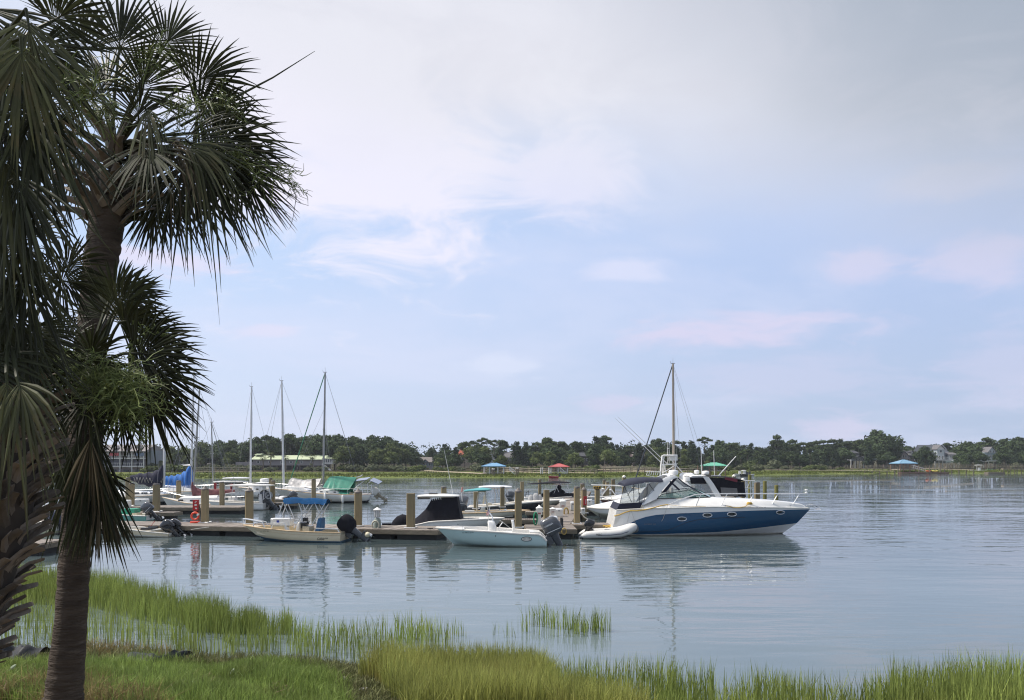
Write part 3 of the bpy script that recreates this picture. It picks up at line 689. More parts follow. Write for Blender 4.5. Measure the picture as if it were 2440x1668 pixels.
def outboard(b, pos, tilt, s=1., cowl=None, leg=None, label=None, covered=None, decals=None):
    """pos: local top of the transom; bow is +x, the motor hangs aft (-x)"""
    rt = Matrix.Rotation(R(tilt), 3, 'Y'); pos = Vector(pos); piv = Vector((-.12, 0, 0))
    global mo_T
    T = lambda v: pos+(rt @ (Vector(v)*s-piv*s)+piv*s)
    mo_T = T
    cowl = cowl or M_GREYMOTOR; leg = leg or cowl
    def sec(z, x0, x1, wd, e=3.2): return [T((lerp(x0, x1, .5)+p[0], p[1], z)) for p in rrect(x1-x0, wd, n=18, e=e)]
    m = MB(); m.loft([sec(-.02, -.52, -.14, .26), sec(-.25, -.48, -.20, .20), sec(-.62, -.46, -.24, .15)])
    m.add([T(v) for v in ((0.02, -.14, .02), (.02, .14, .02), (.02, .14, -.35), (.02, -.14, -.35), (-.2, -.14, .1), (-.2, .14, .1), (-.2, .14, -.30), (-.2, -.14, -.30))],
          [(0, 1, 2, 3), (7, 6, 5, 4), (0, 4, 5, 1), (1, 5, 6, 2), (2, 6, 7, 3), (3, 7, 4, 0)])
    mo = m.build('outboard_motor', leg, b.root, label)
    if covered is None:
        m = MB(); m.loft([sec(-.02, -.68, -.10, .36, 4), sec(.06, -.74, -.06, .42, 4), sec(.30, -.74, -.03, .44, 4), sec(.50, -.70, -.02, .42, 4), sec(.60, -.62, -.06, .34, 3.5), sec(.64, -.52, -.14, .22, 3)])
        m.build('cowling', cowl, mo, ang=50)
        if decals:
            m = MB()
            for sg in (1, -1):
                m.add([T(v) for v in ((-.66, sg*.222, .10), (-.10, sg*.222, .13), (-.10, sg*.222, .155), (-.66, sg*.222, .125))], [(0, 1, 2, 3)])
            m.build('cowling_stripe', decals, mo)
    else:
        m = MB(); secs = []
        for q_, (z, x0, x1, wd) in enumerate(((-.20, -.54, -.08, .32), (-.06, -.70, -.02, .40), (.18, -.76, .01, .47), (.36, -.75, .0, .46), (.49, -.66, -.08, .36), (.55, -.52, -.2, .2))):
            sc = sec(z, x0, x1, wd, 2.6); c_ = sum(sc, Vector())/len(sc)
            secs.append([c_+(p-c_)*(1+.05*math.sin(i*2.1+q_*1.3)) for i, p in enumerate(sc)])
        m.loft(secs); m.build('cowling_cover', covered, mo, ang=60)
    m = MB(); m.loft([sec(-.62, -.52, -.22, .14), sec(-.80, -.50, -.24, .10), sec(-.92, -.48, -.26, .08)])
    m.add([T(v) for v in ((-.62, -.13, -.60), (-.12, -.09, -.60), (-.12, .09, -.60), (-.62, .13, -.60), (-.62, -.13, -.63), (-.12, -.09, -.63), (-.12, .09, -.63), (-.62, .13, -.63))],
          [(0, 1, 2, 3), (7, 6, 5, 4), (0, 4, 5, 1), (1, 5, 6, 2), (2, 6, 7, 3), (3, 7, 4, 0)])
    gx = [(-.12, .01), (-.18, .055), (-.35, .07), (-.52, .06), (-.60, .045)]
    m.loft([[T((x, r*math.cos(a*math.pi/5), -.94+r*math.sin(a*math.pi/5))) for a in range(10)] for x, r in gx])
    m.prism([T((-.24, -.008, -.98)), T((-.50, -.008, -.98)), T((-.42, -.008, -1.16)), T((-.34, -.008, -1.16))], rt @ Vector((0, .016*s, 0)))
    m.build('lower_unit', leg, mo)
    m = MB()
    m.loft([[T((x, r*math.cos(a*math.pi/4), -.94+r*math.sin(a*math.pi/4))) for a in range(8)] for x, r in ((-.60, .045), (-.70, .03))])
    for k in range(3):
        a = k*2.094; c_, s_ = math.cos(a), math.sin(a)
        def bl(r, w_): return T((-.65-w_*.35, r*c_-w_*s_, -.94+r*s_+w_*c_))
        m.add([bl(.03, -.05), bl(.03, .05), bl(.13, .08), bl(.17, .0), bl(.12, -.08)], [(0, 1, 2, 3, 4)])
    m.build('propeller', M_CHROME, mo)
    return mo

def text3(parent, txt, size, mapf, mat_, name='lettering', shear=0., bold=0.):
    """flat print: letters as thin faces; mapf(u, v) places a point u right, v up (metres) on the surface"""
    cu = bpy.data.curves.new('t', 'FONT'); cu.body = txt; cu.size = size; cu.shear = shear; cu.offset = bold; cu.resolution_u = 3
    ob = bpy.data.objects.new('t', cu); COL.objects.link(ob)
    me = bpy.data.meshes.new_from_object(ob.evaluated_get(bpy.context.evaluated_depsgraph_get()))
    bpy.data.objects.remove(ob); bpy.data.curves.remove(cu)
    for v in me.vertices: v.co = mapf(v.co.x, v.co.y)
    me.materials.clear(); me.materials.append(mat_); me.name = name
    o = bpy.data.objects.new(name, me); COL.objects.link(o); o.parent = parent; return o
def hull_text(b, surf, txt, px, py, hpx, mat_, shear=0., name='lettering', bold=0., wpx=None):
    """letters lying on the near side of a hull; hpx is the cap height in photo pixels"""
    k = hpx/.70*1.0
    cu = []
    def mp(u, v): return surf(px+u*fx, py-v, .008)
    fx = 1.0
    if wpx:
        o = text3(b.root, txt, k, lambda u, v: Vector((u, v, 0)), mat_, 't'); W = max(v.co.x for v in o.data.vertices); fx = wpx/W
        bpy.data.objects.remove(o)
    return text3(b.root, txt, k, mp, mat_, name, shear, bold)
M_INK = mat('black_lettering', (.02, .02, .02), .5, var=.1)
def slab_top(b, pts_near_px, py, x0, x1, half, th, mat_, name='hardtop', crown=.06, nose=.25):
    pass
def hardtop(b, px0, px1, py, half, th=.09, mat_=None, name='hardtop', crown=.07, dpy=0, parent=None):
    """T-top roof between two pixel columns, edge height at row py (near edge), rounded corners, crowned"""
    A = b.at(px0, py, half*.5); B_ = b.at(px1, py+dpy, half*.5); L = (B_-A); cx = (A+B_)/2
    out = rrect(abs(L.x), 2*half, n=28, e=5); m = MB()
    sl = L.z/L.x if abs(L.x) > 1e-6 else 0
    def sec(sc, dz): return [Vector((cx.x+p[0]*sc, p[1]*sc, cx.z+dz+p[0]*sl*1.0+crown*(1-sc))) for p in out]
    m.loft([sec(.94, -th), sec(1, -th*.6), sec(1, -th*.1), sec(.97, 0), sec(.7, .02), sec(.3, .035)])
    return m.build(name, mat_ or M_WHITE, parent or b.root, ang=40)
def legs(b, specs, r=.024, mat_=None, name='ttop_leg'):
    """each spec: list of (px, py, n) points of one tube"""
    for sp_ in specs: MB().tube([b.at(*q) for q in sp_], r, 6).build(name, mat_ or M_ALU, b.root)
def rail(b, spec, r=.016, posts=(), name='rail', mat_=None):
    m = MB(); m.tube([b.at(*q) for q in spec], r, 6)
    for a, c in posts: m.tube([b.at(*a), b.at(*c)], r*.9, 6)
    return m.build(name, mat_ or M_CHROME, b.root)
def console(b, px0, px1, pyt, pyb, half, mat_=None, slope=.35, name='console', aft=.2):
    """helm console; slope leans its front face"""
    A, B_ = b.at(px0, pyb, 0), b.at(px1, pyt, 0)
    x0, x1 = sorted((A.x, B_.x)); z0, z1 = A.z, B_.z; w = x1-x0; m = MB()
    secs = []
    for f, s0, s1, hh in ((0, 0, 0, 1), (.35, .15*aft, .05, 1), (.7, .4*aft, .2*slope/.35, .97), (.95, .8*aft, slope, .9), (1, aft+.04, slope+.05, .8)):
        secs.append([Vector((lerp(x0+w*s0, x1-w*s1, .5+p[0]/2), p[1]*half*hh, lerp(z0, z1, f))) for p in rrect(1, 2, n=16, e=6)])
    m.loft(secs); return m.build(name, mat_ or M_WHITE, b.root, ang=45)
# ================================================================ the blue express cruiser
M_NAVYHULL = mat('navy_gelcoat', (.006, .066, .155), .12, coat=.6, var=.05, vs=.8)
M_BOTTOM = mat('antifouling_black', (.014, .016, .02), .6, var=.2)
M_NAVYCLOTH = mat('navy_canvas', (.012, .016, .035), .85, var=.25, vs=5, bump=.4, bs=12)
M_CLEAR = glass('clear_vinyl', (.45, .47, .50), .34, .08)
M_WIND = glass('green_windscreen', (.12, .30, .26), .55, .03)
M_FRAME = mat('black_frame', (.012, .012, .014), .4, var=.1)
M_DARKGL = mat('dark_glass', (.012, .014, .016), .06, var=.05, coat=.5)
u6 = lambda u, v: (1440+u/4.469, 1080+v/4.469)
b = Boat('express_cruiser', 'large navy blue and white express cruiser with its bow to the right', 'motor yacht', 1457, 1278, 1.75, 'r')
rows = [[u6(*p) for p in ((130, 606), (300, 597), (500, 590), (800, 583), (1140, 572), (1600, 578), (2185, 584))],
        [u6(*p) for p in ((105, 690), (135, 800), (175, 803), (250, 760), (330, 715), (450, 675), (560, 655), (800, 640), (1200, 625), (1600, 610), (2190, 596))],
        [u6(*p) for p in ((82, 812), (330, 866), (700, 858), (1200, 840), (1600, 800), (2050, 745))],
        [u6(*p) for p in ((82, 850), (330, 884), (1350, 878), (1900, 850))],
        [u6(*p) for p in ((82, 885), (330, 887), (1350, 886), (1895, 876))],
        [u6(*p) for p in ((90, 905), (1350, 905), (1860, 900))]]
rows[1] = [u6(*p) for p in ((88, 800), (140, 806), (175, 800), (250, 760), (330, 715), (450, 675), (560, 655), (800, 640), (1200, 625), (1600, 610), (2190, 596))]
S, surf, hob = hull(b, rows, [M_WHITE, M_NAVYHULL, M_WHITE, M_BOTTOM, M_BOTTOM, M_BOTTOM], 3.5, keel=.55, p0=7, p1=1.15, fwd=.42, stern=.9, q=2.2, N=44, sub=4)
rub_rail(b, S, M_WHITE2, .035)
# cabin trunk: side decks and a crowned coach roof that runs down to the bow
prof = [u6(*p) for p in ((395, 548), (420, 530), (555, 484), (800, 478), (1120, 470), (1250, 480), (1500, 490), (1800, 505), (2000, 527), (2130, 550), (2180, 574))]
pxs = np.array([p[0] for p in prof]); pys = np.array([p[1] for p in prof])
m = MB(); secs = []
Sx = [s_[0] for s_ in S]; Sy = [s_[1] for s_ in S]; Sz = [s_[2] for s_ in S]
for k in range(40):
    px = lerp(pxs[0], pxs[-1], k/39); py = float(np.interp(px, pxs, pys)); v = b.at(px, py, .6)
    hb_ = float(np.interp(v.x, Sx, Sy)); zs = float(np.interp(v.x, Sx, Sz)); zt = max(v.z, zs+.03); H_ = zt-zs
    yo = max(.02, hb_-.02); y1 = max(.015, hb_*.93-.05); y2 = max(.01, hb_*.80-.06)
    half = [(yo, zs), (y1, zs+.30*H_), (y1*.985, zs+.36*H_), (y2, zs+.86*H_), (y2*.93, zs+.97*H_), (y2*.5, zt+.02)]
    secs.append([Vector((v.x, -y, z)) for y, z in half]+[Vector((v.x, 0, zt+.035))]+[Vector((v.x, y, z)) for y, z in reversed(half)])
m.loft(secs, closed=False); m.add(secs[0], [tuple(range(len(secs[0])))])
m.build('cabin_top', M_WHITE, b.root, ang=28)
# cockpit liner aft of the cabin, aft seat and transom
m = MB(); a, c = b.at(1470, 1215, 0), b.at(1535, 1212, 0)
m.box(((a.x+c.x)/2, 0, a.z-.30), (c.x-a.x, 2.7, .05))
m.box((a.x+.12, 0, a.z-.12), (.2, 2.9, .4)); m.box(((a.x+c.x)/2, 1.42, a.z-.05), (c.x-a.x, .16, .5)); m.box(((a.x+c.x)/2, -1.42, a.z-.12), (c.x-a.x, .16, .32))
m.build('cockpit', M_WHITE2, b.root)
m = MB(); t0 = b.at(1457, 1258, 0); m.box((t0.x-.36, 0, .30), (.72, 2.9, .10)); m.build('swim_platform', M_WHITE2, b.root)
# radar arch: a swept band on both sides joined across the top
outer = [u6(*p) for p in ((415, 548), (480, 440), (560, 335), (640, 268), (690, 245), (770, 238))]
inner = [u6(*p) for p in ((552, 486), (600, 418), (660, 340), (715, 288), (745, 272), (785, 262))]
def fine(pl, n=14):
    x = [p[0] for p in pl]; y = [p[1] for p in pl]; t = np.linspace(0, len(pl)-1, n); return [(float(np.interp(q, range(len(pl)), x)), float(np.interp(q, range(len(pl)), y))) for q in t]
oo, ii_ = fine(outer), fine(inner); m = MB()
for sg in (1, -1):
    secs = []
    for k, ((xo, yo), (xi, yi)) in enumerate(zip(oo, ii_)):
        f = k/13; n1_ = lerp(1.52, 1.18, f); A, B_ = b.at(xo, yo, 1.4), b.at(xi, yi, 1.4)
        y0 = b.ny(sg*n1_); y1 = b.ny(sg*(n1_-.16))
        secs.append([Vector((A.x, y0, A.z)), Vector((lerp(A.x, B_.x, .5), y0*1.02, lerp(A.z, B_.z, .5))), Vector((B_.x, y0, B_.z)), Vector((B_.x, y1, B_.z)), Vector((A.x, y1, A.z))])
    m.loft(secs)
A, B_ = b.at(*u6(690, 245), 1.2), b.at(*u6(785, 262), 1.2)
m.loft([[Vector((lerp(A.x, B_.x, f), y, max(A.z, B_.z)+.04+.06*(1-(y/1.2)**2)-(0 if f < .6 else .07)+dz)) for f, dz in ((0, -.05), (.1, .02), (.5, .05), (1, .0), (1, -.08), (.1, -.12))] for y in np.linspace(-1.17, 1.17, 9)])
m.build('radar_arch', M_WHITE, b.root, ang=40)
# windscreen: side panes with a black frame, front panes meet on the centre line
wb0, wt0, wt1, wb1 = u6(558, 484), u6(612, 438), u6(935, 385), u6(1120, 468)
def wpt(p, n): return b.at(p[0], p[1], n)
pan = MB()
for sg in (1, -1):
    q_ = [wpt(wb0, 1.2), wpt(wt0, 1.12), wpt(wt1, .95), wpt(wb1, 1.0)]; q_ = [Vector((v.x, v.y*sg, v.z)) for v in q_]
    p_ = MB(); p_.add(q_, [(0, 1, 2, 3)]); po = p_.build('windscreen_pane', M_WIND, b.root, smooth=False)
    MB().tube(q_, .022, 6, closed=True).build('windscreen_frame', M_FRAME, po)
    MB().tube([lerp(q_[1], q_[2], .52), lerp(q_[0], q_[3], .62)], .018, 6).build('windscreen_frame', M_CHROME, po)
    f_ = [q_[2], q_[3], Vector((q_[3].x+.35, 0, q_[3].z+.03)), Vector((q_[2].x+.3, 0, q_[2].z+.04))]
    p_ = MB(); p_.add(f_, [(0, 1, 2, 3)]); po = p_.build('windscreen_pane', M_WIND, b.root, smooth=False)
    MB().tube(f_, .022, 6, closed=True).build('windscreen_frame', M_FRAME, po)
# helm seats and dash inside
m = MB(); h0 = b.at(1605, 1186, 0)
for y in (-.55, .55):
    m.box((h0.x, y, h0.z+.05), (.5, .55, .14)); m.box((h0.x-.24, y, h0.z+.32), (.12, .52, .55))
m.build('helm_seat', M_WHITE2, b.root, ang=30)
MB().box((h0.x+1.0, -.4, h0.z+.05), (.35, .8, .35), taper=.7).build('dashboard', M_BLACK, b.root)
# canvas enclosure forward of the arch
cv0 = [u6(*p) for p in ((782, 262), (850, 320), (960, 385), (1100, 462))]
for sg in (1, -1):
    ptsU = [b.at(p[0], p[1], sg*n) for p, n in zip(cv0, (1.15, 1.12, 1.02, 1.0))]
    ptsL = [b.at(*u6(*p), sg*1.14) for p in ((590, 436), (700, 420), (820, 403), (935, 385))]
    m = MB(); m.grid([ptsU, ptsL]); po = m.build('side_curtain', M_CLEAR, b.root, smooth=False)
    MB().tube(ptsU, .035, 6).build('canvas_edge', M_NAVYCLOTH, po)
    MB().tube([b.at(*u6(700, 300), sg*1.16), b.at(*u6(800, 392), sg*1.13)], .05, 6).build('canvas_edge', M_NAVYCLOTH, po)
    m = MB(); q_ = [b.at(*u6(*p), sg*1.15) for p in ((600, 428), (740, 268), (775, 268), (660, 410))]; m.add(q_, [(0, 1, 2, 3)]); m.build('canvas_edge', M_NAVYCLOTH, po)
m = MB(); a, c = b.at(*u6(782, 262), 1), b.at(*u6(935, 372), 1)
m.grid([[Vector((lerp(a.x, c.x, f), y, lerp(a.z, c.z, f)+.05*(1-y*y)-.02*f)) for f in np.linspace(0, 1, 5)] for y in np.linspace(-1.05, 1.05, 7)])
m.build('front_curtain', M_CLEAR, b.root)
# camper top aft of the arch
top = [u6(*p) for p in ((205, 325), (250, 296), (350, 276), (455, 264), (520, 270), (612, 266))]; bot = [u6(*p) for p in ((212, 352), (250, 345), (350, 328), (455, 306), (520, 310), (580, 306))]
m = MB(); rws = []
for k in range(len(top)):
    T_, B_ = b.at(*top[k], 1.1), b.at(*bot[k], 1.42); row = []
    for n_, f in ((1.45, 1), (1.40, .45), (1.15, .06), (.6, -.14), (0, -.22), (-.6, -.14), (-1.15, .06), (-1.40, .45), (-1.45, 1)):
        row.append(Vector((T_.x, b.ny(n_), lerp(T_.z, B_.z, f))))
    rws.append(row)
m.grid(rws); m.add(rws[0], [tuple(range(9))]); m.build('camper_top', M_NAVYCLOTH, b.root, ang=50)
m = MB(); lo = [u6(*p) for p in ((130, 606), (165, 536), (410, 522), (372, 600))]
for sg in (1, -1):
    q_ = [b.at(*p, sg*1.5) for p in lo]; m.add(q_+[v+Vector((0, b.ny(-sg*.05), 0)) for v in q_], [(0, 1, 2, 3), (7, 6, 5, 4), (0, 4, 5, 1), (1, 5, 6, 2), (2, 6, 7, 3), (3, 7, 4, 0)])
q0, q1 = b.at(*lo[0], 1.5), b.at(*lo[1], 1.5); m.add([q0, q1, Vector((q1.x, -q1.y, q1.z)), Vector((q0.x, -q0.y, q0.z))], [(0, 1, 2, 3)])
m.build('canvas_skirt', M_NAVYCLOTH, b.root)
for sg in (1, -1):
    W_ = [u6(*p) for p in ((168, 536), (215, 350), (445, 308), (400, 524))]
    q_ = [b.at(*p, sg*1.46) for p in W_]; po = MB().add(q_, [(0, 1, 2, 3)]).build('side_curtain', M_CLEAR, b.root, smooth=False)
    q2 = [b.at(*u6(*p), sg*1.45) for p in ((470, 306), (560, 306), (520, 400), (440, 500))]; MB().add(q2, [(0, 1, 2, 3)]).build('side_curtain', M_CLEAR, b.root, smooth=False)
    for A_, B_, w_ in (((165, 536), (212, 345), .035), ((212, 345), (292, 524), .03), ((312, 330), (315, 524), .045), ((360, 325), (375, 522), .022), ((245, 450), (330, 340), .022), ((455, 310), (455, 440), .10), ((470, 320), (530, 400), .05), ((412, 522), (450, 440), .03)):
        MB().bar(b.at(*u6(*A_), sg*1.475), b.at(*u6(*B_), sg*1.475), w_, .025).build('canvas_strip', M_NAVYCLOTH, po)
q_ = [b.at(*u6(*p), n) for p, n in (((165, 536), 1.45), ((210, 350), 1.42), ((210, 350), -1.42), ((165, 536), -1.45))]
MB().add(q_, [(0, 1, 2, 3)]).build('rear_curtain', M_CLEAR, b.root, smooth=False)
# bow rail
for sg in (1, -1):
    hw = lambda px: max(.08, float(np.interp(b.at(px, 1200, 0).x, Sx, Sy))-.10)
    tp = [(u6(u, v)[0], u6(u, v)[1], sg*hw(u6(u, v)[0])) for u, v in ((680, 548), (820, 490), (960, 443), (1110, 432), (1310, 430), (1590, 430), (1850, 430), (2080, 430), (2160, 428))]
    ps_ = [((*u6(a_, 431), sg*hw(u6(a_, 0)[0])), (*u6(c_, d_), sg*hw(u6(c_, 0)[0]))) for a_, c_, d_ in ((1030, 975, 562), (1310, 1240, 558), (1590, 1530, 552), (1850, 1780, 552), (2080, 2000, 556))]
    rail(b, tp, .028, ps_, 'bow_rail')
# port lights
for (u, v, w_, h_) in ((827, 700, 98, 42), (1098, 660, 98, 42), (1358, 650, 98, 42), (1875, 630, 88, 38)):
    c_ = u6(u, v); ring = []; inn = []
    for k in range(20):
        a_ = 2*math.pi*k/20; ring.append(surf(c_[0]+w_/9*math.cos(a_), c_[1]-h_/9*math.sin(a_), .012)); inn.append(surf(c_[0]+w_/9*.84*math.cos(a_), c_[1]-h_/9*.80*math.sin(a_), .005))
    po = MB().add(inn, [tuple(range(20))]).build('port_light', M_DARKGL, b.root, smooth=False)
    MB().tube(ring, .022, 5, closed=True).build('port_light_rim', M_CHROME, po)
# styling line, lettering, louvres
ln = [u6(*p) for p in ((340, 838), (560, 836), (680, 820), (780, 780), (880, 735), (1000, 708), (1200, 690), (1420, 682), (1500, 682))]
m = MB(); fl = fine(ln, 30); m.grid([[surf(x, y-.5, .004) for x, y in fl], [surf(x, y+.5, .006) for x, y in fl]]); m.build('styling_line', M_BOTTOM, b.root)
M_FAINT = mat('faint_grey_lettering', (.10, .12, .16), .5, var=.1)
hull_text(b, surf, 'EXPRESS 350', u6(420, 0)[0], 1250.8, 3.6, M_FAINT, wpx=29)
hull_text(b, surf, 'DL 6294 AE', u6(1615, 0)[0], 1210.4, 2.6, mat('grey_lettering', (.30, .28, .30), .5, var=.1), wpx=24)
m = MB()
for k in range(6):
    y_ = 688+k*13; p0_, p1_ = surf(*u6(114-k*3, y_), .012), surf(*u6(176-k*8, y_-10), .012); m.bar(p0_, p1_, .035, .03)
m.build('louvre_vents', M_WHITE2, b.root)
# anchor on the bow roller, search light, horn
a0 = b.at(*u6(2150, 556), 0); m = MB()
m.bar(a0, b.at(*u6(2225, 552), 0), .10, .06); m.bar(b.at(*u6(2180, 545), 0), b.at(*u6(2290, 575), 0), .05, .05); m.bar(b.at(*u6(2225, 575), 0), b.at(*u6(2290, 565), 0), .05, .05)
m.build('bow_roller', M_CHROME, b.root)
m = MB(); m.tube([b.at(*u6(*p), 0) for p in ((2180, 545), (2250, 555), (2282, 575), (2285, 600))], .035, 6)
for sg in (1, -1): m.add([b.at(*u6(2230, 600), 0), b.at(*u6(2308, 605), sg*.16), b.at(*u6(2284, 572), 0)], [(0, 1, 2)])
m.build('anchor', M_ALU, b.root)
m = MB(); m.tube([b.at(*u6(2150, 428), 0), b.at(*u6(2150, 395), 0)], .03, 6); m.lathe([(.02, 0), (.09, .02), (.09, .07), (.03, .09)], b.at(*u6(2150, 398), 0), 10); m.lathe([(.03, -.06), (.08, -.03), (.08, .04), (.02, .06)], b.at(*u6(2150, 424), 0), 10)
m.build('bow_light', M_WHITE, b.root)
# cleats
m = MB()
for u, v in ((285, 614), (455, 612), (1290, 562), (1980, 556)):
    c_ = surf(*u6(u, v), -.08); m.box(c_+Vector((0, 0, .03)), (.22, .04, .035)); m.box(c_, (.06, .04, .06))
m.build('cleats', M_CHROME, b.root)
# radar dome and mast light on the arch
c_ = b.at(*u6(735, 215), 0); MB().lathe([(.16, -.16), (.26, -.13), (.28, -.05), (.28, .05), (.24, .12), (.1, .15)], c_+Vector((0, 0, .06)), 20).build('radar_dome', M_WHITE, b.root)
MB().tube([c_+Vector((0, 0, -.32)), c_+Vector((0, 0, -.08))], .09, 8).build('radar_mount', M_WHITE, b.root)
cruiser = b; csurf = surf
# mooring line draped along her side: lies on the boat, a thing of its own
pts = [(u, v) for u, v in ((105, 668), (160, 655), (220, 630), (280, 612), (345, 612), (430, 602), (520, 582), (600, 558), (675, 547))]
m = MB(); m.tube([b.o+surf(*u6(u, v), .035) for u, v in pts], .03, 6)
m.tube([b.o+surf(*u6(u, v), .03) for u, v in ((675, 547), (780, 560), (900, 570), (1080, 565))], .008, 4)
m.build('mooring_rope', M_ROPE, None, 'yellow mooring rope draped along the white side of the navy cruiser', cat='rope')
m = MB(); m.tube([b.o+surf(*u6(u, v), .02) for u, v in ((1300, 562), (1330, 565), (1380, 578), (1440, 578), (1500, 568), (1530, 545), (1560, 535), (1585, 540))], .02, 6)
c_ = b.o+surf(*u6(1545, 545), -.05)
for k in range(4): m.tube([c_+Vector((.16*math.cos(a_)*(1-.1*k), .12*math.sin(a_), .03*k+.02)) for a_ in np.linspace(0, 6.28, 13)], .022, 6)
m.build('mooring_rope', M_ROPE, None, 'coiled yellow rope lying on the foredeck of the navy cruiser', cat='rope')
m = MB()
for A_, B_ in (((275, 620), (240, 745)), ((290, 620), (345, 790)), ((675, 555), (625, 700)), ((625, 700), (505, 878))): m.tube([b.o+surf(*u6(*A_), .03), b.o+surf(*u6(*B_), .03)], .009, 4)
m.build('mooring_rope', M_ROPEW, None, 'thin pale lines hanging down the blue hull of the cruiser', cat='rope')

# ---------------------------------------------------------------- inflatable dinghy at her stern
M_HYP = mat('white_hypalon', (.62, .61, .58), .5, var=.05, vs=3)
M_HYPG = mat('grey_hypalon', (.16, .165, .17), .6, var=.1)
u5 = lambda u, v: (1360+u/6.356, 1050+v/6.356)
d = Boat('inflatable_dinghy', 'small white inflatable dinghy with a black outboard at the stern of the navy cruiser', 'dinghy', 1389, 1285, .75, 'r')
cl = [u5(*p) for p in ((140, 1450), (235, 1425), (420, 1415), (600, 1410), (750, 1395), (860, 1365), (930, 1335), (985, 1318))]
for sg in (1, -1):
    nn = (.62, .62, .62, .62, .60, .50, .30, .0); rr = (.04, .20, .22, .23, .24, .24, .235, .22)
    pts = [d.at(x, y, .62)+Vector((0, 0, 0)) for x, y in cl]; pts = [Vector((p.x, -sg*n_, p.z-.02)) for p, n_ in zip(pts, nn)]
    k_ = np.linspace(0, 7, 22); F_ = [Vector([float(np.interp(q, range(8), [p[c] for p in pts])) for c in range(3)]) for q in k_]; rF = [float(np.interp(q, range(8), rr)) for q in k_]
    MB().tube(F_, rF, 14).build('tube', M_HYP, d.root, ang=60)
    st = [p+Vector((0, -sg*rF[i]*1.0, -.03)) for i, p in enumerate(F_[3:20])]; MB().tube(st, .022, 6).build('rub_strake', mat('navy_strip', (.02, .025, .06), .6), d.root)
MB().box((1.2, 0, .12), (2.2, 1.0, .05)).build('floorboard', M_HYPG, d.root)
MB().box((.55, 0, .28), (.05, 1.0, .4)).build('transom', M_HYPG, d.root)
MB().box((1.35, 0, .42), (.24, 1.2, .05)).build('seat', M_HYPG, d.root)
nb = d.at(*u5(960, 1325), 0); MB().lathe([(.02, -.26), (.2, -.22), (.245, -.1), (.25, .05), (.2, .18), (.02, .24)], nb+Vector((.0, 0, -.02)), 14, rot=Euler((0, R(70), 0)).to_matrix()).build('bow_patch', M_HYPG, d.root, ang=60)
outboard(d, (.52, 0, .50), 25, .72, M_BLACKMOTOR, M_BLACKMOTOR)
text3(d.root, 'MERC', .16, lambda u, v: Vector((.62+u*.8, -.845, .20+v)), M_INK, shear=.1)
text3(d.root, '290 AIR', .09, lambda u, v: Vector((1.75+u, -.86, .26+v)), mat('grey_lettering', (.3, .3, .3), .5), shear=.1)
# ================================================================ the other boats near the dock
M_SEAF = mat('seafoam_gelcoat', (.46, .60, .59), .2, coat=.6, var=.04, vs=.9, scum=(.24, .27, .19), scum_h=.09)
M_CREAM = mat('cream_gelcoat', (.66, .57, .40), .3, coat=.4, var=.06, vs=.9, dirt=(.42, .34, .22), dirt_amt=.3, dirt_s=1.5)
M_BLUEB = mat('blue_antifouling', (.06, .13, .19), .6, var=.15)
M_BLKCLOTH = mat('black_canvas', (.011, .011, .016), .9, var=.3, vs=4, bump=.6, bs=7, spec=.2)
M_BLUECLOTH = mat('blue_bimini_canvas', (.004, .050, .140), .8, var=.2, vs=4, bump=.3, bs=14, spec=.1)
M_BLUECOV = mat('faded_blue_cover', (.06, .16, .30), .8, var=.15, vs=4, bump=.3, bs=14)
M_GREYCLOTH = mat('grey_canvas', (.34, .34, .34), .8, var=.15, vs=4, bump=.5, bs=9)
M_TEAL = mat('teal_canvas', (.08, .30, .32), .8, var=.1)
M_RUBW = mat('white_rub_rail', (.78, .74, .68), .4, var=.05)
M_RUBT = mat('tan_rub_rail', (.55, .40, .24), .5, var=.1)

# ---------------- seafoam centre console
u4 = lambda u, v: (1030+u/6.281, 1120+v/6.281)
b = Boat('center_console_boat', 'pale seafoam center console boat with a grey outboard and small flag', 'motorboat', 1302, 1304.5, 1.1, 'l')
rows = [[u4(*p) for p in ((1712, 1062), (1620, 968), (1300, 955), (1000, 932), (600, 905), (300, 880), (62, 862))],
        [u4(*p) for p in ((1712, 1140), (900, 1128), (550, 1085), (300, 1025), (172, 968))],
        [u4(*p) for p in ((1712, 1166), (800, 1156), (500, 1130), (322, 1112))]]
S, sf, _ = hull(b, rows, [M_SEAF, M_SEAF, M_SEAF], 2.3, keel=.35, p0=6, p1=1.1, fwd=.4, q=2.1, N=34)
deck_open(b, S, .2, .42, .70, M_WHITE, .06); rub_rail(b, S, M_RUBW, .05)
console(b, u4(1040, 0)[0], u4(765, 0)[0], u4(0, 762)[1], u4(0, 925)[1], .48, M_WHITE, .06, aft=.30)
m = MB(); q_ = [b.at(*u4(*p), n) for p, n in (((905, 775), .33), ((850, 660), .27), ((850, 660), -.27), ((905, 775), -.33))]; m.add(q_, [(0, 1, 2, 3)])
po = m.build('windscreen', glass('tan_screen', (.45, .38, .30), .62, .05), b.root, smooth=False)
MB().tube([b.at(*u4(*p), n) for p, n in (((905, 780), .33), ((900, 700), .31), ((862, 648), .27), ((862, 648), -.27), ((900, 700), -.31), ((905, 780), -.33))], .032, 6).build('grab_rail', M_CHROME, b.root)
c_ = b.at(*u4(1022, 825), 0); m = MB(); rt = Euler((0, R(-35) , 0)).to_matrix()
m.tube([c_+rt @ Vector((0, .19*math.cos(a), .19*math.sin(a))) for a in np.linspace(0, 6.283, 17)[:-1]], .018, 6, closed=True)
for k in range(3): m.bar(c_, c_+rt @ Vector((0, .19*math.cos(k*2.1), .19*math.sin(k*2.1))), .02)
m.build('steering_wheel', M_CHROME, b.root)
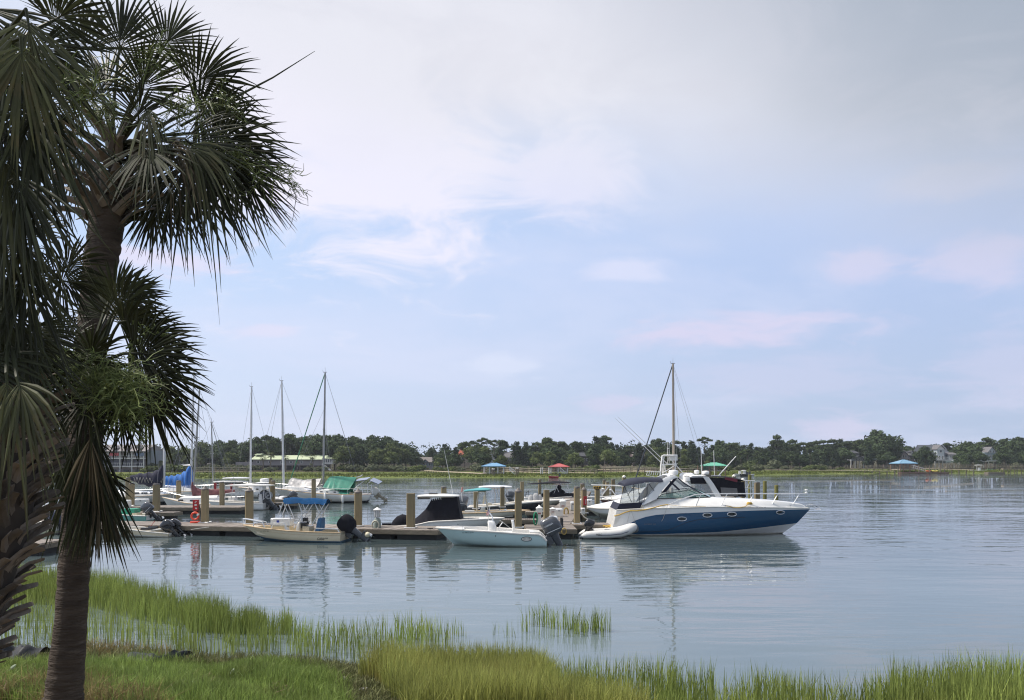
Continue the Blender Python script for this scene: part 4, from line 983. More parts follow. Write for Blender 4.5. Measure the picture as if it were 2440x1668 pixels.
MB().lathe([(.06, 0), (.09, .01), (.09, .03), (.03, .04)], b.at(*u4(850, 845), .36), 14, rot=Euler((R(90), 0, 0)).to_matrix() if False else Euler((R(-90), 0, 0)).to_matrix()).build('speaker', M_WHITE2, b.root)
m = MB(); m.lathe([(.03, 0), (.045, .02)], b.at(*u4(850, 845), .40), 10, rot=Euler((R(-90), 0, 0)).to_matrix()); m.build('speaker_cone', M_BLACK, b.root)
m = MB(); A, B_ = b.at(*u4(1155, 785), 0), b.at(*u4(1262, 872), 0); cc = (A+B_)/2; m.loft([[Vector((cc.x+dx_+p[1]*.07, p[0]*s_, cc.z+z_)) for p in rrect(.62, 2, n=16, e=4)] for dx_, z_, s_ in ((-.02, -.24, .95), (-.02, -.1, 1.05), (.0, .12, 1.05), (.03, .26, .9))])
m.build('leaning_post_backrest', M_WHITE, b.root, ang=50)
for y in (-.25, .25): MB().tube([(cc.x, y, cc.z-.22), (cc.x, y, cc.z-.75)], .018, 6).build('backrest_post', M_CHROME, b.root)
MB().box((cc.x+.30, 0, cc.z-.52), (.5, .8, .4)).build('helm_seat', M_WHITE, b.root)
m = MB(); m.box(b.at(*u4(1530, 925), .2), (.5, 1.2, .09)); m.build('stern_seat', M_WHITE2, b.root)
rail(b, [(*u4(285, 862), .75), (*u4(300, 838), .75), (*u4(600, 845), .85), (*u4(770, 860), .9)], .015, [((*u4(450, 842), .8), (*u4(450, 880), .8))], 'bow_rail')
rail(b, [(*u4(285, 862), -.75), (*u4(300, 838), -.75), (*u4(600, 845), -.85), (*u4(770, 860), -.9)], .015, [], 'bow_rail')
tp_ = b.at(*u4(1700, 985), 0)
MB().box((tp_.x+.28, 0, tp_.z-.28), (.14, 1.7, .55)).build('splashwell', M_WHITE, b.root)
mo = outboard(b, (tp_.x+.02, 0, tp_.z-.02), 27, 1.32, M_GREYMOTOR, M_GREYMOTOR, decals=M_ALU)
text3(mo, 'YAMAHA', .11, lambda u, v: mo_T((-.12-u*.80, .232, .36+v*.80)), M_ALU, bold=.004)
ring = []; 
for r0, mt, nm in ((1, M_INK, 'hull_badge_ring'),):
    c_ = u4(1410, 1033); ro = [sf(c_[0]+12*math.cos(a), c_[1]-5.0*math.sin(a), .012) for a in np.linspace(0, 6.283, 28)[:-1]]; MB().tube(ro, .014, 5, closed=True).build(nm, mt, b.root)
    MB().add([sf(c_[0]+11.6*math.cos(a), c_[1]-4.7*math.sin(a), .008) for a in np.linspace(0, 6.283, 28)[:-1]], [tuple(range(27))]).build('hull_badge', M_WHITE2, b.root, smooth=False)
hull_text(b, lambda x, y, o=.0: sf(x, y, .014), 'SEA', u4(1362, 0)[0], u4(0, 1040)[1], 2.8, mat('brown_gold_ink', (.14, .09, .04), .5), wpx=7.5); hull_text(b, lambda x, y, o=.0: sf(x, y, .014), 'H', u4(1426, 0)[0], u4(0, 1041)[1], 3.2, M_INK, wpx=5)
hull_text(b, sf, 'SC 8810 BW', u4(445, 0)[0], u4(0, 945)[1], 2.3, M_INK, wpx=28)
MB().lathe([(.01, 0), (.03, .01), (.03, .02)], sf(*u4(947, 986), .0), 8, rot=Euler((R(-90), 0, 0)).to_matrix()).build('drain_fitting', M_BLACK, b.root)
# flag: held by the boat, a thing of its own
fl = empty('flag', b.o+Vector((0, 0, 0)), 'small stars and stripes flag on the seafoam boat', 'flag')
fl.location = P(u4(852, 0)[0], u4(0, 760)[1], b.Yc); L0 = fl.location.copy(); W_ = lambda u, v, n=0.: P(*u4(u, v), b.Yc-n)-L0
MB().tube([W_(838, 770), W_(862, 540)], .012, 6).build('flagstaff', M_CHROME, fl)
A, B_, C_, D_ = W_(862, 560), W_(866, 640), W_(815, 695), W_(803, 660)   # hoist along the staff, fly hanging down left
def fq(s_, t_): return lerp(lerp(A, B_, t_), lerp(D_, C_, t_), s_)+Vector((0, .03*math.sin(s_*7+t_*2), 0))
mR, mWt, mB = mat('flag_red', (.42, .02, .03), .7), mat('flag_white', (.70, .68, .68), .7), mat('flag_blue', (.02, .04, .22), .7)
m = MB()
for i in range(13):
    for k in range(8): m.add([fq(k/8, i/13), fq((k+1)/8, i/13), fq((k+1)/8, (i+1)/13), fq(k/8, (i+1)/13)], [(0, 1, 2, 3)], 2 if (k < 3 and i < 7) else i % 2)
for r_ in range(4):
    for c_ in range(4):
        p = [fq((c_+.5)/4*.37+.022*math.cos(a), (r_+.6)/4*.52+.03*math.sin(a))+Vector((0, -.006, 0)) for a in np.linspace(0, 6.283, 11)[:-1]]
        m.add(p, [tuple(range(10))], 1)
m.build('flag_cloth', [mR, mWt, mB], fl)

# ---------------- white boat under a black cover
u3 = lambda u, v: (880+u/6.357, 1080+v/6.357)
b = Boat('covered_boat', 'white boat under a big black canvas cover with a hard roof', 'motorboat', 938, 1271, 1.15, 'r')
rows = [[u3(*p) for p in ((362, 1108), (560, 1100), (700, 1092), (830, 1062), (930, 1040), (1390, 1018), (1800, 996), (2040, 984))],
        [u3(*p) for p in ((362, 1180), (900, 1150), (1500, 1110), (1960, 1050))], [u3(*p) for p in ((362, 1214), (1500, 1214), (1830, 1190))]]
S, sf, _ = hull(b, rows, [M_WHITE, M_WHITE, M_WHITE], 2.4, keel=.3, p0=6, p1=1.2, q=2.1)
deck_open(b, S, .2, .4, .70, M_WHITE); rub_rail(b, S, M_RUBW, .05)
hardtop(b, u3(722, 0)[0], u3(1358, 0)[0], u3(0, 640)[1], .95, .10, M_WHITE2)
legs(b, [[(*u3(1310, 650), n), (*u3(1385, 1010), n)] for n in (.7, -.7)]+[[(*u3(940, 660), n), (*u3(930, 1000), n)] for n in (.7, -.7)])
# cover: draped surface from the roof edge down to the gunwale
rws = []; tl = [(690, 990), (760, 935), (850, 850), (905, 765), (935, 708), (1060, 692), (1180, 678), (1325, 655)]; bl = [(690, 1085), (760, 1075), (850, 1062), (930, 1048), (1010, 1040), (1130, 1032), (1260, 1024), (1392, 1014)]
m = MB()
for k in range(len(tl)*3-2):
    i, f = k//3, (k % 3)/3; i2 = min(i+1, len(tl)-1); T_ = (lerp(tl[i][0], tl[i2][0], f), lerp(tl[i][1], tl[i2][1], f)); B_ = (lerp(bl[i][0], bl[i2][0], f), lerp(bl[i][1], bl[i2][1], f))
    row = []
    for g in np.linspace(0, 1, 8):
        nt_ = .78 if i >= 3 else lerp(.3, .78, i/3); n_ = lerp(nt_, 1.08, g**.8)+.035*math.sin(k*1.7+g*2)*g; v = b.at(lerp(T_[0], B_[0], g)/6.357+880, lerp(T_[1], B_[1], g**.9)/6.357+1080, n_); row.append(v)
    rws.append([Vector((v.x, -v.y, v.z)) for v in reversed(row)]+row)
m.grid(rws); m.add(rws[-1], [tuple(range(len(rws[-1])))]); m.add(rws[0], [tuple(range(len(rws[0])))]); m.build('boat_cover', M_BLKCLOTH, b.root, ang=60)
m = MB()
for k in range(5): c_ = b.at(*u3(945+k*32, 690-k*4), .8); m.bar(c_+Vector((0, 0, .12)), c_+Vector((.05, 0, -.1)), .03)
m.build('rod_holders', M_CHROME, b.root); m = MB(); m.box(b.at(*u3(830, 668), 0), (.7, .7, .16)); m.build('radio_box', mat('dark_brown_box', (.06, .05, .045), .6), b.root)
m = MB(); A = b.at(*u3(970, 606), 0); m.box(A, (.5, .5, .04)); m.build('roof_vent', M_BLACK, b.root)
MB().tube([b.at(1079, 1176, .3), b.at(1070, 1130, .3), b.at(1058, 1071, .3)], [.022, .016, .008], 5).build('antenna', M_WHITE, b.root)
tp_ = b.at(*u3(365, 1095), 0)
m = MB(); secs = []
for x_, zt, wd in ((330, 1075, .2), (360, 1020, .40), (420, 955, .55), (500, 922, .60), (560, 940, .58), (640, 1000, .50), (690, 1040, .4)):
    T_ = b.at(*u3(x_, zt), 0); B_ = b.at(*u3(x_, 1108), 0); secs.append([Vector((T_.x, w_*wd*.62, lerp(B_.z, T_.z, h_))) for w_, h_ in ((-1, 0), (-1.05, .45), (-.8, .85), (-.3, 1), (.3, 1), (.8, .85), (1.05, .45), (1, 0))])
m.loft(secs); m.build('motor_cover', M_BLKCLOTH, b.root, ang=60)
MB().box(b.at(*u3(275, 1085), 0), (.6, .3, .22)).build('motor_bracket', M_BLACKMOTOR, b.root)
hull_text(b, sf, 'DC 1437 BW', u3(1330, 0)[0], u3(0, 1085)[1], 2.6, M_INK, wpx=30)

# ---------------- cream skiff with blue bimini
u2 = lambda u, v: (550+u/5.81, 1080+v/5.81)
b = Boat('skiff', 'cream skiff with a blue bimini top and black covered outboard', 'skiff', 812, 1294, 1.05, 'l')
rows = [[u2(*p) for p in ((1545, 1102), (1200, 1098), (800, 1082), (400, 1046), (118, 1006))],
        [u2(*p) for p in ((1545, 1138), (1200, 1140), (800, 1124), (400, 1084), (180, 1050))],
        [u2(*p) for p in ((1545, 1218), (1200, 1218), (700, 1205), (450, 1180), (300, 1140))],
        [u2(*p) for p in ((1545, 1246), (1200, 1246), (560, 1236), (420, 1205))]]
S, sf, _ = hull(b, rows, [M_CREAM, M_CREAM, M_BLUEB, M_BLUEB], 2.1, keel=.18, p0=9, p1=2.6, fwd=.3, stern=.95, q=3.2, N=30)
deck_open(b, S, .16, .38, .80, M_CREAM, .02); rub_rail(b, S, M_RUBT, .035)
m = MB(); m.grid([[sf(x, float(np.interp(x, [p[0] for p in sorted(rows[1])], [p[1] for p in sorted(rows[1])]))+d_, .012) for x in np.linspace(rows[1][-1][0]+6, rows[1][0][0]-1, 24)] for d_ in (-.35, .35)]); m.build('hull_strake', M_RUBT, b.root)
def cushion_box(b, u, v0, v1, w_, dep, n=0., mt=None, name='seat', lid=None):
    A, B_ = b.at(u-w_/2, v1, n), b.at(u+w_/2, v0, n); c_ = (A+B_)/2
    o = MB().box(c_, (abs(B_.x-A.x), dep, B_.z-A.z)).build(name, mt or M_WHITE, b.root)
    if lid is not None: MB().box(c_+Vector((0, 0, (B_.z-A.z)/2+.03)), (abs(B_.x-A.x)*1.05, dep*1.06, .07)).build('lid', lid, o)
    return o
console(b, u2(1005, 0)[0], u2(880, 0)[0], u2(0, 952)[1], u2(0, 1085)[1], .40, M_WHITE2)
MB().add([b.at(*u2(*p), n) for p, n in (((955, 955), .36), ((975, 868), .32), ((975, 868), -.32), ((955, 955), -.36))], [(0, 1, 2, 3)]).build('windscreen', glass('clear_screen', (.5, .45, .38), .35, .05), b.root, smooth=False)
c_ = b.at(*u2(1040, 985), .0); m = MB(); rt = Euler((0, R(-30), 0)).to_matrix(); m.tube([c_+rt @ Vector((0, .2*math.cos(a), .2*math.sin(a))) for a in np.linspace(0, 6.283, 17)[:-1]], .02, 6, closed=True)
for k in range(3): m.bar(c_, c_+rt @ Vector((0, .2*math.cos(k*2.1), .2*math.sin(k*2.1))), .02)
m.build('steering_wheel', M_BLACK, b.root)
m = MB(); m.box(b.at(*u2(1020, 922), .1), (.22, .25, .2)); m.box(b.at(*u2(1010, 1000), .05), (.25, .4, .3)); m.build('instruments', M_BLACK, b.root)
m = MB(); secs = []
for v, dx_, hw_ in ((1072, 0, .44), (1000, .06, .42), (930, .16, .38), (900, .2, .34), (896, .22, .2)):
    A, B_ = b.at(*u2(1150+(1072-v)*.28, v), 0), b.at(*u2(1300, v), 0); secs.append([Vector((lerp(A.x, B_.x, .5+p[0]/2), p[1]*hw_, A.z)) for p in rrect(1, 2, n=16, e=5)])
m.loft(secs); m.build('seat_cover', M_BLUECOV, b.root, ang=45)
cushion_box(b, u2(1060, 0)[0], u2(0, 1010)[1], u2(0, 1080)[1], 16, .8, 0, M_TAN, 'helm_seat')
m = MB(); A = b.at(*u2(760, 1060), .3); m.box(A+Vector((0, 0, 0)), (.08, .45, .38), Euler((0, R(14), 0)).to_matrix()); m.box(A+Vector((.2, 0, -.18)), (.45, .45, .09)); m.build('folding_seat', M_WHITE2, b.root)
for sg in (1, -1):
    rail(b, [(*u2(128, 985), sg*.55), (*u2(132, 915), sg*.55), (*u2(300, 938), sg*.8), (*u2(420, 960), sg*.9), (*u2(455, 1035), sg*.92)], .03, [((*u2(290, 937), sg*.8), (*u2(290, 1020), sg*.8))], 'bow_rail')
    rail(b, [(*u2(552, 1045), sg*.93), (*u2(580, 978), sg*.93), (*u2(745, 975), sg*.93), (*u2(772, 1062), sg*.93)], .028, [], 'side_rail')
    rail(b, [(*u2(1170, 1090), sg*.95), (*u2(1185, 1042), sg*.95), (*u2(1500, 1050), sg*.95), (*u2(1528, 1095), sg*.95)], .03, [], 'stern_rail')
# bimini: two sagging bays with turned-down edges
m = MB(); rws = []
for g in np.linspace(0, 1, 22):
    x_ = lerp(722, 1345, g); hump = 652-14*abs(math.sin(g*math.pi*2.2))+22*max(0, g-.35); drop = 46+18*abs(math.sin(g*math.pi*2.2+.5)) if .02 < g < .98 else 26
    row = []
    for n_ in np.linspace(-1, 1, 13):
        yy_ = hump-26*(1-n_*n_); 
        if abs(n_) > .93: yy_ = hump+drop*(1.0 if n_ > 0 else 1.0)
        row.append(b.at(*u2(x_, yy_), n_*.98 if abs(n_) <= .93 else math.copysign(.99, n_)))
    rws.append(row)
m.grid(rws); m.build('bimini_top', M_BLUECLOTH, b.root, ang=60)
for sg in (1, -1):
    for A_, B_ in (((735, 700), (842, 940)), ((1100, 700), (878, 1045)), ((948, 690), (1000, 845)), ((1322, 700), (1140, 995)), ((1180, 690), (1242, 832)), ((720, 700), (655, 865))):
        MB().tube([b.at(*u2(*A_), sg*.95), b.at(*u2(*B_), sg*.92)], .026, 6).build('bimini_frame', M_ALU, b.root)
tp_ = b.at(*u2(1560, 1105), 0)
mo = outboard(b, (tp_.x-.02, 0, tp_.z+.10), 52, 1.24, M_BLACKMOTOR, M_GREYMOTOR, covered=M_BLKCLOTH)
pc = Vector((tp_.x-1.52, -.0, tp_.z-.18))
hull_text(b, sf, 'SC 9955 BR', u2(385, 0)[0], u2(0, 1098)[1], 3.0, M_INK, wpx=22)
hull_text(b, sf, 'C', u2(1212, 0)[0], u2(0, 1196)[1], 4.6, M_INK, shear=.3, bold=.12, wpx=4.6); hull_text(b, sf, 'AROLINA', u2(1246, 0)[0], u2(0, 1186)[1], 2.7, M_INK, shear=.35, bold=.08, wpx=21.5); hull_text(b, sf, 'SKIFF', u2(1234, 0)[0], u2(0, 1206)[1], 2.7, M_INK, shear=.35, bold=.08, wpx=13.5)
m = MB(); m.grid([[sf(x, y, .012) for x in np.linspace(u2(1212, 0)[0], u2(1238, 0)[0], 4)] for y in (u2(0, 1201)[1], u2(0, 1205)[1])]); m.build('lettering', M_INK, b.root)
skiff = b; skiff.yaw(-6)
rm = Matrix.Rotation(R(-6), 3, 'Z')
def skp(u, v, n=0.): 
    l = b.at(*u2(u, v), n); return b.o+(skiff.root.rotation_euler.to_matrix() @ l)
A, B_ = skp(535, 1015, .0), skp(828, 905, .0); cc = (A+B_)/2
ck = empty('cooler', (cc.x, cc.y, A.z), 'big white cooler on the bow of the cream skiff', 'cooler', rz=R(-6)); h_ = B_.z-A.z; w_ = abs(B_.x-A.x)
MB().box((0, 0, h_*.42), (w_*.95, .55, h_*.84)).build('body', M_WHITE, ck); m = MB(); m.loft([[Vector((p[0]*s_, p[1]*s_, z_)) for p in rrect(w_, .6, n=20, e=8)] for s_, z_ in ((1, h_*.84), (1, h_*.95), (.95, h_))]); m.build('lid', M_WHITE, ck, ang=30)
MB().box((-.12, -.282, h_*.62), (.14, .012, .12)).build('sticker', mat('blue_sticker', (.02, .05, .35), .5), ck)
MB().lathe([(.01, -.15), (.12, -.10), (.16, 0), (.12, .10), (.01, .15)], skp(1905, 1125, .05), 14).build('buoy', mat('cream_buoy', (.62, .56, .40), .6, var=.15), None, 'cream ball float hanging by the propeller of the cream skiff', cat='buoy', ang=80)

# ---------------- white skiff with two black outboards
u1 = lambda u, v: (200+u/5.81, 1080+v/5.81)
b = Boat('skiff', 'low white skiff with two black outboards tilted up', 'skiff', 400, 1281, .9, 'l')
rows = [[u1(*p) for p in ((1165, 1112), (900, 1090), (700, 1066), (530, 1040), (400, 1012), (330, 990))], [u1(*p) for p in ((1165, 1150), (700, 1128), (480, 1080), (380, 1030))], [u1(*p) for p in ((1165, 1170), (700, 1160), (430, 1110))]]
S, sf, _ = hull(b, rows, [M_CREAM, M_WHITE2, M_WHITE2], 1.8, keel=.16, p0=8, p1=2, q=2.8, fwd=.35)
deck_open(b, S, .14, .34, .78, M_WHITE2); rub_rail(b, S, M_RUBW, .03)
for x_, nm in ((700, 'seat'), (950, 'seat')): cushion_box(b, u1(x_, 0)[0], u1(0, 1062)[1], u1(0, 1080)[1], 9, 1.5, 0, M_CREAM, nm)
m = MB(); m.box(b.at(*u1(900, 1045), .2), (.8, .3, .10)); m.box(b.at(*u1(960, 1030), -.2), (.5, .2, .16)); m.build('fuel_tank', M_BLACK, b.root)
MB().tube([b.at(*u1(880, 1075), .3), b.at(*u1(1150, 1040), .35)], .05, 8).build('rolled_pad', M_WHITE2, b.root)
for n_, dx_ in ((.28, 0), (-.32, -.12)):
    p_ = b.at(*u1(1165, 1090), 0); outboard(b, (p_.x+dx_, b.ny(n_), p_.z+.02), 48, .92, M_BLACKMOTOR, M_BLACKMOTOR)
m = MB(); m.tube([b.at(*u1(925, 1010), 0), b.at(*u1(980, 940), 0)], .015, 5); m.build('tiller', M_RED, b.root)
MB().tube([b.at(*u1(735, 1050), .6), b.at(*u1(735, 1000), .6), b.at(*u1(760, 1000), .6), b.at(*u1(765, 1050), .6)], .012, 5).build('grab_rail', M_CHROME, b.root)

# ---------------- turquoise skiff with grey outboard, behind the near dock on the left
M_TURQ = mat('turquoise_gelcoat', (.16, .40, .33), .4, coat=.2, var=.1, dirt=(.32, .36, .30), dirt_amt=.5)
b = Boat('skiff', 'small turquoise skiff with a grey outboard behind the near dock', 'skiff', 346, 1246, .8, 'l')
rows = [[u1(*p) for p in ((850, 870), (620, 862), (430, 840), (250, 800), (120, 770))], [u1(*p) for p in ((850, 945), (400, 930), (200, 860))], [u1(*p) for p in ((850, 968), (400, 962), (250, 930))]]
S, sf, _ = hull(b, rows, [M_TURQ, M_WHITE2, M_WHITE2], 1.7, keel=.16, p0=7, p1=2, q=2.6)
deck_open(b, S, .14, .3, .75, M_WHITE2); rub_rail(b, S, M_RUBW, .04)
cushion_box(b, u1(650, 0)[0], u1(0, 768)[1], u1(0, 850)[1], 31, .9, 0, mat('green_box', (.03, .33, .20), .5, var=.1), 'storage_box'); cushion_box(b, u1(735, 0)[0], u1(0, 825)[1], u1(0, 868)[1], 12, .8, .3, M_CREAM, 'seat')
p_ = b.at(*u1(855, 862), 0); outboard(b, (p_.x, 0, p_.z+.12), 46, 1.05, M_GREYMOTOR, M_BLACKMOTOR, decals=M_ALU)
m = MB()
for k in range(6): m.bar(P(u1(565+k*17, 0)[0], u1(0, 712)[1], 61), P(u1(560+k*15, 0)[0], u1(0, 765)[1], 61), .06, .03)
m.bar(P(*u1(560, 765), 61), P(*u1(650, 765), 61), .05); m.bar(P(*u1(565, 712), 61), P(*u1(660, 712), 61), .05)
m.build('deck_chair_back', M_WHITE2, None, 'slatted white chair back above the turquoise skiff', cat='chair')

# ---------------- boats half hidden behind the palm on the left
ul = lambda u, v: (50+u/5.81, 1120+v/5.81)
M_PALEY = mat('pale_yellow_gelcoat', (.58, .58, .38), .4, coat=.2, var=.1)
b = Boat('skiff', 'pale yellow skiff glimpsed between the two palm trunks', 'skiff', 120, 1276, 1.0, 'l')
rows = [[ul(*p) for p in ((410, 768), (100, 762), (-200, 735), (-420, 700))], [ul(*p) for p in ((410, 880), (100, 880), (-300, 830))], [ul(*p) for p in ((410, 906), (-250, 900))]]
S, sf, _ = hull(b, rows, [M_PALEY, M_WHITE2, M_WHITE2], 1.9, keel=.2, p0=7, p1=2); deck_open(b, S, .16, .35, .75, M_WHITE2); rub_rail(b, S, M_RUBW, .045)
p_ = b.at(*ul(415, 745), 0); outboard(b, (p_.x, 0, p_.z+.05), 30, 1.15, M_BLACKMOTOR, M_BLACKMOTOR, covered=mat('navy_motor_cover', (.05, .055, .09), .8, var=.2))
b = Boat('cabin_boat', 'white cabin boat glimpsed between the two palm trunks', 'motorboat', 150, 1236, 1.2, 'l')
rows = [[ul(*p) for p in ((560, 560), (200, 555), (-200, 540), (-420, 520))], [ul(*p) for p in ((560, 650), (-300, 620))], [ul(*p) for p in ((560, 674), (-250, 670))]]
S, sf, _ = hull(b, rows, [M_WHITE, M_WHITE2, M_WHITE2], 2.3, keel=.3); deck_open(b, S, .2, .35, .5, M_WHITE2)
A, B_ = b.at(*ul(120, 560), 0), b.at(*ul(420, 470), 0); m = MB(); m.loft([[Vector((lerp(A.x, B_.x, .5+p[0]*s_/2), p[1]*.9*s_, lerp(A.z, B_.z, f))) for p in rrect(1, 2, n=16, e=5)] for f, s_ in ((0, 1), (.8, .9), (1, .8))]); m.build('cabin', M_WHITE, b.root, ang=40)
MB().tube([b.at(*ul(280, 420), .6), b.at(*ul(300, 370), .6), b.at(*ul(420, 330), .6), b.at(*ul(470, 430), .6)], .03, 6).build('rail', M_CHROME, b.root)
MB().add([b.at(*ul(*p), .7) for p in ((370, 400), (390, 330), (490, 340), (480, 420))], [(0, 1, 2, 3)]).build('windscreen', M_WIND, b.root, smooth=False)

# ---------------- beige boat with teal top
b = Boat('center_console_boat', 'beige center console boat with a teal canvas top', 'motorboat', 1086, 1237, 1.1, 'r')
rows = [[u4(*p) for p in ((350, 652), (600, 646), (840, 638), (1240, 616), (1462, 606))], [u4(*p) for p in ((350, 705), (900, 700), (1200, 680), (1390, 650))], [u4(*p) for p in ((350, 738), (1000, 736), (1260, 715))]]
M_BEIGE = mat('beige_gelcoat', (.56, .53, .44), .3, coat=.3, var=.06)
S, sf, _ = hull(b, rows, [M_BEIGE, M_BEIGE, M_BEIGE], 2.2, keel=.25, p0=7, p1=1.6, q=2.4); deck_open(b, S, .18, .4, .72, M_WHITE2); rub_rail(b, S, M_RUBT, .045)
console(b, u4(670, 0)[0], u4(845, 0)[0], u4(0, 560)[1], u4(0, 650)[1], .5, M_BEIGE, .12)
hardtop(b, u4(470, 0)[0], u4(885, 0)[0], u4(0, 305)[1], .9, .10, M_TEAL, 'canvas_top', .10, -3)
legs(b, [[(*u4(700, 315), n), (*u4(668, 480), n), (*u4(665, 640), n)] for n in (.5, -.5)]+[[(*u4(790, 315), n), (*u4(800, 430), n), (*u4(840, 630), n)] for n in (.5, -.5)]+[[(*u4(690, 320), n), (*u4(800, 322), n)] for n in (.5, -.5)], .05, mat('tan_tube', (.55, .50, .40), .4))
rail(b, [(*u4(840, 600), .85), (*u4(850, 588), .85), (*u4(1000, 590), .8), (*u4(1025, 612), .8)], .016, [], 'side_rail')
MB().lathe([(.10, 0), (.12, .06), (.06, .13)], b.at(*u4(1095, 610), 0), 12).build('bow_light', M_WHITE, b.root)
m = MB(); m.box(b.at(*u4(560, 625), .3), (.7, .5, .22)); m.build('seat', M_WHITE2, b.root)
hull_text(b, sf, 'SC 7184 BN', u4(1108, 0)[0], u4(0, 684)[1], 2.8, M_INK, shear=.15, wpx=26); hull_text(b, sf, 'AKI', u4(425, 0)[0], u4(0, 696)[1], 2.8, M_INK, shear=.3, wpx=6.5, bold=.05)

# ---------------- dark hulled boat with white top
M_CHAR = mat('charcoal_gelcoat', (.035, .034, .038), .2, coat=.6, var=.06)
b = Boat('center_console_boat', 'charcoal hulled center console boat with a white hard top', 'motorboat', 1114, 1223, 1.2, 'r')
rows = [[u4(*p) for p in ((525, 562), (870, 545), (1250, 503), (1672, 466))], [u4(*p) for p in ((525, 610), (1250, 612), (1600, 548))], [u4(*p) for p in ((525, 645), (1250, 645), (1520, 620))]]
S, sf, _ = hull(b, rows, [M_CHAR, M_CHAR, M_BOTTOM], 2.4, keel=.3, p0=6, p1=1.3, q=2.2); deck_open(b, S, .2, .42, .70, M_WHITE2); rub_rail(b, S, M_RUBW, .075)
console(b, u4(960, 0)[0], u4(1165, 0)[0], u4(0, 398)[1], u4(0, 520)[1], .62, M_TAN, .15)
hardtop(b, u4(690, 0)[0], u4(1195, 0)[0], u4(0, 245)[1], 1.05, .17, M_WHITE)
legs(b, [[(*u4(920, 258), n), (*u4(945, 350), n), (*u4(938, 500), n)] for n in (.6, -.6)]+[[(*u4(1030, 258), n), (*u4(1080, 380), n), (*u4(1140, 480), n)] for n in (.6, -.6)]+[[(*u4(960, 258), n), (*u4(1000, 400), n)] for n in (.6, -.6)]+[[(*u4(1090, 258), n), (*u4(1120, 300), n), (*u4(1130, 380), n)] for n in (.6, -.6)], .05)
cushion_box(b, u4(860, 0)[0], u4(0, 490)[1], u4(0, 530)[1], 9, 1.0, 0, M_TAN, 'seat'); m = MB(); A = b.at(*u4(775, 440), 0); m.box(A, (.14, .6, .7), Euler((0, R(10), 0)).to_matrix()); m.build('seat_back', M_TAN, b.root)
p_ = b.at(*u4(530, 545), 0); outboard(b, (p_.x, 0, p_.z+.02), 10, 1.35, mat('silver_motor_paint', (.16, .165, .18), .25, .3, coat=.4), M_GREYMOTOR, decals=M_WHITE2)
MB().tube([b.at(*u4(448, 470), .9), b.at(*u4(438, 345), .9)], .03, 6).build('flag_pole', M_WHITE, b.root)
MB().tube([b.at(*u4(440, 330), .9), b.at(*u4(452, 255), .9)], .06, 6).build('pennant', mat('red_white_cloth', (.55, .25, .22), .7), b.root)

# ---------------- white boat with grey covers, and the runabout with a black bimini
b = Boat('motorboat', 'white motorboat with grey canvas covers, its bow at the walkway', 'motorboat', 1226, 1208, 1.1, 'r')
rows = [[u4(*p) for p in ((1225, 470), (1450, 474), (1700, 462), (1900, 452), (2055, 444))], [u4(*p) for p in ((1225, 520), (1700, 512), (1990, 480))], [u4(*p) for p in ((1225, 552), (1700, 552), (1930, 530))]]
S, sf, _ = hull(b, rows, [M_BEIGE, M_BEIGE, M_BEIGE], 2.3, keel=.3); deck_open(b, S, .2, .35, .6, M_WHITE); rub_rail(b, S, M_RUBW, .06)
for x_, w_, nm in ((1480, 80, 'cover'), (1550, 90, 'cover'), (1610, 60, 'cover')):
    A = b.at(*u4(x_, 345+(1550-x_)*.0+abs(x_-1550)*.35), .2); B_ = b.at(*u4(x_, 475), .2); m = MB(); hw = w_/6.281/b.ppm*.62
    m.loft([[Vector((A.x+p[0]*hw*s_, p[1]*hw*1.6*s_+A.y, lerp(B_.z, A.z, f))) for p in rrect(2, 1.2, n=14, e=3)] for f, s_ in ((0, 1.1), (.6, .85), (.92, .55), (1, .25))]); m.build(nm, M_GREYCLOTH, b.root, ang=60)
for n_ in (.35, -.35):
    p_ = b.at(*u4(1225, 452), 0); outboard(b, (p_.x, b.ny(n_), p_.z+.05), 8, 1.2, M_GREYMOTOR, M_GREYMOTOR, decals=M_ALU)
hull_text(b, sf, 'SC 3352 BX', u4(1790, 0)[0], u4(0, 516)[1], 2.4, M_INK, wpx=22)
b = Boat('runabout', 'white runabout with a long black bimini top and black bow cover', 'motorboat', 1250, 1199, 1.1, 'r')
rows = [[u4(*p) for p in ((1380, 420), (1640, 440), (1900, 412), (2120, 394), (2330, 385))], [u4(*p) for p in ((1380, 445), (1640, 462), (2120, 440), (2290, 420))], [u4(*p) for p in ((1380, 496), (2120, 496), (2240, 470))]]
S, sf, _ = hull(b, rows, [M_WHITE, mat('grey_gelcoat', (.24, .24, .25), .25, coat=.4), M_BOTTOM], 2.3, keel=.3); deck_open(b, S, .22, .3, .45, M_WHITE); rub_rail(b, S, M_RUBW, .05)
hardtop(b, u4(1422, 0)[0], u4(2078, 0)[0], u4(0, 205)[1], 1.0, .07, M_BLKCLOTH, 'bimini_top', .12, -3.5)
legs(b, [[(*u4(A_, 215), n), (*u4(B_, 350), n)] for A_, B_ in ((1690, 1720), (1840, 1905), (1880, 1820), (2020, 2060), (2040, 1985)) for n in (.8, -.8)], .02)
m = MB(); secs = []
for x_, yt in ((1640, 352), (1750, 345), (1820, 305), (1900, 262), (1960, 300), (2010, 345), (2120, 350)):
    A, B_ = b.at(*u4(x_, yt), .3), b.at(*u4(x_, 400), .3); secs.append([Vector((A.x, y_, lerp(B_.z, A.z, f))) for y_, f in ((-.95, 0), (-.8, .6), (-.3, 1), (.3, 1), (.8, .6), (.95, 0))])
m.loft(secs); m.build('bow_cover', M_BLKCLOTH, b.root, ang=60)
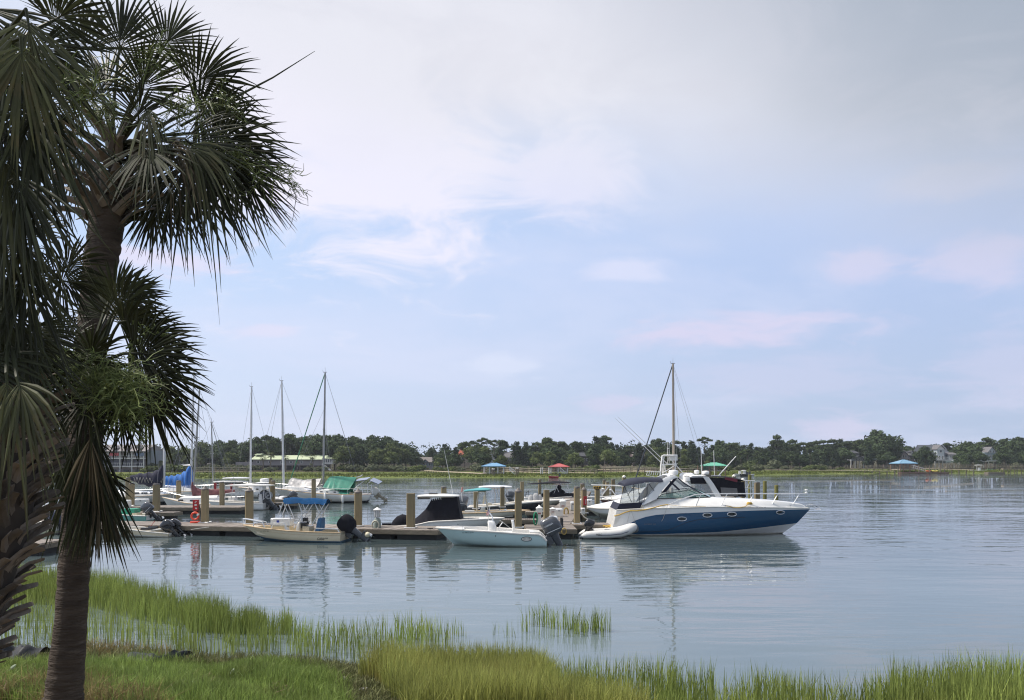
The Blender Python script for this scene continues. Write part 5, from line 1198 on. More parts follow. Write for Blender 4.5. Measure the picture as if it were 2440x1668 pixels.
MB().lathe([(.05, -.3), (.22, -.2), (.22, .1), (.05, .2)], b.at(*u4(1905, 258), 0), 10, rot=Euler((0, R(90), 0)).to_matrix()).build('rolled_canvas', M_BLKCLOTH, b.root)
cushion_box(b, u4(1460, 0)[0], u4(0, 385)[1], u4(0, 430)[1], 20, 1.2, 0, M_WHITE, 'seat')
for n_ in (.5, -.5): MB().tube([b.at(*u4(1395, 420), n_), b.at(*u4(1405, 340), n_), b.at(*u4(1440, 310), n_), b.at(*u4(1450, 420), n_)], .03, 6).build('ski_arch', M_BLACK, b.root)

# ---------------- white cruisers whose bows point left behind the blue one
def bow_left_cruiser(label, wl, bow_pts, deck_pts, stern_px, band=None, beam=3.0, dY=0):
    b = Boat('express_cruiser', label, 'motor yacht', stern_px, wl, beam/2, 'l', dY=dY)
    rows = bow_pts; S, sf, _ = hull(b, rows, [M_WHITE, band or M_BEIGE, M_BEIGE, M_BOTTOM][:len(rows)], beam, keel=.45, p0=5, p1=1.2, q=2.0, N=30)
    rub_rail(b, S, M_RUBW, .06); m = MB(); secs = []; dp_ = sorted(deck_pts); n_ = len(S)
    Sx_ = [s_[0] for s_ in S]; 
    for k in range(24):
        px = lerp(dp_[0][0], dp_[-1][0], k/23); py = float(np.interp(px, [p[0] for p in dp_], [p[1] for p in dp_])); v = b.at(px, py, 0)
        h_ = float(np.interp(v.x, Sx_, [s_[1] for s_ in S])); z_ = float(np.interp(v.x, Sx_, [s_[2] for s_ in S])); H_ = max(.02, v.z-z_)
        secs.append([Vector((v.x, y_*h_, z_+H_*f)) for y_, f in ((-1, .0), (-.86, .25), (-.7, .8), (-.4, .97), (0, 1.03), (.4, .97), (.7, .8), (.86, .25), (1, .0))])
    m.loft(secs, closed=False); m.build('cabin_top', M_WHITE, b.root, ang=40)
    return b, S, sf
c5 = lambda L: [u5(*p) for p in L]
b, S, sf = bow_left_cruiser('white express cruiser with its bow pointing left at the dock', 1240, [c5([(240, 1006), (430, 1026), (700, 1034), (1100, 1030), (1700, 1020)]), c5([(262, 1035), (430, 1100), (700, 1110), (1100, 1110), (1700, 1110)]), c5([(420, 1150), (700, 1180), (1700, 1180)]), c5([(495, 1204), (1700, 1210)])],
    c5([(246, 1003), (330, 975), (430, 958), (560, 930), (700, 900), (860, 860), (1000, 845), (1400, 840)]), 1640)
MB().add([sf(*u5(590+40+45*math.cos(a), 1062-11*math.sin(a)), .012) for a in np.linspace(0, 6.283, 19)[:-1]], [tuple(range(18))]).build('port_light', M_DARKGL, b.root, smooth=False)
MB().tube([b.at(*u5(430, 962), .1), b.at(*u5(430, 1160), .45)], .03, 6).build('anchor_chain', M_BLACK, b.root)
b, S, sf = bow_left_cruiser('white cruiser with a maroon hull band behind the corner piling', 1213, [c5([(425, 890), (560, 893), (800, 890), (1500, 880)]), c5([(440, 900), (640, 905), (1500, 900)]), c5([(480, 935), (640, 942), (1500, 950)]), c5([(560, 1035), (1500, 1035)])],
    c5([(430, 888), (520, 860), (620, 835), (740, 820), (860, 790), (1000, 770)]), 1600, mat('maroon_band', (.16, .02, .02), .3, coat=.4))
rail(b, [(*u5(255, 862), 0), (*u5(250, 855), 0), (*u5(430, 850), .5), (*u5(760, 835), 1.1)], .04, [((*u5(440, 850), .5), (*u5(470, 890), .5)), ((*u5(600, 845), .8), (*u5(625, 880), .8))], 'bow_rail', M_WHITE)
rail(b, [(*u5(310, 672), .3), (*u5(600, 678), .3), (*u5(800, 684), .3)], .05, [((*u5(580, 690), .3), (*u5(470, 830), .3)), ((*u5(580, 690), .3), (*u5(680, 830), .3))], 'outrigger_pole', M_WHITE)
fr = empty('fishing_rods', P(*u5(400, 760), 69), 'bundle of fishing rods with three gold reels', 'fishing rods'); L0 = fr.location
for k in range(3):
    c_ = P(*u5(366+k*34, 712), 69)-L0; MB().tube([c_+Vector((.12*math.cos(a), 0, .12*math.sin(a))) for a in np.linspace(0, 6.283, 15)[:-1]], .03, 6, closed=True).build('reel', mat('gold_anodised', (.40, .25, .04), .4, .4), fr)
MB().loft([[P(*u5(x, y), 69.1)-L0 for x, y in pl] for pl in (((352, 690), (458, 690), (445, 735), (415, 752), (385, 752), (360, 735)),)]+[[P(*u5(x, y), 69.3)-L0 for x, y in ((352, 690), (458, 690), (445, 735), (415, 752), (385, 752), (360, 735))]]).build('rod_bag', M_BLACK, fr)

# ---------------- express cruiser with black canvas behind the blue one (bow left)
ux = lambda u, v: (1560+u/7.747, 1060+v/7.747); cx_ = lambda L: [ux(*p) for p in L]
b, S, sf = bow_left_cruiser('white cruiser with black canvas enclosure behind the navy cruiser', 1226, [cx_([(-300, 985), (300, 1010), (1000, 1010), (1660, 1000)]), cx_([(-240, 1040), (1660, 1060)]), cx_([(-100, 1180), (1660, 1180)]), cx_([(0, 1285), (1660, 1290)])],
    cx_([(-290, 985), (100, 880), (500, 800), (700, 790), (1000, 960), (1200, 980)]), ux(1680, 0)[0], None, 3.3)
def xs_(pts, n): return [b.at(*ux(*p), n) for p in pts]
for sg in (1, -1):
    m = MB(); secs = [];
    for (xo, yo), (xi, yi) in (((880, 585), (990, 590)), ((980, 720), (1085, 720)), ((1060, 850), (1165, 850)), ((1140, 985), (1250, 985))):
        A, B_ = b.at(*ux(xo, yo), 1.2), b.at(*ux(xi, yi), 1.2); n1_, n2_ = sg*1.3, sg*1.15; secs.append([Vector((A.x, b.ny(n1_), A.z)), Vector((B_.x, b.ny(n1_), B_.z)), Vector((B_.x, b.ny(n2_), B_.z)), Vector((A.x, b.ny(n2_), A.z))])
    m.loft(secs); m.build('arch_leg', M_WHITE, b.root)
    for nm, mt, pl, n_ in (('canvas_visor', M_BLKCLOTH, ((648, 605), (905, 600), (965, 722), (670, 718)), 1.22), ('canvas_side', M_BLKCLOTH, ((975, 600), (1290, 612), (1520, 665), (1650, 690), (1685, 960), (1230, 955), (1090, 740)), 1.26), ('clear_panel', mat('smoky_vinyl', (.14, .14, .145), .15, coat=.3), ((1215, 785), (1520, 800), (1540, 940), (1240, 940)), 1.275), ('clear_panel', M_CLEAR, ((735, 720), (970, 725), (1120, 970), (745, 860)), 1.2)):
        MB().prism(xs_(pl, sg*n_), Vector((0, b.ny(-sg*.02), 0))).build(nm, mt, b.root, smooth=False)
m = MB(); T0 = [b.at(*ux(*p), 0) for p in ((600, 600), (660, 580), (900, 575), (1290, 600), (1520, 640), (1660, 690))]
m.grid([[Vector((p.x, y_, p.z+.10*(1-(y_/1.26)**2)-.0)) for p in T0] for y_ in np.linspace(-1.26, 1.26, 9)]); m.build('canvas_roof', M_BLKCLOTH, b.root)
m = MB(); q_ = xs_(((1300, 598), (1440, 612), (1530, 640), (1525, 690), (1300, 640)), 1.275); m.prism(q_, Vector((0, b.ny(-.03), 0))); m.build('maroon_canvas', mat('maroon_canvas', (.16, .02, .035), .8, var=.2), b.root, smooth=False)
m = MB(); A, B_ = b.at(*ux(600, 590), 0), b.at(*ux(920, 575), 0); m.loft([[Vector((lerp(A.x, B_.x, f), y_, A.z+.08*(1-(y_/1.2)**2)+dz_)) for f, dz_ in ((0, 0), (.1, .09), (.9, .09), (1, 0), (.5, -.06))] for y_ in np.linspace(-1.2, 1.2, 7)]); m.build('hardtop', M_WHITE, b.root)
for u, v, s_ in ((940, 515, .28), (775, 500, .2)): MB().lathe([(.9*s_, -.14), (s_, -.08), (s_, .08), (.8*s_, .14), (.3*s_, .16)], b.at(*ux(u, v), 0), 16).build('radar_dome', M_WHITE, b.root, ang=50)
for u, v in ((940, 560), (775, 545)): MB().tube([b.at(*ux(u, v), 0), b.at(*ux(u, v-25), 0)], .06, 6).build('radar_mount', M_WHITE, b.root)
for A_, B_, r_ in (((868, 590), (858, 100), .028), ((1105, 590), (1090, 100), .028), ((1180, 570), (1500, 212), .045)): MB().tube([b.at(*ux(*A_), .6), b.at(*ux(*B_), .6)], [r_, r_*.7], 6).build('antenna', M_WHITE, b.root)
MB().box(b.at(*ux(1130, 575), .5), (.75, .3, .12)).build('searchlight', M_WHITE, b.root)

# ---------------- sport fishing boat with tower, mostly hidden
b, S, sf = bow_left_cruiser('white sport fishing boat whose tall pipe tower rises behind the arch', 1210, [cx_([(-500, 880), (300, 900), (900, 900)]), cx_([(-460, 920), (900, 940)]), cx_([(-300, 1080), (900, 1080)]), cx_([(-250, 1160), (900, 1162)])],
    cx_([(-490, 880), (-100, 760), (100, 620), (400, 600), (560, 640), (700, 860)]), ux(900, 0)[0], None, 3.6)
m = MB(); Tp = M_WHITE
for sg in (1, -1):
    for pl, r_ in (([(100, 640), (115, 400), (140, 205), (165, 195), (260, 195), (330, 200)], .075), ([(150, 640), (160, 300), (175, 215)], .05), ([(330, 200), (390, 200), (385, 360), (360, 600)], .045), ([(270, 230), (360, 340), (560, 560)], .035), ([(140, 520), (250, 460), (400, 360), (420, 340)], .035), ([(120, 370), (200, 360), (380, 360)], .06), ([(185, 360), (195, 480), (240, 560)], .04)):
        MB().tube([b.at(*ux(*p), sg*(.9 if p[1] > 400 else .6)) for p in pl], r_, 8).build('tower_tube', Tp, b.root)
for v in (200, 360):
    A, B_ = b.at(*ux(150, v), 0), b.at(*ux(380, v), 0); MB().box((A+B_)/2, (abs(B_.x-A.x), 1.3, .06)).build('tower_platform', Tp, b.root)
A = b.at(*ux(335, 215), 0); MB().box(A+Vector((0, 0, -.1)), (.7, .8, .55)).build('control_box', Tp, b.root); MB().box(A+Vector((0, -.41, -.33)), (.5, .02, .08)).build('control_panel', M_BLACK, b.root)
for x_ in (235, 268): MB().tube([b.at(*ux(x_, 340), 0), b.at(*ux(x_-2, -60), 0)], [.03, .015], 5).build('antenna', Tp, b.root)
MB().bar(b.at(*ux(235, 70), 0), b.at(*ux(268, 70), 0), .05).build('antenna_bracket', Tp, b.root)
for p0_, p1_ in (((1574, 1101), (1465.5, 996)), ((1592, 1107), (1473, 994))): MB().tube([b.at(*p0_, .9 if p0_[0] < 1580 else -.9), b.at(*p1_, 1.4 if p0_[0] < 1580 else -1.2)], [.04, .012], 5).build('outrigger', M_ALU, b.root)
m = MB()
for x_ in range(-150, 110, 40): m.tube([b.at(*ux(x_, 560), 1.3), b.at(*ux(x_+20, 480), 1.3)], .03, 5)
m.tube([b.at(*ux(-170, 490), 1.3), b.at(*ux(110, 500), 1.3)], .03, 5); m.tube([b.at(*ux(-150, 560), 1.3), b.at(*ux(90, 620), 1.3)], .03, 5); m.build('bow_rail', Tp, b.root)
m = MB(); A, B_ = b.at(*ux(350, 560), 0), b.at(*ux(840, 540), 0); m.loft([[Vector((lerp(A.x, B_.x, .5+p[0]*s_/2), p[1]*1.1*s_, A.z+h_)) for p in rrect(1, 2, n=18, e=4)] for h_, s_ in ((-.5, 1), (-.1, 1), (.12, .9), (.22, .6))]); m.build('flybridge', M_WHITE, b.root, ang=50)
# ================================================================ sailing boats
M_MASTW = mat('white_mast', (.66, .66, .66), .35, var=.05); M_MASTG = mat('grey_mast', (.30, .30, .29), .4, .3, var=.08); M_WIRE = mat('rigging_wire', (.22, .22, .23), .5, .3)
M_TARPG = mat('green_tarp', (.035, .23, .155), .55, var=.18, vs=3, bump=.5, bs=5); M_TARPW = mat('silver_tarp', (.52, .50, .48), .55, var=.3, vs=2.5, bump=.8, bs=6)
M_SAILN = mat('navy_sail_cover', (.012, .013, .035), .85, var=.3, bump=.4, bs=8); M_SAILB = mat('bright_blue_sail_cover', (.02, .13, .42), .8, var=.2, bump=.4, bs=8); M_SAILM = mat('faded_maroon_cover', (.22, .085, .085), .9, var=.3, bump=.5, bs=8)
M_SOLAR = mat('solar_panel_glass', (.05, .07, .12), .12, coat=.6)
def sailboat(label, stern_px, wl, bow, rows, beam, mast, deck=None, mastmat=None, band=None, mr=.075, stays=(), boom=None, windows=(), cover=None):
    """rows: hull rows; mast: (px, foot py, top px, top py); deck: cabin outline; boom: list of (px, py, radius) of the stowed sail cover"""
    b = Boat('sailboat', label, 'sailboat', stern_px, wl, beam/2, bow)
    S, sf, _ = hull(b, rows, ([M_WHITE, band or M_WHITE2, M_BOTTOM, M_BOTTOM])[:len(rows)], beam, keel=.5, p0=3.4, p1=1.2, q=2.0, stern=.72, fwd=.5, N=26)
    rub_rail(b, S, M_RUBT, .035); m = MB()
    Sx_ = [s_[0] for s_ in S]
    m.loft([[Vector((x, -y, z)), Vector((x, -y*.5, z+.04)), Vector((x, 0, z+.06)), Vector((x, y*.5, z+.04)), Vector((x, y, z))] for x, y, z in S], closed=False); m.build('deck', M_WHITE2, b.root)
    if deck:
        dp_ = sorted(deck); secs = []
        for k in range(16):
            px = lerp(dp_[0][0], dp_[-1][0], k/15); py = float(np.interp(px, [p[0] for p in dp_], [p[1] for p in dp_])); v = b.at(px, py, beam*.22)
            h_ = float(np.interp(v.x, Sx_, [s_[1] for s_ in S])); z_ = float(np.interp(v.x, Sx_, [s_[2] for s_ in S])); H_ = max(.03, v.z-z_); w_ = min(h_*.72, beam*.34)
            secs.append([Vector((v.x, y_*w_, z_+H_*f)) for y_, f in ((-1, -.1), (-.93, .8), (-.6, 1), (0, 1.08), (.6, 1), (.93, .8), (1, -.1))])
        m = MB(); m.loft(secs, closed=False); m.add(secs[0], [tuple(range(7))]); m.add(secs[-1], [tuple(range(7))]); m.build('cabin', M_WHITE, b.root, ang=35)
        for (x0, x1, y0, y1) in windows:
            q_ = [b.at(x0, y1, beam*.345), b.at(x1, y1, beam*.345), b.at(x1-(x1-x0)*.06, y0, beam*.335), b.at(x0+(x1-x0)*.06, y0, beam*.335)]
            MB().prism(q_, Vector((0, b.ny(-.02), 0))).build('cabin_window', M_DARKGL, b.root, smooth=False)
    A, B_ = b.at(mast[0], mast[1], 0), b.at(mast[2], mast[3], 0)
    MB().tube([A, lerp(A, B_, .5), B_], [mr, mr, mr*.8], 10).build('mast', mastmat or M_MASTW, b.root)
    m = MB(); m.tube([B_+Vector((-.18, 0, .05)), B_+Vector((.2, 0, .05))], .03, 5); m.tube([B_, B_+Vector((0, 0, .55))], .012, 4); m.tube([B_+Vector((.2, 0, .05)), B_+Vector((.25, 0, .25))], .014, 4); m.build('masthead', M_WIRE, b.root)
    for st in stays:
        r_ = st[4] if len(st) > 4 else .014; f = st[2] if isinstance(st[2], float) else 1.
        C_ = b.at(st[0], st[1], st[3] if len(st) > 3 else 0); MB().tube([lerp(A, B_, f), C_], r_, 5).build('stay', (st[5] if len(st) > 5 else M_WIRE), b.root)
    for sg in (1, -1):
        MB().tube([lerp(A, B_, .97), Vector((A.x-.1, sg*beam*.44, A.z-.3))], .010, 4).build('shroud', M_WIRE, b.root)
    MB().tube([lerp(A, B_, .52)+Vector((0, -.55, 0)), lerp(A, B_, .52)+Vector((0, .55, 0))], .03, 5).build('spreader', mastmat or M_MASTW, b.root)
    if boom:
        pts = [b.at(p[0], p[1], 0) for p in boom]; rr = [p[2] for p in boom]; m = MB(); secs = []
        k_ = np.linspace(0, len(boom)-1, 26)
        for q in k_:
            c_ = Vector([float(np.interp(q, range(len(boom)), [p[i] for p in pts])) for i in range(3)]); r_ = float(np.interp(q, range(len(boom)), rr))*(1+.10*math.sin(q*7.3))
            secs.append([c_+Vector((0, r_*.55*math.cos(a), r_*math.sin(a)*(1.0 if math.sin(a) > 0 else .8))) for a in np.linspace(0, 6.283, 13)[:-1]])
        m.loft(secs); m.build('sail_cover', cover, b.root, ang=60)
        MB().tube([pts[0]+Vector((0, 0, -rr[0]*.8)), pts[-1]+Vector((0, 0, -rr[-1]*.8))], .06, 8).build('boom', mastmat or M_MASTW, b.root)
    # pulpit and lifelines
    n_ = len(S); m = MB()
    for sg in (1, -1):
        top = [Vector((S[k][0], sg*S[k][1]*.92, S[k][2]+.58)) for k in range(2, n_, 4)]; m.tube(top, .012, 4)
        for k in range(2, n_, 4): m.tube([Vector((S[k][0], sg*S[k][1]*.92, S[k][2])), Vector((S[k][0], sg*S[k][1]*.92, S[k][2]+.58))], .014, 4)
    m.tube([Vector((S[-3][0], S[-3][1]*.92, S[-3][2]+.58)), Vector((S[-1][0]-.05, 0, S[-1][2]+.62)), Vector((S[-3][0], -S[-3][1]*.92, S[-3][2]+.58))], .02, 5)
    m.build('lifeline_rail', M_CHROME, b.root); b.S = S; b.sf = sf; b.A = A; b.B = B_
    return b
u8 = lambda u, v: (420+u/4.842, 860+v/4.842)
# green tarp sailboat
b = sailboat('white sailboat under a green tarp and a wrinkled silver tarp', 878, 1199, 'l',
    [[u2(*p) for p in ((1935, 575), (1700, 572), (1520, 572), (1100, 552), (900, 525), (790, 512))], [u2(*p) for p in ((1925, 600), (1520, 600), (1000, 575), (830, 545))], [u2(*p) for p in ((1880, 655), (1520, 668), (1000, 665), (905, 650))], [u2(*p) for p in ((1850, 692), (1000, 692), (940, 690))]], 3.2,
    (770, 1172, 774.8, 888), [u2(*p) for p in ((1020, 528), (1060, 515), (1300, 500), (1480, 505), (1540, 560))], M_MASTG, None, .10,
    stays=[(688.5, 1155, 1., 0, .05, mat('green_wrapped_stay', (.03, .17, .09), .7, var=.5, vs=2)), (836, 1089, 1., 0, .014), (858, 1158, 1., 0, .012), (692, 1152, .7, 0, .010), (800, 1172, .55, 1.3, .012)],
    windows=[(762, 769, 1170.5, 1173), (776, 782, 1171, 1173.5), (793, 800, 1171.5, 1174), (808, 814, 1171.5, 1174)])
def tarp(b, top, bot, half, mat_, name, wr=.05, seed=0):
    m = MB(); rws = []
    for k in range(20):
        f = k/19; tx, ty = np.interp(f, np.linspace(0, 1, len(top)), [p[0] for p in top]), np.interp(f, np.linspace(0, 1, len(top)), [p[1] for p in top]); bx, by = np.interp(f, np.linspace(0, 1, len(bot)), [p[0] for p in bot]), np.interp(f, np.linspace(0, 1, len(bot)), [p[1] for p in bot])
        row = []
        for g in np.linspace(-1, 1, 17):
            a_ = abs(g); v = b.at(lerp(tx, bx, a_), lerp(ty, by, a_**1.15), 0); y_ = half*g
            w_ = wr*mnoise.noise((k*.55+seed, g*1.2, seed))*2*(a_*.8+.2); row.append(Vector((v.x+w_, y_, v.z+w_*.7)))
        rws.append(row)
    m.grid(rws); return m.build(name, mat_, b.root, ang=70)
tarp(b, [u2(*p) for p in ((1375, 322), (1500, 318), (1740, 335))], [u2(*p) for p in ((1310, 470), (1480, 495), (1680, 505))], 1.25, M_TARPG, 'green_tarp', .05, 2)
tarp(b, [u2(*p) for p in ((1530, 480), (1690, 490))], [u2(*p) for p in ((1530, 545), (1660, 560))], 1.4, M_TARPG, 'green_tarp', .04, 5)
tarp(b, [u2(*p) for p in ((850, 335), (1000, 372), (1255, 350))], [u2(*p) for p in ((815, 440), (960, 475), (1215, 470))], .95, M_TARPW, 'silver_tarp', .16, 8)
MB().tube([b.at(*u2(1740, 335), 0), b.at(*u2(1800, 318), 0), b.at(*u2(1822, 300), 0)], .045, 6).build('boom_end', M_MASTW, b.root)
for sg in (1, -1):
    for pl in ([(1700, 520), (1720, 480), (1860, 370)], [(1900, 570), (1890, 420), (1960, 380)], [(1960, 560), (1945, 430)], [(1890, 460), (2040, 430)], [(1800, 430), (1830, 560)]): MB().tube([b.at(*u2(*p), sg*1.1) for p in pl], .035, 6).build('stern_arch', M_CHROME, b.root)
for A_, B_ in (((1705, 395), (1880, 372)), ((1920, 382), (2045, 435))):
    q_ = [b.at(*u2(*A_), 1.2), b.at(*u2(*B_), 1.2)]; m = MB(); m.prism([q_[0], q_[1], Vector((q_[1].x, -q_[1].y, q_[1].z+.22)), Vector((q_[0].x, -q_[0].y, q_[0].z+.22))], (0, 0, .05)); m.build('solar_panel', M_SOLAR, b.root, smooth=False)
p_ = b.at(*u2(1985, 600), 0); MB().box(p_+Vector((.45, 0, -.05)), (.7, .5, .08)).build('motor_bracket', M_CHROME, b.root); outboard(b, (p_.x, 0, p_.z+.10), 50, 1.15, M_WHITE2, mat('tan_motor_leg', (.30, .26, .18), .5))
for x_ in (1303, 1548): MB().lathe([(.03, -.45), (.10, -.38), (.11, 0), (.10, .38), (.03, .45)], b.at(*u2(x_, 640 if x_ > 1400 else 612), 1.72), 12).build('fender', M_WHITE, b.root, ang=60)
hull_text(b, lambda x, y, o=0: b.at(x, y, .95), 'KAI', u2(1904, 0)[0], u2(0, 600)[1], 2.6, M_INK, wpx=6)
# maroon cover day sailer
b = sailboat('small white sailboat with a faded maroon sail cover at the dock', 584, 1213, 'l',
    [[u1(*p) for p in ((2230, 690), (2000, 710), (1700, 712), (1400, 690), (1200, 640), (1080, 608))], [u1(*p) for p in ((2225, 700), (1700, 722), (1300, 690), (1095, 625))], [u1(*p) for p in ((2200, 745), (1700, 760), (1160, 735))], [u1(*p) for p in ((2180, 775), (1220, 772))]], 2.3,
    (461, 1166, 475.5, 928), [u1(*p) for p in ((1290, 640), (1340, 600), (1500, 596), (1850, 585), (1880, 600), (1890, 690))], M_MASTG, None, .075,
    stays=[(389, 1185, 1., 0, .012), (580, 1198, 1., 0, .012), (468, 1160, .8, .9, .010), (398, 1182, .8, 0, .010)],
    boom=[u1(1500, 470)+(.50,), u1(1520, 540)+(.62,), u1(1600, 562)+(.42,), u1(1750, 550)+(.34,), u1(1950, 538)+(.24,), u1(2090, 525)+(.14,)], cover=M_SAILM, windows=[(424, 437, 1190, 1194), (452, 462, 1191, 1195)])
MB().box(b.at(*u1(2050, 650), .2), (.5, .5, .45)).build('cockpit_cooler', M_WHITE, b.root); m = MB(); c_ = b.at(*u1(2140, 650), .4)
m.tube([c_+Vector((.25*math.cos(a), 0, .25*math.sin(a))) for a in np.linspace(0, 6.283, 18)[:-1]], .05, 6, closed=True); m.build('life_ring', M_GREYCLOTH, b.root)
for pl in ([(1950, 640), (1960, 560), (2100, 540), (2115, 600)],): rail(b, [(*u1(*p), .8) for p in pl], .03, [], 'pushpit')
# navy cover
b = sailboat('white sailboat with a laced navy sail cover at the left', 440, 1203, 'r',
    [[u1(*p) for p in ((-100, 600), (300, 615), (700, 605), (1060, 580), (1420, 545))], [u1(*p) for p in ((-100, 615), (700, 622), (1390, 560))], [u1(*p) for p in ((-60, 690), (700, 690), (1250, 660))], [u1(*p) for p in ((0, 712), (1180, 712))]][:4] and
    [[u1(*p) for p in ((-100, 598), (300, 612), (700, 602), (1060, 578), (1380, 552))], [u1(*p) for p in ((-100, 615), (700, 620), (1350, 565))], [u1(*p) for p in ((-60, 690), (700, 690), (1250, 660))], [u1(*p) for p in ((0, 714), (1180, 714))]], 3.0,
    (390.5, 1162, 395, 846), [u1(*p) for p in ((380, 560), (430, 535), (700, 528), (1040, 545), (1090, 560))], M_MASTW, None, .12,
    stays=[(438, 1174, 1., 0, .014), (205, 1180, 1., 0, .012), (262, 1175, .98, 0, .012)],
    boom=[u1(640, 345)+(.22,), u1(760, 360)+(.55,), u1(900, 375)+(.75,), u1(1030, 372)+(.95,), u1(1085, 340)+(1.15,), u1(1100, 290)+(.9,)], cover=M_SAILN, windows=[(319, 332, 1173, 1177), (336, 352, 1173, 1177), (357, 368, 1173, 1177)])
b.root.location.x += 0
m = MB()
for k in range(9): x_ = 690+k*45; m.tube([b.at(*u1(x_, 330+k*2), .45), b.at(*u1(x_+22, 408), .5), b.at(*u1(x_+40, 335+k*2), .45)], .02, 4)
m.build('cover_lacing', M_ROPEW, b.root)
# bright blue cover
b = sailboat('white sailboat with a bright blue sail cover', 372, 1190, 'r',
    [[u1(*p) for p in ((980, 520), (1200, 530), (1500, 530), (1900, 505))], [u1(*p) for p in ((980, 540), (1500, 545), (1860, 520))], [u1(*p) for p in ((1000, 610), (1500, 610), (1800, 590))], [u1(*p) for p in ((1020, 637), (1740, 637))]], 3.0,
    (454.5, 1168, 462.3, 881), [u1(*p) for p in ((1080, 500), (1120, 480), (1400, 470), (1560, 490), (1640, 515))], M_MASTW, None, .11,
    stays=[(520, 1172, 1., 0, .014), (375, 1168, 1., 0, .012), (540, 1120, .98, 0, .010)],
    boom=[u1(1130, 400)+(.62,), u1(1200, 402)+(.72,), u1(1300, 415)+(.92,), u1(1400, 405)+(1.2,), u1(1470, 360)+(1.5,), u1(1485, 330)+(1.1,)], cover=M_SAILB)
# further masts
b = sailboat('white sailboat with a bare slim mast between the maroon cover and the tall white mast', 430, 1186, 'r',
    [[(430, 1168), (480, 1169), (540, 1162)], [(430, 1171), (480, 1172), (535, 1166)], [(432, 1180), (525, 1180)], [(434, 1185), (518, 1186)]], 2.6, (507.8, 1160, 504, 1007), None, M_MASTG, None, .075,
    stays=[(540, 1130, 1., 0, .02), (543, 1160, 1., 0, .012), (432, 1165, 1., 0, .010)])
b = sailboat('white sailboat with a tall bare white mast, left one of two', 660, 1182, 'l',
    [[(664, 1164), (620, 1166), (560, 1160)], [(664, 1167), (620, 1169), (566, 1164)], [(660, 1177), (580, 1177)], [(658, 1182), (590, 1182)]], 2.8, (596.8, 1158, 599.5, 922), [(590, 1160), (600, 1156), (640, 1156), (655, 1164)], M_MASTW, None, .12,
    stays=[(562, 1158, 1., 0, .012), (661, 1160, 1., 0, .012)], windows=[(604, 610, 1160, 1162), (618, 624, 1160, 1162)])
b = sailboat('white sailboat with a tall bare white mast, right one of two', 770, 1190, 'l',
    [[(770, 1168), (720, 1170), (650, 1164)], [(770, 1171), (720, 1173), (656, 1168)], [(766, 1183), (672, 1183)], [(764, 1189), (684, 1190)]], 2.8, (676.2, 1162, 671.2, 908), [(668, 1165), (680, 1158), (720, 1160), (735, 1168)], M_MASTW, None, .115,
    stays=[(636, 1037, 1., 0, .012), (646, 1037, 1., 0, .012), (768, 1166, 1., 0, .012)])
b = sailboat('sailboat with a tall tan mast and furled dark jib behind the navy cruiser', 1700, 1208, 'l',
    [[(1700, 1172), (1600, 1174), (1505, 1162)], [(1700, 1176), (1600, 1178), (1512, 1168)], [(1696, 1196), (1530, 1192)], [(1692, 1207), (1545, 1208)]], 3.0, (1606, 1165, 1603.5, 867), None, mat('tan_mast', (.38, .32, .25), .4, var=.06), None, .115,
    stays=[(1511, 1152, 1., 0, .055, mat('dark_furled_jib', (.03, .04, .055), .8, var=.5, vs=2)), (1700, 1165, 1., 0, .010), (1627, 1160, 1., 1.2, .010), (1686, 1165, .98, 0, .009)])

# ---------------------------------------------------------------- powerboats in the second row on the left
uz = lambda u, v: (440+u/8.938, 1120+v/8.938); cz = lambda L: [uz(*p) for p in L]
b = Boat('center_console_boat', 'white center console boat with a long thin top and grey outboard', 'motorboat', 628, 1216.5, 1.1, 'l')
S, sf, _ = hull(b, [cz([(1665, 715), (1300, 712), (900, 690), (500, 660)]), cz([(1665, 810), (900, 800), (560, 740)]), cz([(1665, 862), (650, 850)])], [M_WHITE, M_WHITE, M_WHITE2], 2.2, keel=.25); deck_open(b, S, .2, .4, .7, M_WHITE2); rub_rail(b, S, M_RUBW, .05)
console(b, uz(1720, 0)[0], uz(1570, 0)[0], uz(0, 510)[1], uz(0, 700)[1], .4, M_WHITE, .15, aft=.2)
hardtop(b, uz(860, 0)[0], uz(1850, 0)[0], uz(0, 320)[1], 1.0, .10, M_WHITE2)
legs(b, [[(*uz(A_, 330), n), (*uz(B_, 640), n)] for A_, B_ in ((1030, 985), (1085, 1085), (1110, 1105), (1610, 1580), (1700, 1670), (1790, 1840)) for n in (.7, -.7)], .03)
m = MB(); c_ = b.at(*uz(1790, 540), .3); m.tube([c_+Vector((.28*math.cos(a), 0, .28*math.sin(a))) for a in np.linspace(0, 6.283, 18)[:-1]], .07, 6, closed=True); m.build('ring_buoy', M_GREYCLOTH, b.root)
p_ = b.at(*uz(1665, 700), 0); outboard(b, (p_.x, 0, p_.z+.1), 42, 1.35, M_GREYMOTOR, M_GREYMOTOR, decals=M_ALU)
b = Boat('cabin_boat', 'white cabin boat with a two level roof behind the sailboats', 'motorboat', 588, 1186, 1.3, 'l')
S, sf, _ = hull(b, [[(588, 1172), (540, 1172), (490, 1164)], [(588, 1180), (500, 1176)], [(586, 1186), (508, 1185)]], [M_WHITE, M_WHITE2, M_BOTTOM], 2.6, keel=.3); deck_open(b, S, .2, .3, .5, M_WHITE2)
A, B_ = b.at(586, 1172, 0), b.at(512, 1146, 0); m = MB(); m.loft([[Vector((lerp(A.x, B_.x, .5+p[0]*s_/2), p[1]*.95*s_, lerp(A.z, B_.z, f))) for p in rrect(1, 2, n=18, e=6)] for f, s_ in ((0, .9), (1, .95))]); m.build('cabin', M_WHITE, b.root, ang=40)
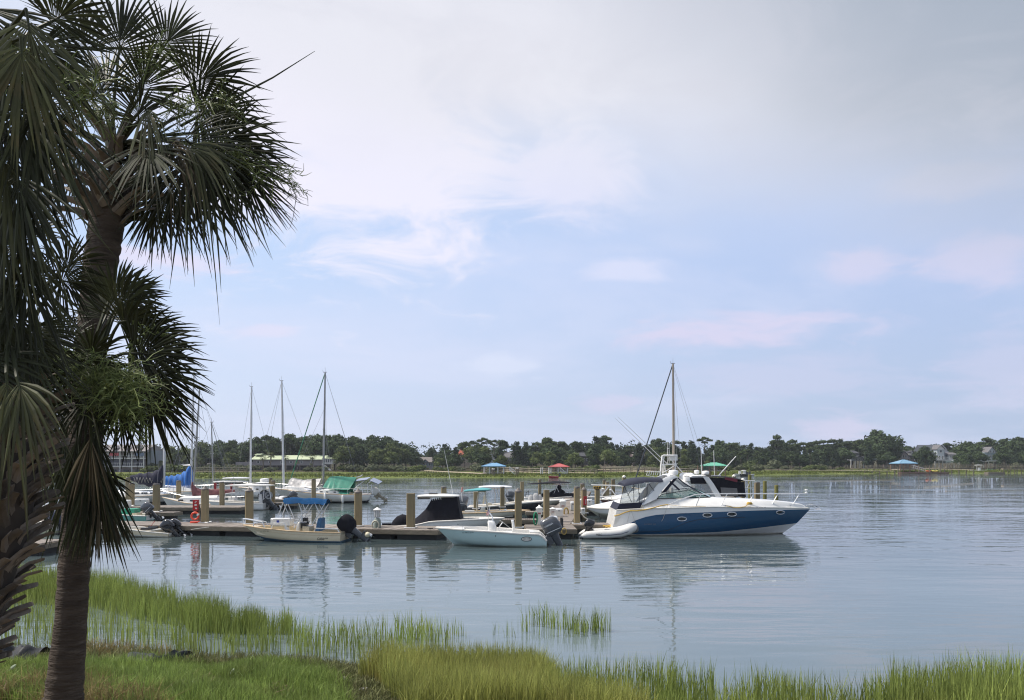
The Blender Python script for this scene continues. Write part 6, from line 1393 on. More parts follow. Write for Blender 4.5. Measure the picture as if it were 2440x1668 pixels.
hardtop(b, 508, 584, 1147, 1.2, .14, M_WHITE); hardtop(b, 530, 592, 1138.5, .9, .12, M_WHITE)
MB().tube([b.at(551, 1144, 0), b.at(551, 1140, 0)], .08, 6).build('roof_post', M_WHITE, b.root)
for x0, x1 in ((512, 532), (536, 556), (560, 580)): MB().prism([b.at(x0, 1158, .96), b.at(x1, 1158, .96), b.at(x1, 1149, .96), b.at(x0, 1149, .96)], (0, b.ny(.02), 0)).build('cabin_window', M_DARKGL, b.root, smooth=False)
b = Boat('cabin_boat', 'white cabin boat with a dark roof edge and radar left of the silver tarp', 'motorboat', 652, 1187, 1.3, 'l')
S, sf, _ = hull(b, [[(652, 1172), (600, 1172), (575, 1166)], [(652, 1181), (582, 1178)], [(650, 1187), (588, 1186)]], [M_WHITE, M_WHITE2, M_BOTTOM], 2.6, keel=.3); deck_open(b, S, .2, .3, .5, M_WHITE2)
A, B_ = b.at(645, 1172, 0), b.at(590, 1157, 0); m = MB(); m.loft([[Vector((lerp(A.x, B_.x, .5+p[0]*s_/2), p[1]*.95*s_, lerp(A.z, B_.z, f))) for p in rrect(1, 2, n=18, e=6)] for f, s_ in ((0, .95), (1, .9))]); m.build('cabin', M_WHITE, b.root, ang=40)
for x0, x1 in ((588, 592), (610, 616)): MB().prism([b.at(x0, 1167, .98), b.at(x1, 1167, .98), b.at(x1, 1164, .98), b.at(x0, 1164, .98)], (0, b.ny(.02), 0)).build('cabin_window', M_DARKGL, b.root, smooth=False)
hardtop(b, 607, 647, 1152, 1.0, .1, M_BLACK); hardtop(b, 609, 645, 1150, .95, .12, M_WHITE)
MB().lathe([(.42, -.2), (.46, 0), (.40, .16), (.1, .22)], b.at(631, 1144, 0), 16, sx=1.2).build('radar_dome', M_WHITE, b.root, ang=50)
MB().tube([b.at(612, 1152, .8), b.at(606, 1170, .8)], .03, 5).build('roof_post', M_CHROME, b.root); MB().tube([b.at(645, 1152, .8), b.at(640, 1170, .8)], .03, 5).build('roof_post', M_CHROME, b.root)
b = Boat('motorboat', 'small white cuddy boat with a raised motor below the silver tarp', 'motorboat', 696, 1204, 1.0, 'l')
S, sf, _ = hull(b, [[(696, 1190), (670, 1190), (628, 1184)], [(696, 1198), (636, 1194)], [(694, 1204), (648, 1203)]], [M_WHITE, M_WHITE, M_WHITE2], 2.0, keel=.2); deck_open(b, S, .18, .3, .5, M_WHITE); rub_rail(b, S, M_RUBW, .05)
m = MB(); A, B_ = b.at(690, 1190, 0), b.at(660, 1182, 0); m.loft([[Vector((lerp(A.x, B_.x, .5+p[0]*s_/2), p[1]*.7*s_, lerp(A.z, B_.z, f))) for p in rrect(1, 2, n=16, e=4)] for f, s_ in ((0, 1), (.7, .95), (1, .8))]); m.build('cuddy', M_WHITE, b.root, ang=50)
MB().prism([b.at(672, 1190, .72), b.at(688, 1187, .72), b.at(686, 1184, .72), b.at(674, 1186, .72)], (0, b.ny(.02), 0)).build('cuddy_window', M_DARKGL, b.root, smooth=False)
p_ = b.at(698, 1188, 0); outboard(b, (p_.x, 0, p_.z), 55, 1.0, M_GREYMOTOR, M_GREYMOTOR)
for lb, px, y0, y1 in (('small red extinguisher cabinet by the white cabin boats', 513, 1166, 1151),):
    o = empty('extinguisher_cabinet', P(px, y0, 84), lb, 'fire cabinet'); MB().box((0, 0, .35), (.22, .2, .66)).build('cabinet', M_RED, o); MB().box((0, .05, -.4), (.08, .08, .85)).build('post', M_WOOD_E, o)
o = empty('rolled_umbrella', P(552, 1172, 80), 'rolled maroon umbrella hanging under a boat roof', 'umbrella'); MB().lathe([(.03, 0), (.12, .2), (.16, .55), (.20, .75), (.03, .8)], n=10).build('canopy', mat('maroon_umbrella', (.25, .03, .04), .8), o)
# ================================================================ far shore: houses, boathouses, piers
def wmat(n_, c_, r_=.8): return mat(n_, c_, r_, var=.08, vs=.6)
M_PANE = mat('window_glass_far', (.035, .045, .055), .1, coat=.5)
M_TRIM = wmat('white_trim', (.62, .61, .60)); M_SHING = mat('grey_shingles', (.13, .125, .13), .85, var=.15, vs=1.2); M_SHINGD = mat('dark_shingles', (.05, .052, .062), .8, var=.15, vs=1.2)
class House:
    """everything is given in photo pixels at one depth; fronts face the water"""
    def __init__(s, label, px, py, Y, cat='house'):
        s.Y = Y; s.k = Y/F; s.px, s.py = px, py; o = P(px, py, Y); s.root = empty('house' if cat == 'house' else cat.replace(' ', '_'), o, label, cat)
    def l(s, px, py, d=0.): return Vector(((px-s.px)*s.k, d, (s.py-py)*s.k))
    def wall(s, x0, x1, y0, y1, dep, m_, d0=0., name='wall'):
        a, c = s.l(x0, y1, d0), s.l(x1, y0, d0); return MB().box(((a.x+c.x)/2, d0+dep/2, (a.z+c.z)/2), (c.x-a.x, dep, c.z-a.z)).build(name, m_, s.root, smooth=False)
    def roof(s, x0, x1, ye, yr, dep, m_, hip=0., over=.5, d0=0., name='roof', parent=None):
        """ridge runs left to right; hip: pixels the ridge is shorter at each end"""
        a, c = s.l(x0, ye), s.l(x1, ye); r0, r1 = s.l(x0+hip, yr), s.l(x1-hip, yr); f, b_ = d0-over, d0+dep+over; md = d0+dep/2
        v = [(a.x, f, a.z), (c.x, f, c.z), (c.x, b_, c.z), (a.x, b_, a.z), (r0.x, md, r0.z), (r1.x, md, r1.z)]; m = MB().add(v, [(0, 1, 5, 4), (2, 3, 4, 5), (1, 2, 5), (3, 0, 4), (3, 2, 1, 0)])
        m.add([(p[0], p[1], p[2]-.18) for p in v[:4]]+v[:4], [(0, 1, 5, 4), (1, 2, 6, 5), (2, 3, 7, 6), (3, 0, 4, 7)]); return m.build(name, m_, s.root, smooth=False)
    def gable(s, x0, x1, ye, yr, dep, m_wall, m_roof, d0=0., name='gable'):
        """front gable: triangle facing the water, roof running back"""
        a, c, t = s.l(x0, ye, d0), s.l(x1, ye, d0), s.l((x0+x1)/2, yr, d0); D_ = Vector((0, dep, 0)); g = MB().prism([a, c, t], D_).build(name, m_wall, s.root, smooth=False)
        up = Vector((0, 0, .14)); o_ = Vector((0, -.4, 0)); e = (c-t)*.10; e2 = (a-t)*.10
        for q in ([t+o_+up, c+e+o_+up, c+e+D_+up, t+D_+up], [t+o_+up, a+e2+o_+up, a+e2+D_+up, t+D_+up]): MB().prism(q, (0, 0, .12)).build('gable_roof', m_roof, s.root, smooth=False)
        return g
    def win(s, x0, x1, y0, y1, d=0., trim=M_TRIM, pane=M_PANE, mull=0):
        a, c = s.l(x0, y1, d), s.l(x1, y0, d); w_, h_ = c.x-a.x, c.z-a.z; cx, cz = (a.x+c.x)/2, (a.z+c.z)/2; t_ = min(.14, w_*.14)
        m = MB(); 
        for q in ((cx, cz+h_/2-t_/2, w_, t_), (cx, cz-h_/2+t_/2, w_, t_), (cx-w_/2+t_/2, cz, t_, h_-2*t_), (cx+w_/2-t_/2, cz, t_, h_-2*t_)): m.box((q[0], d-.04, q[1]), (q[2], .10, q[3]))
        for k in range(mull): m.box((cx-w_/2+w_*(k+1)/(mull+1), d-.03, cz), (t_*.6, .07, h_-2*t_))
        f = m.build('window', trim, s.root, smooth=False); MB().box((cx, d+.0, cz), (w_-2*t_+.02, .06, h_-2*t_+.02)).build('pane', pane, f, smooth=False); return f
    def post(s, x, y0, y1, d=0., w_=.2, m_=M_TRIM, name='post'): a, c = s.l(x, y1, d), s.l(x, y0, d); return MB().box((a.x, d, (a.z+c.z)/2), (w_, w_, c.z-a.z)).build(name, m_, s.root, smooth=False)
    def rail(s, x0, x1, y, d, n_=8, h=1.0, m_=M_TRIM, name='railing'):
        a, c = s.l(x0, y, d), s.l(x1, y, d); m = MB(); m.bar(a+Vector((0, 0, h)), c+Vector((0, 0, h)), .10); m.bar(a+Vector((0, 0, .12)), c+Vector((0, 0, .12)), .06)
        for k in range(n_+1): p = lerp(a, c, k/n_); m.bar(p, p+Vector((0, 0, h)), .06)
        return m.build(name, m_, s.root, smooth=False)

# ---- three storey motel on the left
M_MOTEL = wmat('motel_stucco', (.34, .28, .28)); M_MOTELR = mat('motel_roof', (.22, .20, .20), .8, var=.1, vs=.5); M_SCREEN = mat('dark_screen', (.045, .045, .075), .5, var=.15); M_MSIDE_SHADED = wmat('motel_side_shaded', (.22, .25, .28))  # the side wall's blue-grey shade is put into its colour
h = House('three storey motel with balconies beyond the marsh on the left', 226, 1126, 236, 'motel')
x0, x1 = 60, 343
h.wall(x0, 356, 1073, 1126, 9, M_MSIDE_SHADED, 2.2, 'rear_block'); h.wall(x0, x1, 1078, 1126, .3, M_MOTEL, 1.85)
h.roof(x0-3, 350, 1075, 1058.5, 13, M_MOTELR, 1.5, .3, -.4)
for y in (1092.5, 1112): h.wall(x0, x1, y-1, y+1, 2.4, M_TRIM, -.2, 'balcony_slab')
for k in range(11):
    xx = x0+ k*28.3; h.post(xx, 1076, 1126, -.1, .22)
for k in range(10):
    xa, xb = x0+k*28.3, x0+(k+1)*28.3
    h.wall(xa+1.2, xb-1.2, 1094, 1110.5, .06, M_SCREEN, .6, 'screen_panel'); h.rail(xa+.6, xb-.6, 1111, -.15, 6, .95); h.rail(xa+.6, xb-.6, 1091.5, -.15, 7, .85)
    h.win(xa+8, xa+18, 1078.5, 1089, 1.82, mull=1); h.win(xa+17, xa+21, 1115, 1125, 1.82); h.wall(xa+5, xa+14, 1119, 1125.5, .8, mat('motel_furniture', (.08, .09, .09), .8), .8, 'patio_furniture')
    h.gable(xa+9, xa+19, 1069, 1063.5, 3, M_MOTEL, M_MOTELR, -.2, 'dormer')
for xa, cc, nm in ((260, (.42, .07, .08), 'red'), (320, (.16, .20, .30), 'blue'), (205, (.5, .42, .34), 'tan')):
    o = MB().box((h.root.location.x+(xa+13-226)*h.k, h.Y-.28, HC-(1082.5-HY)*h.k), (22*h.k, .06, 7*h.k)).build('beach_towel', mat('towel_'+nm, cc, .9), None, f'{nm} beach towels hanging on the top motel balcony', cat='towel', smooth=False)
# ---- long restaurant with a pale green roof
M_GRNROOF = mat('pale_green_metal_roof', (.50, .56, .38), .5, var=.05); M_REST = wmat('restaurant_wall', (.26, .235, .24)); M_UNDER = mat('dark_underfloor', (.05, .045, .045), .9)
h = House('long raised restaurant with a pale green roof among the palms', 700, 1124, 262, 'restaurant')
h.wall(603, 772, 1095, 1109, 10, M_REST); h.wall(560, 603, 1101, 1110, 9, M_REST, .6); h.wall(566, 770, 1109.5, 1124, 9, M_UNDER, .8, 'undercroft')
h.roof(598, 774, 1094.5, 1084.5, 10, M_GRNROOF, 0, .6); h.roof(600, 616, 1083, 1079.5, 5, M_GRNROOF, 2, .3, 3)
h.wall(770, 793, 1092, 1106, 5, M_TRIM, -.5, 'porch'); h.roof(768, 795, 1092, 1090.5, 5, M_GRNROOF, 1, .3, -.5)
for xx in (772, 777, 782, 787): h.win(xx, xx+4, 1094, 1102, -.52)
for xx in (612, 640, 668, 690, 715, 740): h.win(xx, xx+7, 1098, 1104, -.02)
for xx in range(606, 790, 18): h.post(xx, 1109, 1124, .2, .3, mat('brown_post', (.14, .10, .08), .8))
m = MB(); m.bar(h.l(772, 1107, -2), h.l(792, 1122, -2), .8, .3); m.bar(h.l(772, 1104, -2.3), h.l(792, 1119, -2.3), .12)
for k in range(5): q = k/4; m.bar(h.l(772+20*q, 1107+15*q, -2.3), h.l(772+20*q, 1103.5+15*q, -2.3), .1)
m.build('stairs', M_TRIM, h.root, smooth=False)
for xx, y0 in ((643, 1112), (649, 1117), (729, 1116), (763, 1115)): MB().bar(P(xx, 1127, 246), P(xx, y0, 246), .28).build('channel_post', M_TRIM, None, {643: 'tall white post on the marsh bank before the restaurant', 649: 'short white post right beside the tall one on the marsh bank', 729: 'white post on the marsh bank below the restaurant palms', 763: 'white post by the restaurant stairs'}[xx], cat='post', smooth=False)
h = House('small green shed beyond the marsh right of the motel', 438, 1124, 262, 'shed'); h.wall(430, 452, 1109, 1124, 4, mat('green_shed_wall', (.06, .12, .09), .8)); h.roof(428, 454, 1109, 1106, 4, M_TRIM, 0, .3); h.win(436, 444, 1113, 1120, -.02)
h = House('low pale cottage behind the wooden landing', 497, 1122, 270); h.wall(489, 516, 1108, 1122, 6, wmat('cottage_wall', (.42, .38, .36))); h.roof(487, 518, 1108, 1103, 6, M_SHING, 1, .4); h.win(493, 499, 1111, 1117, -.02); h.win(505, 511, 1111, 1117, -.02)
# ---- grey house with a fence
h = House('grey house with a steep hip roof behind a pale fence', 1008, 1122, 285)
h.wall(996, 1028, 1101, 1122, 8, wmat('blue_grey_siding', (.22, .27, .31))); h.roof(993, 1031, 1101, 1089, 8, mat('brown_grey_roof', (.17, .15, .14), .85, var=.1), 4, .6); h.gable(1007, 1020, 1101, 1096, 3, wmat('pale_blue_siding', (.34, .40, .45)), M_SHING, -.6)
for xx in (999, 1010, 1014, 1022): h.win(xx, xx+3.5, 1103, 1110, -.62 if 1007 < xx < 1018 else -.02)
h.wall(984, 1033, 1110.5, 1121, .2, mat('pale_fence', (.26, .25, .25), .9), -3, 'fence')
h = House('house with a rust red tile roof high among the pines', 1103, 1112, 300); h.wall(1092, 1118, 1082, 1112, 8, wmat('tan_wall', (.3, .25, .2))); h.roof(1089, 1121, 1083, 1069.5, 9, mat('rust_tiles', (.30, .075, .04), .8, var=.12), 6, .5); h.win(1100, 1106, 1088, 1096, -.02)
h = House('steep white gabled house showing through the pines', 1168, 1112, 292); h.wall(1164, 1190, 1088, 1112, 7, wmat('white_siding', (.60, .60, .60)), .5); h.gable(1162, 1176, 1090, 1075, 8, wmat('white_siding', (.60, .60, .60)), M_SHING, 0); h.roof(1174, 1196, 1086, 1078, 7, M_SHING, 2, .3, .5); h.win(1167, 1171, 1083, 1089, -.02); h.win(1180, 1184, 1091, 1097, .48)
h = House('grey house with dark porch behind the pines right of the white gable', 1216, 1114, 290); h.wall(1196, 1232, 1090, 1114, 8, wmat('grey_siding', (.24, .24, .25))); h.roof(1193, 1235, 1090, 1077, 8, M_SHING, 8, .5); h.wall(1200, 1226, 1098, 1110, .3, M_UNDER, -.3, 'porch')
for xx in (1203, 1211, 1219): h.win(xx, xx+4, 1092, 1096.5, -.02)
h = House('small white house showing through branches right of the blue boathouse', 1262, 1108, 286); h.gable(1257, 1267, 1100, 1092, 5, wmat('white_siding', (.6, .6, .6)), M_SHING); h.wall(1258, 1266, 1100, 1110, 5, wmat('white_siding', (.6, .6, .6))); h.win(1260, 1264, 1101, 1106, -.02)
h = House('tall brown house on piles right of the red boathouse', 1388, 1120, 285); br = wmat('brown_siding', (.10, .09, .085)); h.wall(1376, 1403, 1087, 1108, 7, br); h.roof(1374, 1405, 1087, 1078, 7, M_SHINGD, 5, .4)
for xx in (1377, 1385, 1394, 1402): h.post(xx, 1108, 1121, .2, .3, br)
for xx in (1380, 1390, 1397): h.win(xx, xx+4, 1092, 1098, -.02)
h.rail(1376, 1403, 1104, -1, 8, .9, br)
h = House('brown house with a pale chimney among the trees', 1518, 1112, 300); h.wall(1508, 1536, 1086, 1112, 8, wmat('weathered_siding', (.20, .17, .15))); h.roof(1506, 1538, 1087, 1077, 8, mat('brown_roof', (.12, .09, .09), .85), 0, .5); h.wall(1508, 1513, 1078, 1096, 2, wmat('pale_chimney', (.42, .40, .32)), -.5, 'chimney'); h.win(1520, 1525, 1091, 1097, -.02); h.win(1529, 1533, 1091, 1097, -.02)
# ---- right hand houses
h = House('grey two storey house raised on posts behind the long pier', 2042, 1116, 330); gs = wmat('grey_clapboard', (.24, .25, .27))
h.wall(2024, 2050, 1079, 1092, 8, gs, 1); h.roof(2018, 2050, 1080, 1073, 9, M_SHINGD, 2, .5, .6); h.wall(2026, 2068, 1090, 1098, 6, gs, -1); h.gable(2033, 2053, 1092, 1087, 6, gs, M_SHINGD, -1.6); h.roof(2024, 2070, 1091, 1087, 7, M_SHINGD, 4, .4, -.8)
for xx in (2027, 2031, 2039): h.win(xx, xx+3.6, 1082, 1087, .98)
for xx in (2035, 2042, 2053, 2058, 2063): h.win(xx, xx+3.6, 1092.5, 1096.5, -1.66 if xx < 2050 else -1.02)
for xx in (2026, 2036, 2046, 2056, 2067): h.post(xx, 1098, 1116, -.8, .3)
h = House('dark roofed lodge with a tall gable of windows behind the light blue boathouse', 2152, 1114, 330); lw = wmat('lodge_wall', (.27, .22, .21))
h.wall(2124, 2182, 1090, 1114, 9, lw, 1); h.roof(2121, 2184, 1090, 1075, 10, M_SHINGD, 1, .4, .6); h.gable(2137, 2168, 1091, 1077, 6, lw, M_SHINGD, -.8); h.wall(2138, 2167, 1091, 1110, 4, lw, -.8)
for xx in (2142, 2148, 2154, 2160): h.win(xx, xx+4, 1084 if 2146 < xx < 2158 else 1087, 1091, -.84); h.win(xx, xx+4, 1093, 1098, -.84)
for xx in (2126, 2171): h.gable(xx-.5, xx+7, 1079, 1075, 3, M_TRIM, M_SHINGD, .2, 'dormer'); h.wall(xx+.8, xx+5.7, 1079, 1085, 3, M_TRIM, .2, 'dormer_front'); h.win(xx+1.6, xx+4.8, 1079.5, 1084, .16)
h.wall(2161, 2165, 1072, 1084, 1.2, wmat('chimney_stone', (.36, .31, .27)), 3, 'chimney')
h = House('big pale blue house with a steep white gable and side porch', 2240, 1115, 325); bl = wmat('pale_blue_siding2', (.36, .40, .42))
h.wall(2215, 2266, 1084, 1104, 9, bl, 1.2); h.roof(2202, 2267, 1085, 1059.5, 10, mat('slate_roof', (.075, .085, .105), .75, var=.1), 1, .5, .8); h.gable(2231, 2250, 1071, 1061.5, 7, M_TRIM, M_SHING, -.4); h.wall(2232, 2249, 1071, 1096, 6, bl, -.4)
h.win(2237, 2243.5, 1072, 1079, -.44); h.win(2234, 2240, 1086, 1095, -.44, mull=1); h.win(2243, 2247, 1086, 1095, -.44)
h.wall(2258, 2276, 1082, 1096, 5, bl, -1, 'porch'); h.roof(2255, 2279, 1083, 1078, 6, M_SHING, 3, .4, -1.2)
for xx in (2260, 2265.5, 2271): h.win(xx, xx+4.4, 1085, 1093.5, -1.04)
h.wall(2218, 2277, 1095.5, 1097.5, 3, M_TRIM, -3, 'deck'); h.rail(2218, 2258, 1095.5, -3, 14, .9)
for xx in range(2220, 2280, 9): h.post(xx, 1097.5, 1115, -2.6, .25)
m = MB(); m.bar(h.l(2258, 1097, -3.2), h.l(2274, 1107, -3.2), .9, .2); m.bar(h.l(2258, 1093, -3.4), h.l(2274, 1103, -3.4), .1); m.build('stairs', M_TRIM, h.root, smooth=False)
h.wall(2241, 2260, 1098, 1102, .1, wmat('awning_cloth', (.40, .46, .46)), -4, 'awning')
h = House('pale house half hidden by the trees at the far right', 2358, 1114, 320); h.wall(2346, 2376, 1078, 1098, 8, wmat('blue_grey_siding3', (.20, .25, .28))); h.gable(2352, 2372, 1078, 1066, 7, wmat('pale_siding', (.38, .42, .44)), M_SHING, -.4)
for xx in (2357, 2364): h.win(xx, xx+4, 1073, 1079, -.44); h.win(xx, xx+4, 1084, 1091, -.04)
h.wall(2320, 2375, 1098, 1100, 3, M_TRIM, -2.5, 'deck'); h.rail(2346, 2375, 1098, -2.4, 10, .9)
for xx in (2322, 2336, 2348, 2360, 2373): h.post(xx, 1100, 1115, -2.2, .25)

# ---- piers on posts
M_PPOST = mat('pier_post', (.16, .13, .10), .9, var=.2); M_PRAIL = mat('weathered_rail', (.36, .31, .25), .85, var=.12); M_PDECK = mat('light_tan_pier_boards', (.46, .38, .28), .85, var=.1)  # pier decks are of light tan boards
def pier(label, p0, Y0, p1, Y1, w_=1.4, step=1.9, rails=True, deckmat=None, z=None):
    a, c = P(p0[0], p0[1], Y0), P(p1[0], p1[1], Y1); L = (c-a); L.z = 0; n_ = max(2, int(L.length/step)); d = L.normalized(); sd_ = Vector((-d.y, d.x, 0)); mid = (a+c)/2
    r_ = empty('pier', (mid.x, mid.y, 0), label, 'pier', 'piers across the marsh'); o = r_.location
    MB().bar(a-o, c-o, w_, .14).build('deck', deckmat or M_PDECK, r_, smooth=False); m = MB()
    for k in range(n_+1):
        q = lerp(a, c, k/n_)-o
        for sg in (1, -1): p = q+sd_*sg*w_*.45; m.bar(Vector((p.x, p.y, -.4)), Vector((p.x, p.y, p.z+(1.05 if rails else -.05))), .17)
    m.build('posts', M_PPOST, r_, smooth=False, kind='stuff')
    if rails:
        for sg in (1, -1):
            off = sd_*sg*w_*.45
            for hh_, w2 in ((1.05, .16), (.55, .09)): MB().bar(a-o+off+Vector((0, 0, hh_)), c-o+off+Vector((0, 0, hh_)), w2, .07).build('rail', M_PRAIL, r_, smooth=False)
    return r_
pier('low light tan pier running to the blue boathouse', (1016, 1121.5), 236, (1154, 1128.5), 204, 1.5, 1.7, False)
pier('pier with rails between the blue and the red boathouse', (1200, 1123), 232, (1318, 1127), 214)
pier('pier with rails behind the blue boathouse', (1130, 1120.5), 244, (1240, 1122.5), 234)
pier('pier with rails right of the red boathouse', (1357, 1126), 220, (1420, 1127), 214)
pier('long pier with rails behind the forestay of the tan mast', (1400, 1118), 250, (1560, 1122), 232)
pier('second long pier behind the tower of the fishing boat', (1440, 1122.5), 230, (1640, 1126), 218)
pier('grey pier at the edge of the marsh left of the green boathouse', (1560, 1124), 226, (1670, 1126), 222)
pier('thin pale pier along the back of the marsh right of the green boathouse', (1822, 1119.5), 268, (2010, 1121), 262, 1.3, 2.2, False)
pier('low pier running to the light blue boathouse', (1990, 1121), 262, (2132, 1122.5), 256, 1.4, 2.2, False)
pier('pier running right from the light blue boathouse', (2200, 1116.5), 266, (2320, 1119.5), 258, 1.4, 2., False)
pier('thin white railed pier at the back right of the marsh', (2030, 1116), 285, (2260, 1115), 285, 1.2, 2.6, True)
pier('grey railed pier behind the white boat on the right', (2254, 1113), 285, (2460, 1112.5), 285)
pier('low pier at the right edge of the picture', (2388, 1117.5), 262, (2470, 1118), 262, 1.4, 2., False)
pier('wooden landing in front of the cottage beyond the sailboats', (470, 1123), 226, (585, 1123), 226, 3.0, 2.0)

def boathouse(label, x0, x1, ye, yr, Y, roofcol, hipx, ydeck, post_xs, mroof, posts='pale', dep=5.5):
    r_ = empty('boathouse', Vector(((((x0+x1)/2)-CX)*Y/F, Y, 0)), label, 'boathouse', 'boathouses on the far shore'); o = r_.location; k = Y/F
    L = lambda x, y, d: P(x, y, Y)-o+Vector((0, d, 0))
    a, c = L(x0, ye, 0), L(x1, ye, 0); r0, r1 = L(x0+hipx, yr, 0), L(x1-hipx, yr, 0)
    v = [(a.x, -.5, a.z), (c.x, -.5, c.z), (c.x, dep+.5, c.z), (a.x, dep+.5, a.z), (r0.x, dep/2, r0.z), (r1.x, dep/2, r1.z)]
    m = MB().add(v, [(0, 1, 5, 4), (2, 3, 4, 5), (1, 2, 5), (3, 0, 4), (3, 2, 1, 0)]); m.add([(p[0], p[1], p[2]-.15) for p in v[:4]]+v[:4], [(0, 1, 5, 4), (1, 2, 6, 5), (2, 3, 7, 6), (3, 0, 4, 7)])
    ro = m.build('roof', mroof, r_, smooth=False)
    for i in (0, 1): # hip caps
        MB().bar(v[4] if i == 0 else v[5], v[0] if i == 0 else v[1], .10).build('hip_cap', mroof, ro, smooth=False)
    pm = M_TRIM if posts == 'pale' else mat('brown_post2', (.26, .16, .11), .8)
    for x in post_xs:
        for d in (0, dep):
            p = L(x, ye, d); MB().bar((p.x, d, -.5), (p.x, d, p.z), .24).build('post', pm, r_, smooth=False)
    q0, q1 = L(x0+4, ydeck, 0), L(x1-4, ydeck, 0); MB().box(((q0.x+q1.x)/2, dep/2, q0.z), (q1.x-q0.x, dep, .2)).build('deck', M_PRAIL, r_, smooth=False)
    m = MB()
    for hh_ in (.5, 1.0): m.bar(q0+Vector((0, dep, hh_)), q1+Vector((0, dep, hh_)), .1); m.bar(q0+Vector((0, 0, hh_)), lerp(q0, q1, .45)+Vector((0, 0, hh_)), .1)
    for j in range(7): p = lerp(q0, q1, j/6)+Vector((0, dep, 0)); m.bar(p, p+Vector((0, 0, 1)), .08)
    m.build('railing', M_PRAIL, r_, smooth=False); return r_, L
def gangway(L, r_, a, c, d=-1.0, m_=None):
    m = MB(); A, B_ = L(*a, d), L(*c, d)
    for sg in (0, 1): off = Vector((0, sg*1.2, 0)); m.bar(A+off+Vector((0, 0, .9)), B_+off+Vector((0, 0, .9)), .10); m.bar(A+off, B_+off, .12)
    for j in range(7): p = lerp(A, B_, j/6); m.bar(p, p+Vector((0, 0, .9)), .08)
    m.bar((A+B_)/2+Vector((0, .6, 0))-(B_-A)*.5, (A+B_)/2+Vector((0, .6, 0))+(B_-A)*.5, 1.2, .08); m.build('gangway', m_ or M_ALU, r_, smooth=False)
M_RBLUE = mat('blue_metal_roof', (.13, .30, .48), .45, var=.05, coat=.2); M_RRED = mat('red_metal_roof', (.42, .06, .05), .45, var=.05, coat=.2); M_RGRN = mat('green_metal_roof', (.10, .40, .26), .45, var=.05, coat=.2); M_RLB = mat('light_blue_metal_roof', (.16, .31, .44), .45, var=.05, coat=.2)
r_, L = boathouse('boathouse with a blue hip roof on posts over the water', 1147, 1206, 1110.5, 1103, 206, None, 24, 1127, (1153, 1166, 1186, 1200), M_RBLUE); gangway(L, r_, (1214, 1120), (1230, 1133)); fl_ = L(1181, 1138.5, -3); m = MB().box(L(1209, 1138, -3), (57*206/F, 2.2, .5)); m.build('float', M_PPOST, r_, smooth=False)
for x, y in ((1174, 1118), (1178, 1118), (1230, 1116), (1234, 1116)): q = L(x, y, -3.2); MB().tube([(q.x, q.y, -.5), q], .16, 8).build('mooring_post', M_PPOST, r_); MB().lathe([(.2, 0), (.05, .3)], q, 8).build('post_cap', M_TRIM, r_)
r_, L = boathouse('boathouse with a red hip roof on posts over the water', 1309, 1357, 1112, 1104.5, 208, None, 22, 1124, (1313, 1330, 1352), M_RRED); gangway(L, r_, (1334, 1122), (1349, 1134)); MB().box(L(1348, 1137, -3), (38*208/F, 2.2, .5)).build('float', M_PPOST, r_, smooth=False)
for x, y in ((1288, 1114), (1292, 1114), (1307, 1114)): q = L(x, y, -2); MB().tube([(q.x, q.y, -.5), q], .13, 8).build('mooring_post', M_TRIM, r_)
r_, L = boathouse('boathouse with a green hip roof behind the radar arch', 1680, 1733, 1109.5, 1102, 214, None, 20, 1122, (1674, 1690, 1706, 1728), M_RGRN, 'brown'); MB().box(L(1688, 1116, 3), (2.2, 2, 1.9)).build('locker', mat('dark_green_locker', (.05, .12, .09), .7), r_, smooth=False)
r_, L = boathouse('boathouse with a light blue hip roof on the right', 2142, 2186, 1104, 1095, 262, None, 20, 1119, (2145, 2153, 2168, 2182), M_RLB, 'brown', 6.5); gangway(L, r_, (2170, 1115), (2198, 1123), -2, M_TRIM); MB().box(L(2185, 1126.5, -4), (112*262/F, 2.6, .45)).build('float', mat('rusty_float', (.13, .07, .06), .85, var=.2), r_, smooth=False)
for x, y in ((2124, 1112), (2173, 1108), (2198, 1109), (2223, 1103)): q = L(x, y, -4.5); MB().tube([(q.x, q.y, -.5), q], .16, 8).build('mooring_post', M_PPOST, r_)
for x0, x1, cc, lb in ((2205, 2219, (.55, .12, .02), 'orange kayak lying on the float of the light blue boathouse'), (2219, 2236, (.62, .50, .10), 'yellow and white kayak lying on the end of the float')):
    A, B_ = P(x0, 1123, 258), P(x1, 1122.5, 258); c_ = (A+B_)/2; o = empty('kayak', c_, lb, 'kayak'); l_ = (B_.x-A.x)/2; MB().loft([[Vector((l_*t, .38*math.sqrt(max(0.01, 1-t*t))*math.cos(a), .28*math.sqrt(max(.01, 1-t*t))*math.sin(a)+.15*t*t)) for a in np.linspace(0, 6.283, 11)[:-1]] for t in np.linspace(-1, 1, 11)]).build('hull', mat('kayak_'+str(x0), cc, .4), o); MB().lathe([(.25, .22), (.22, .30)], (0, 0, 0), 10, sx=1.8).build('cockpit_rim', M_BLACK, o)
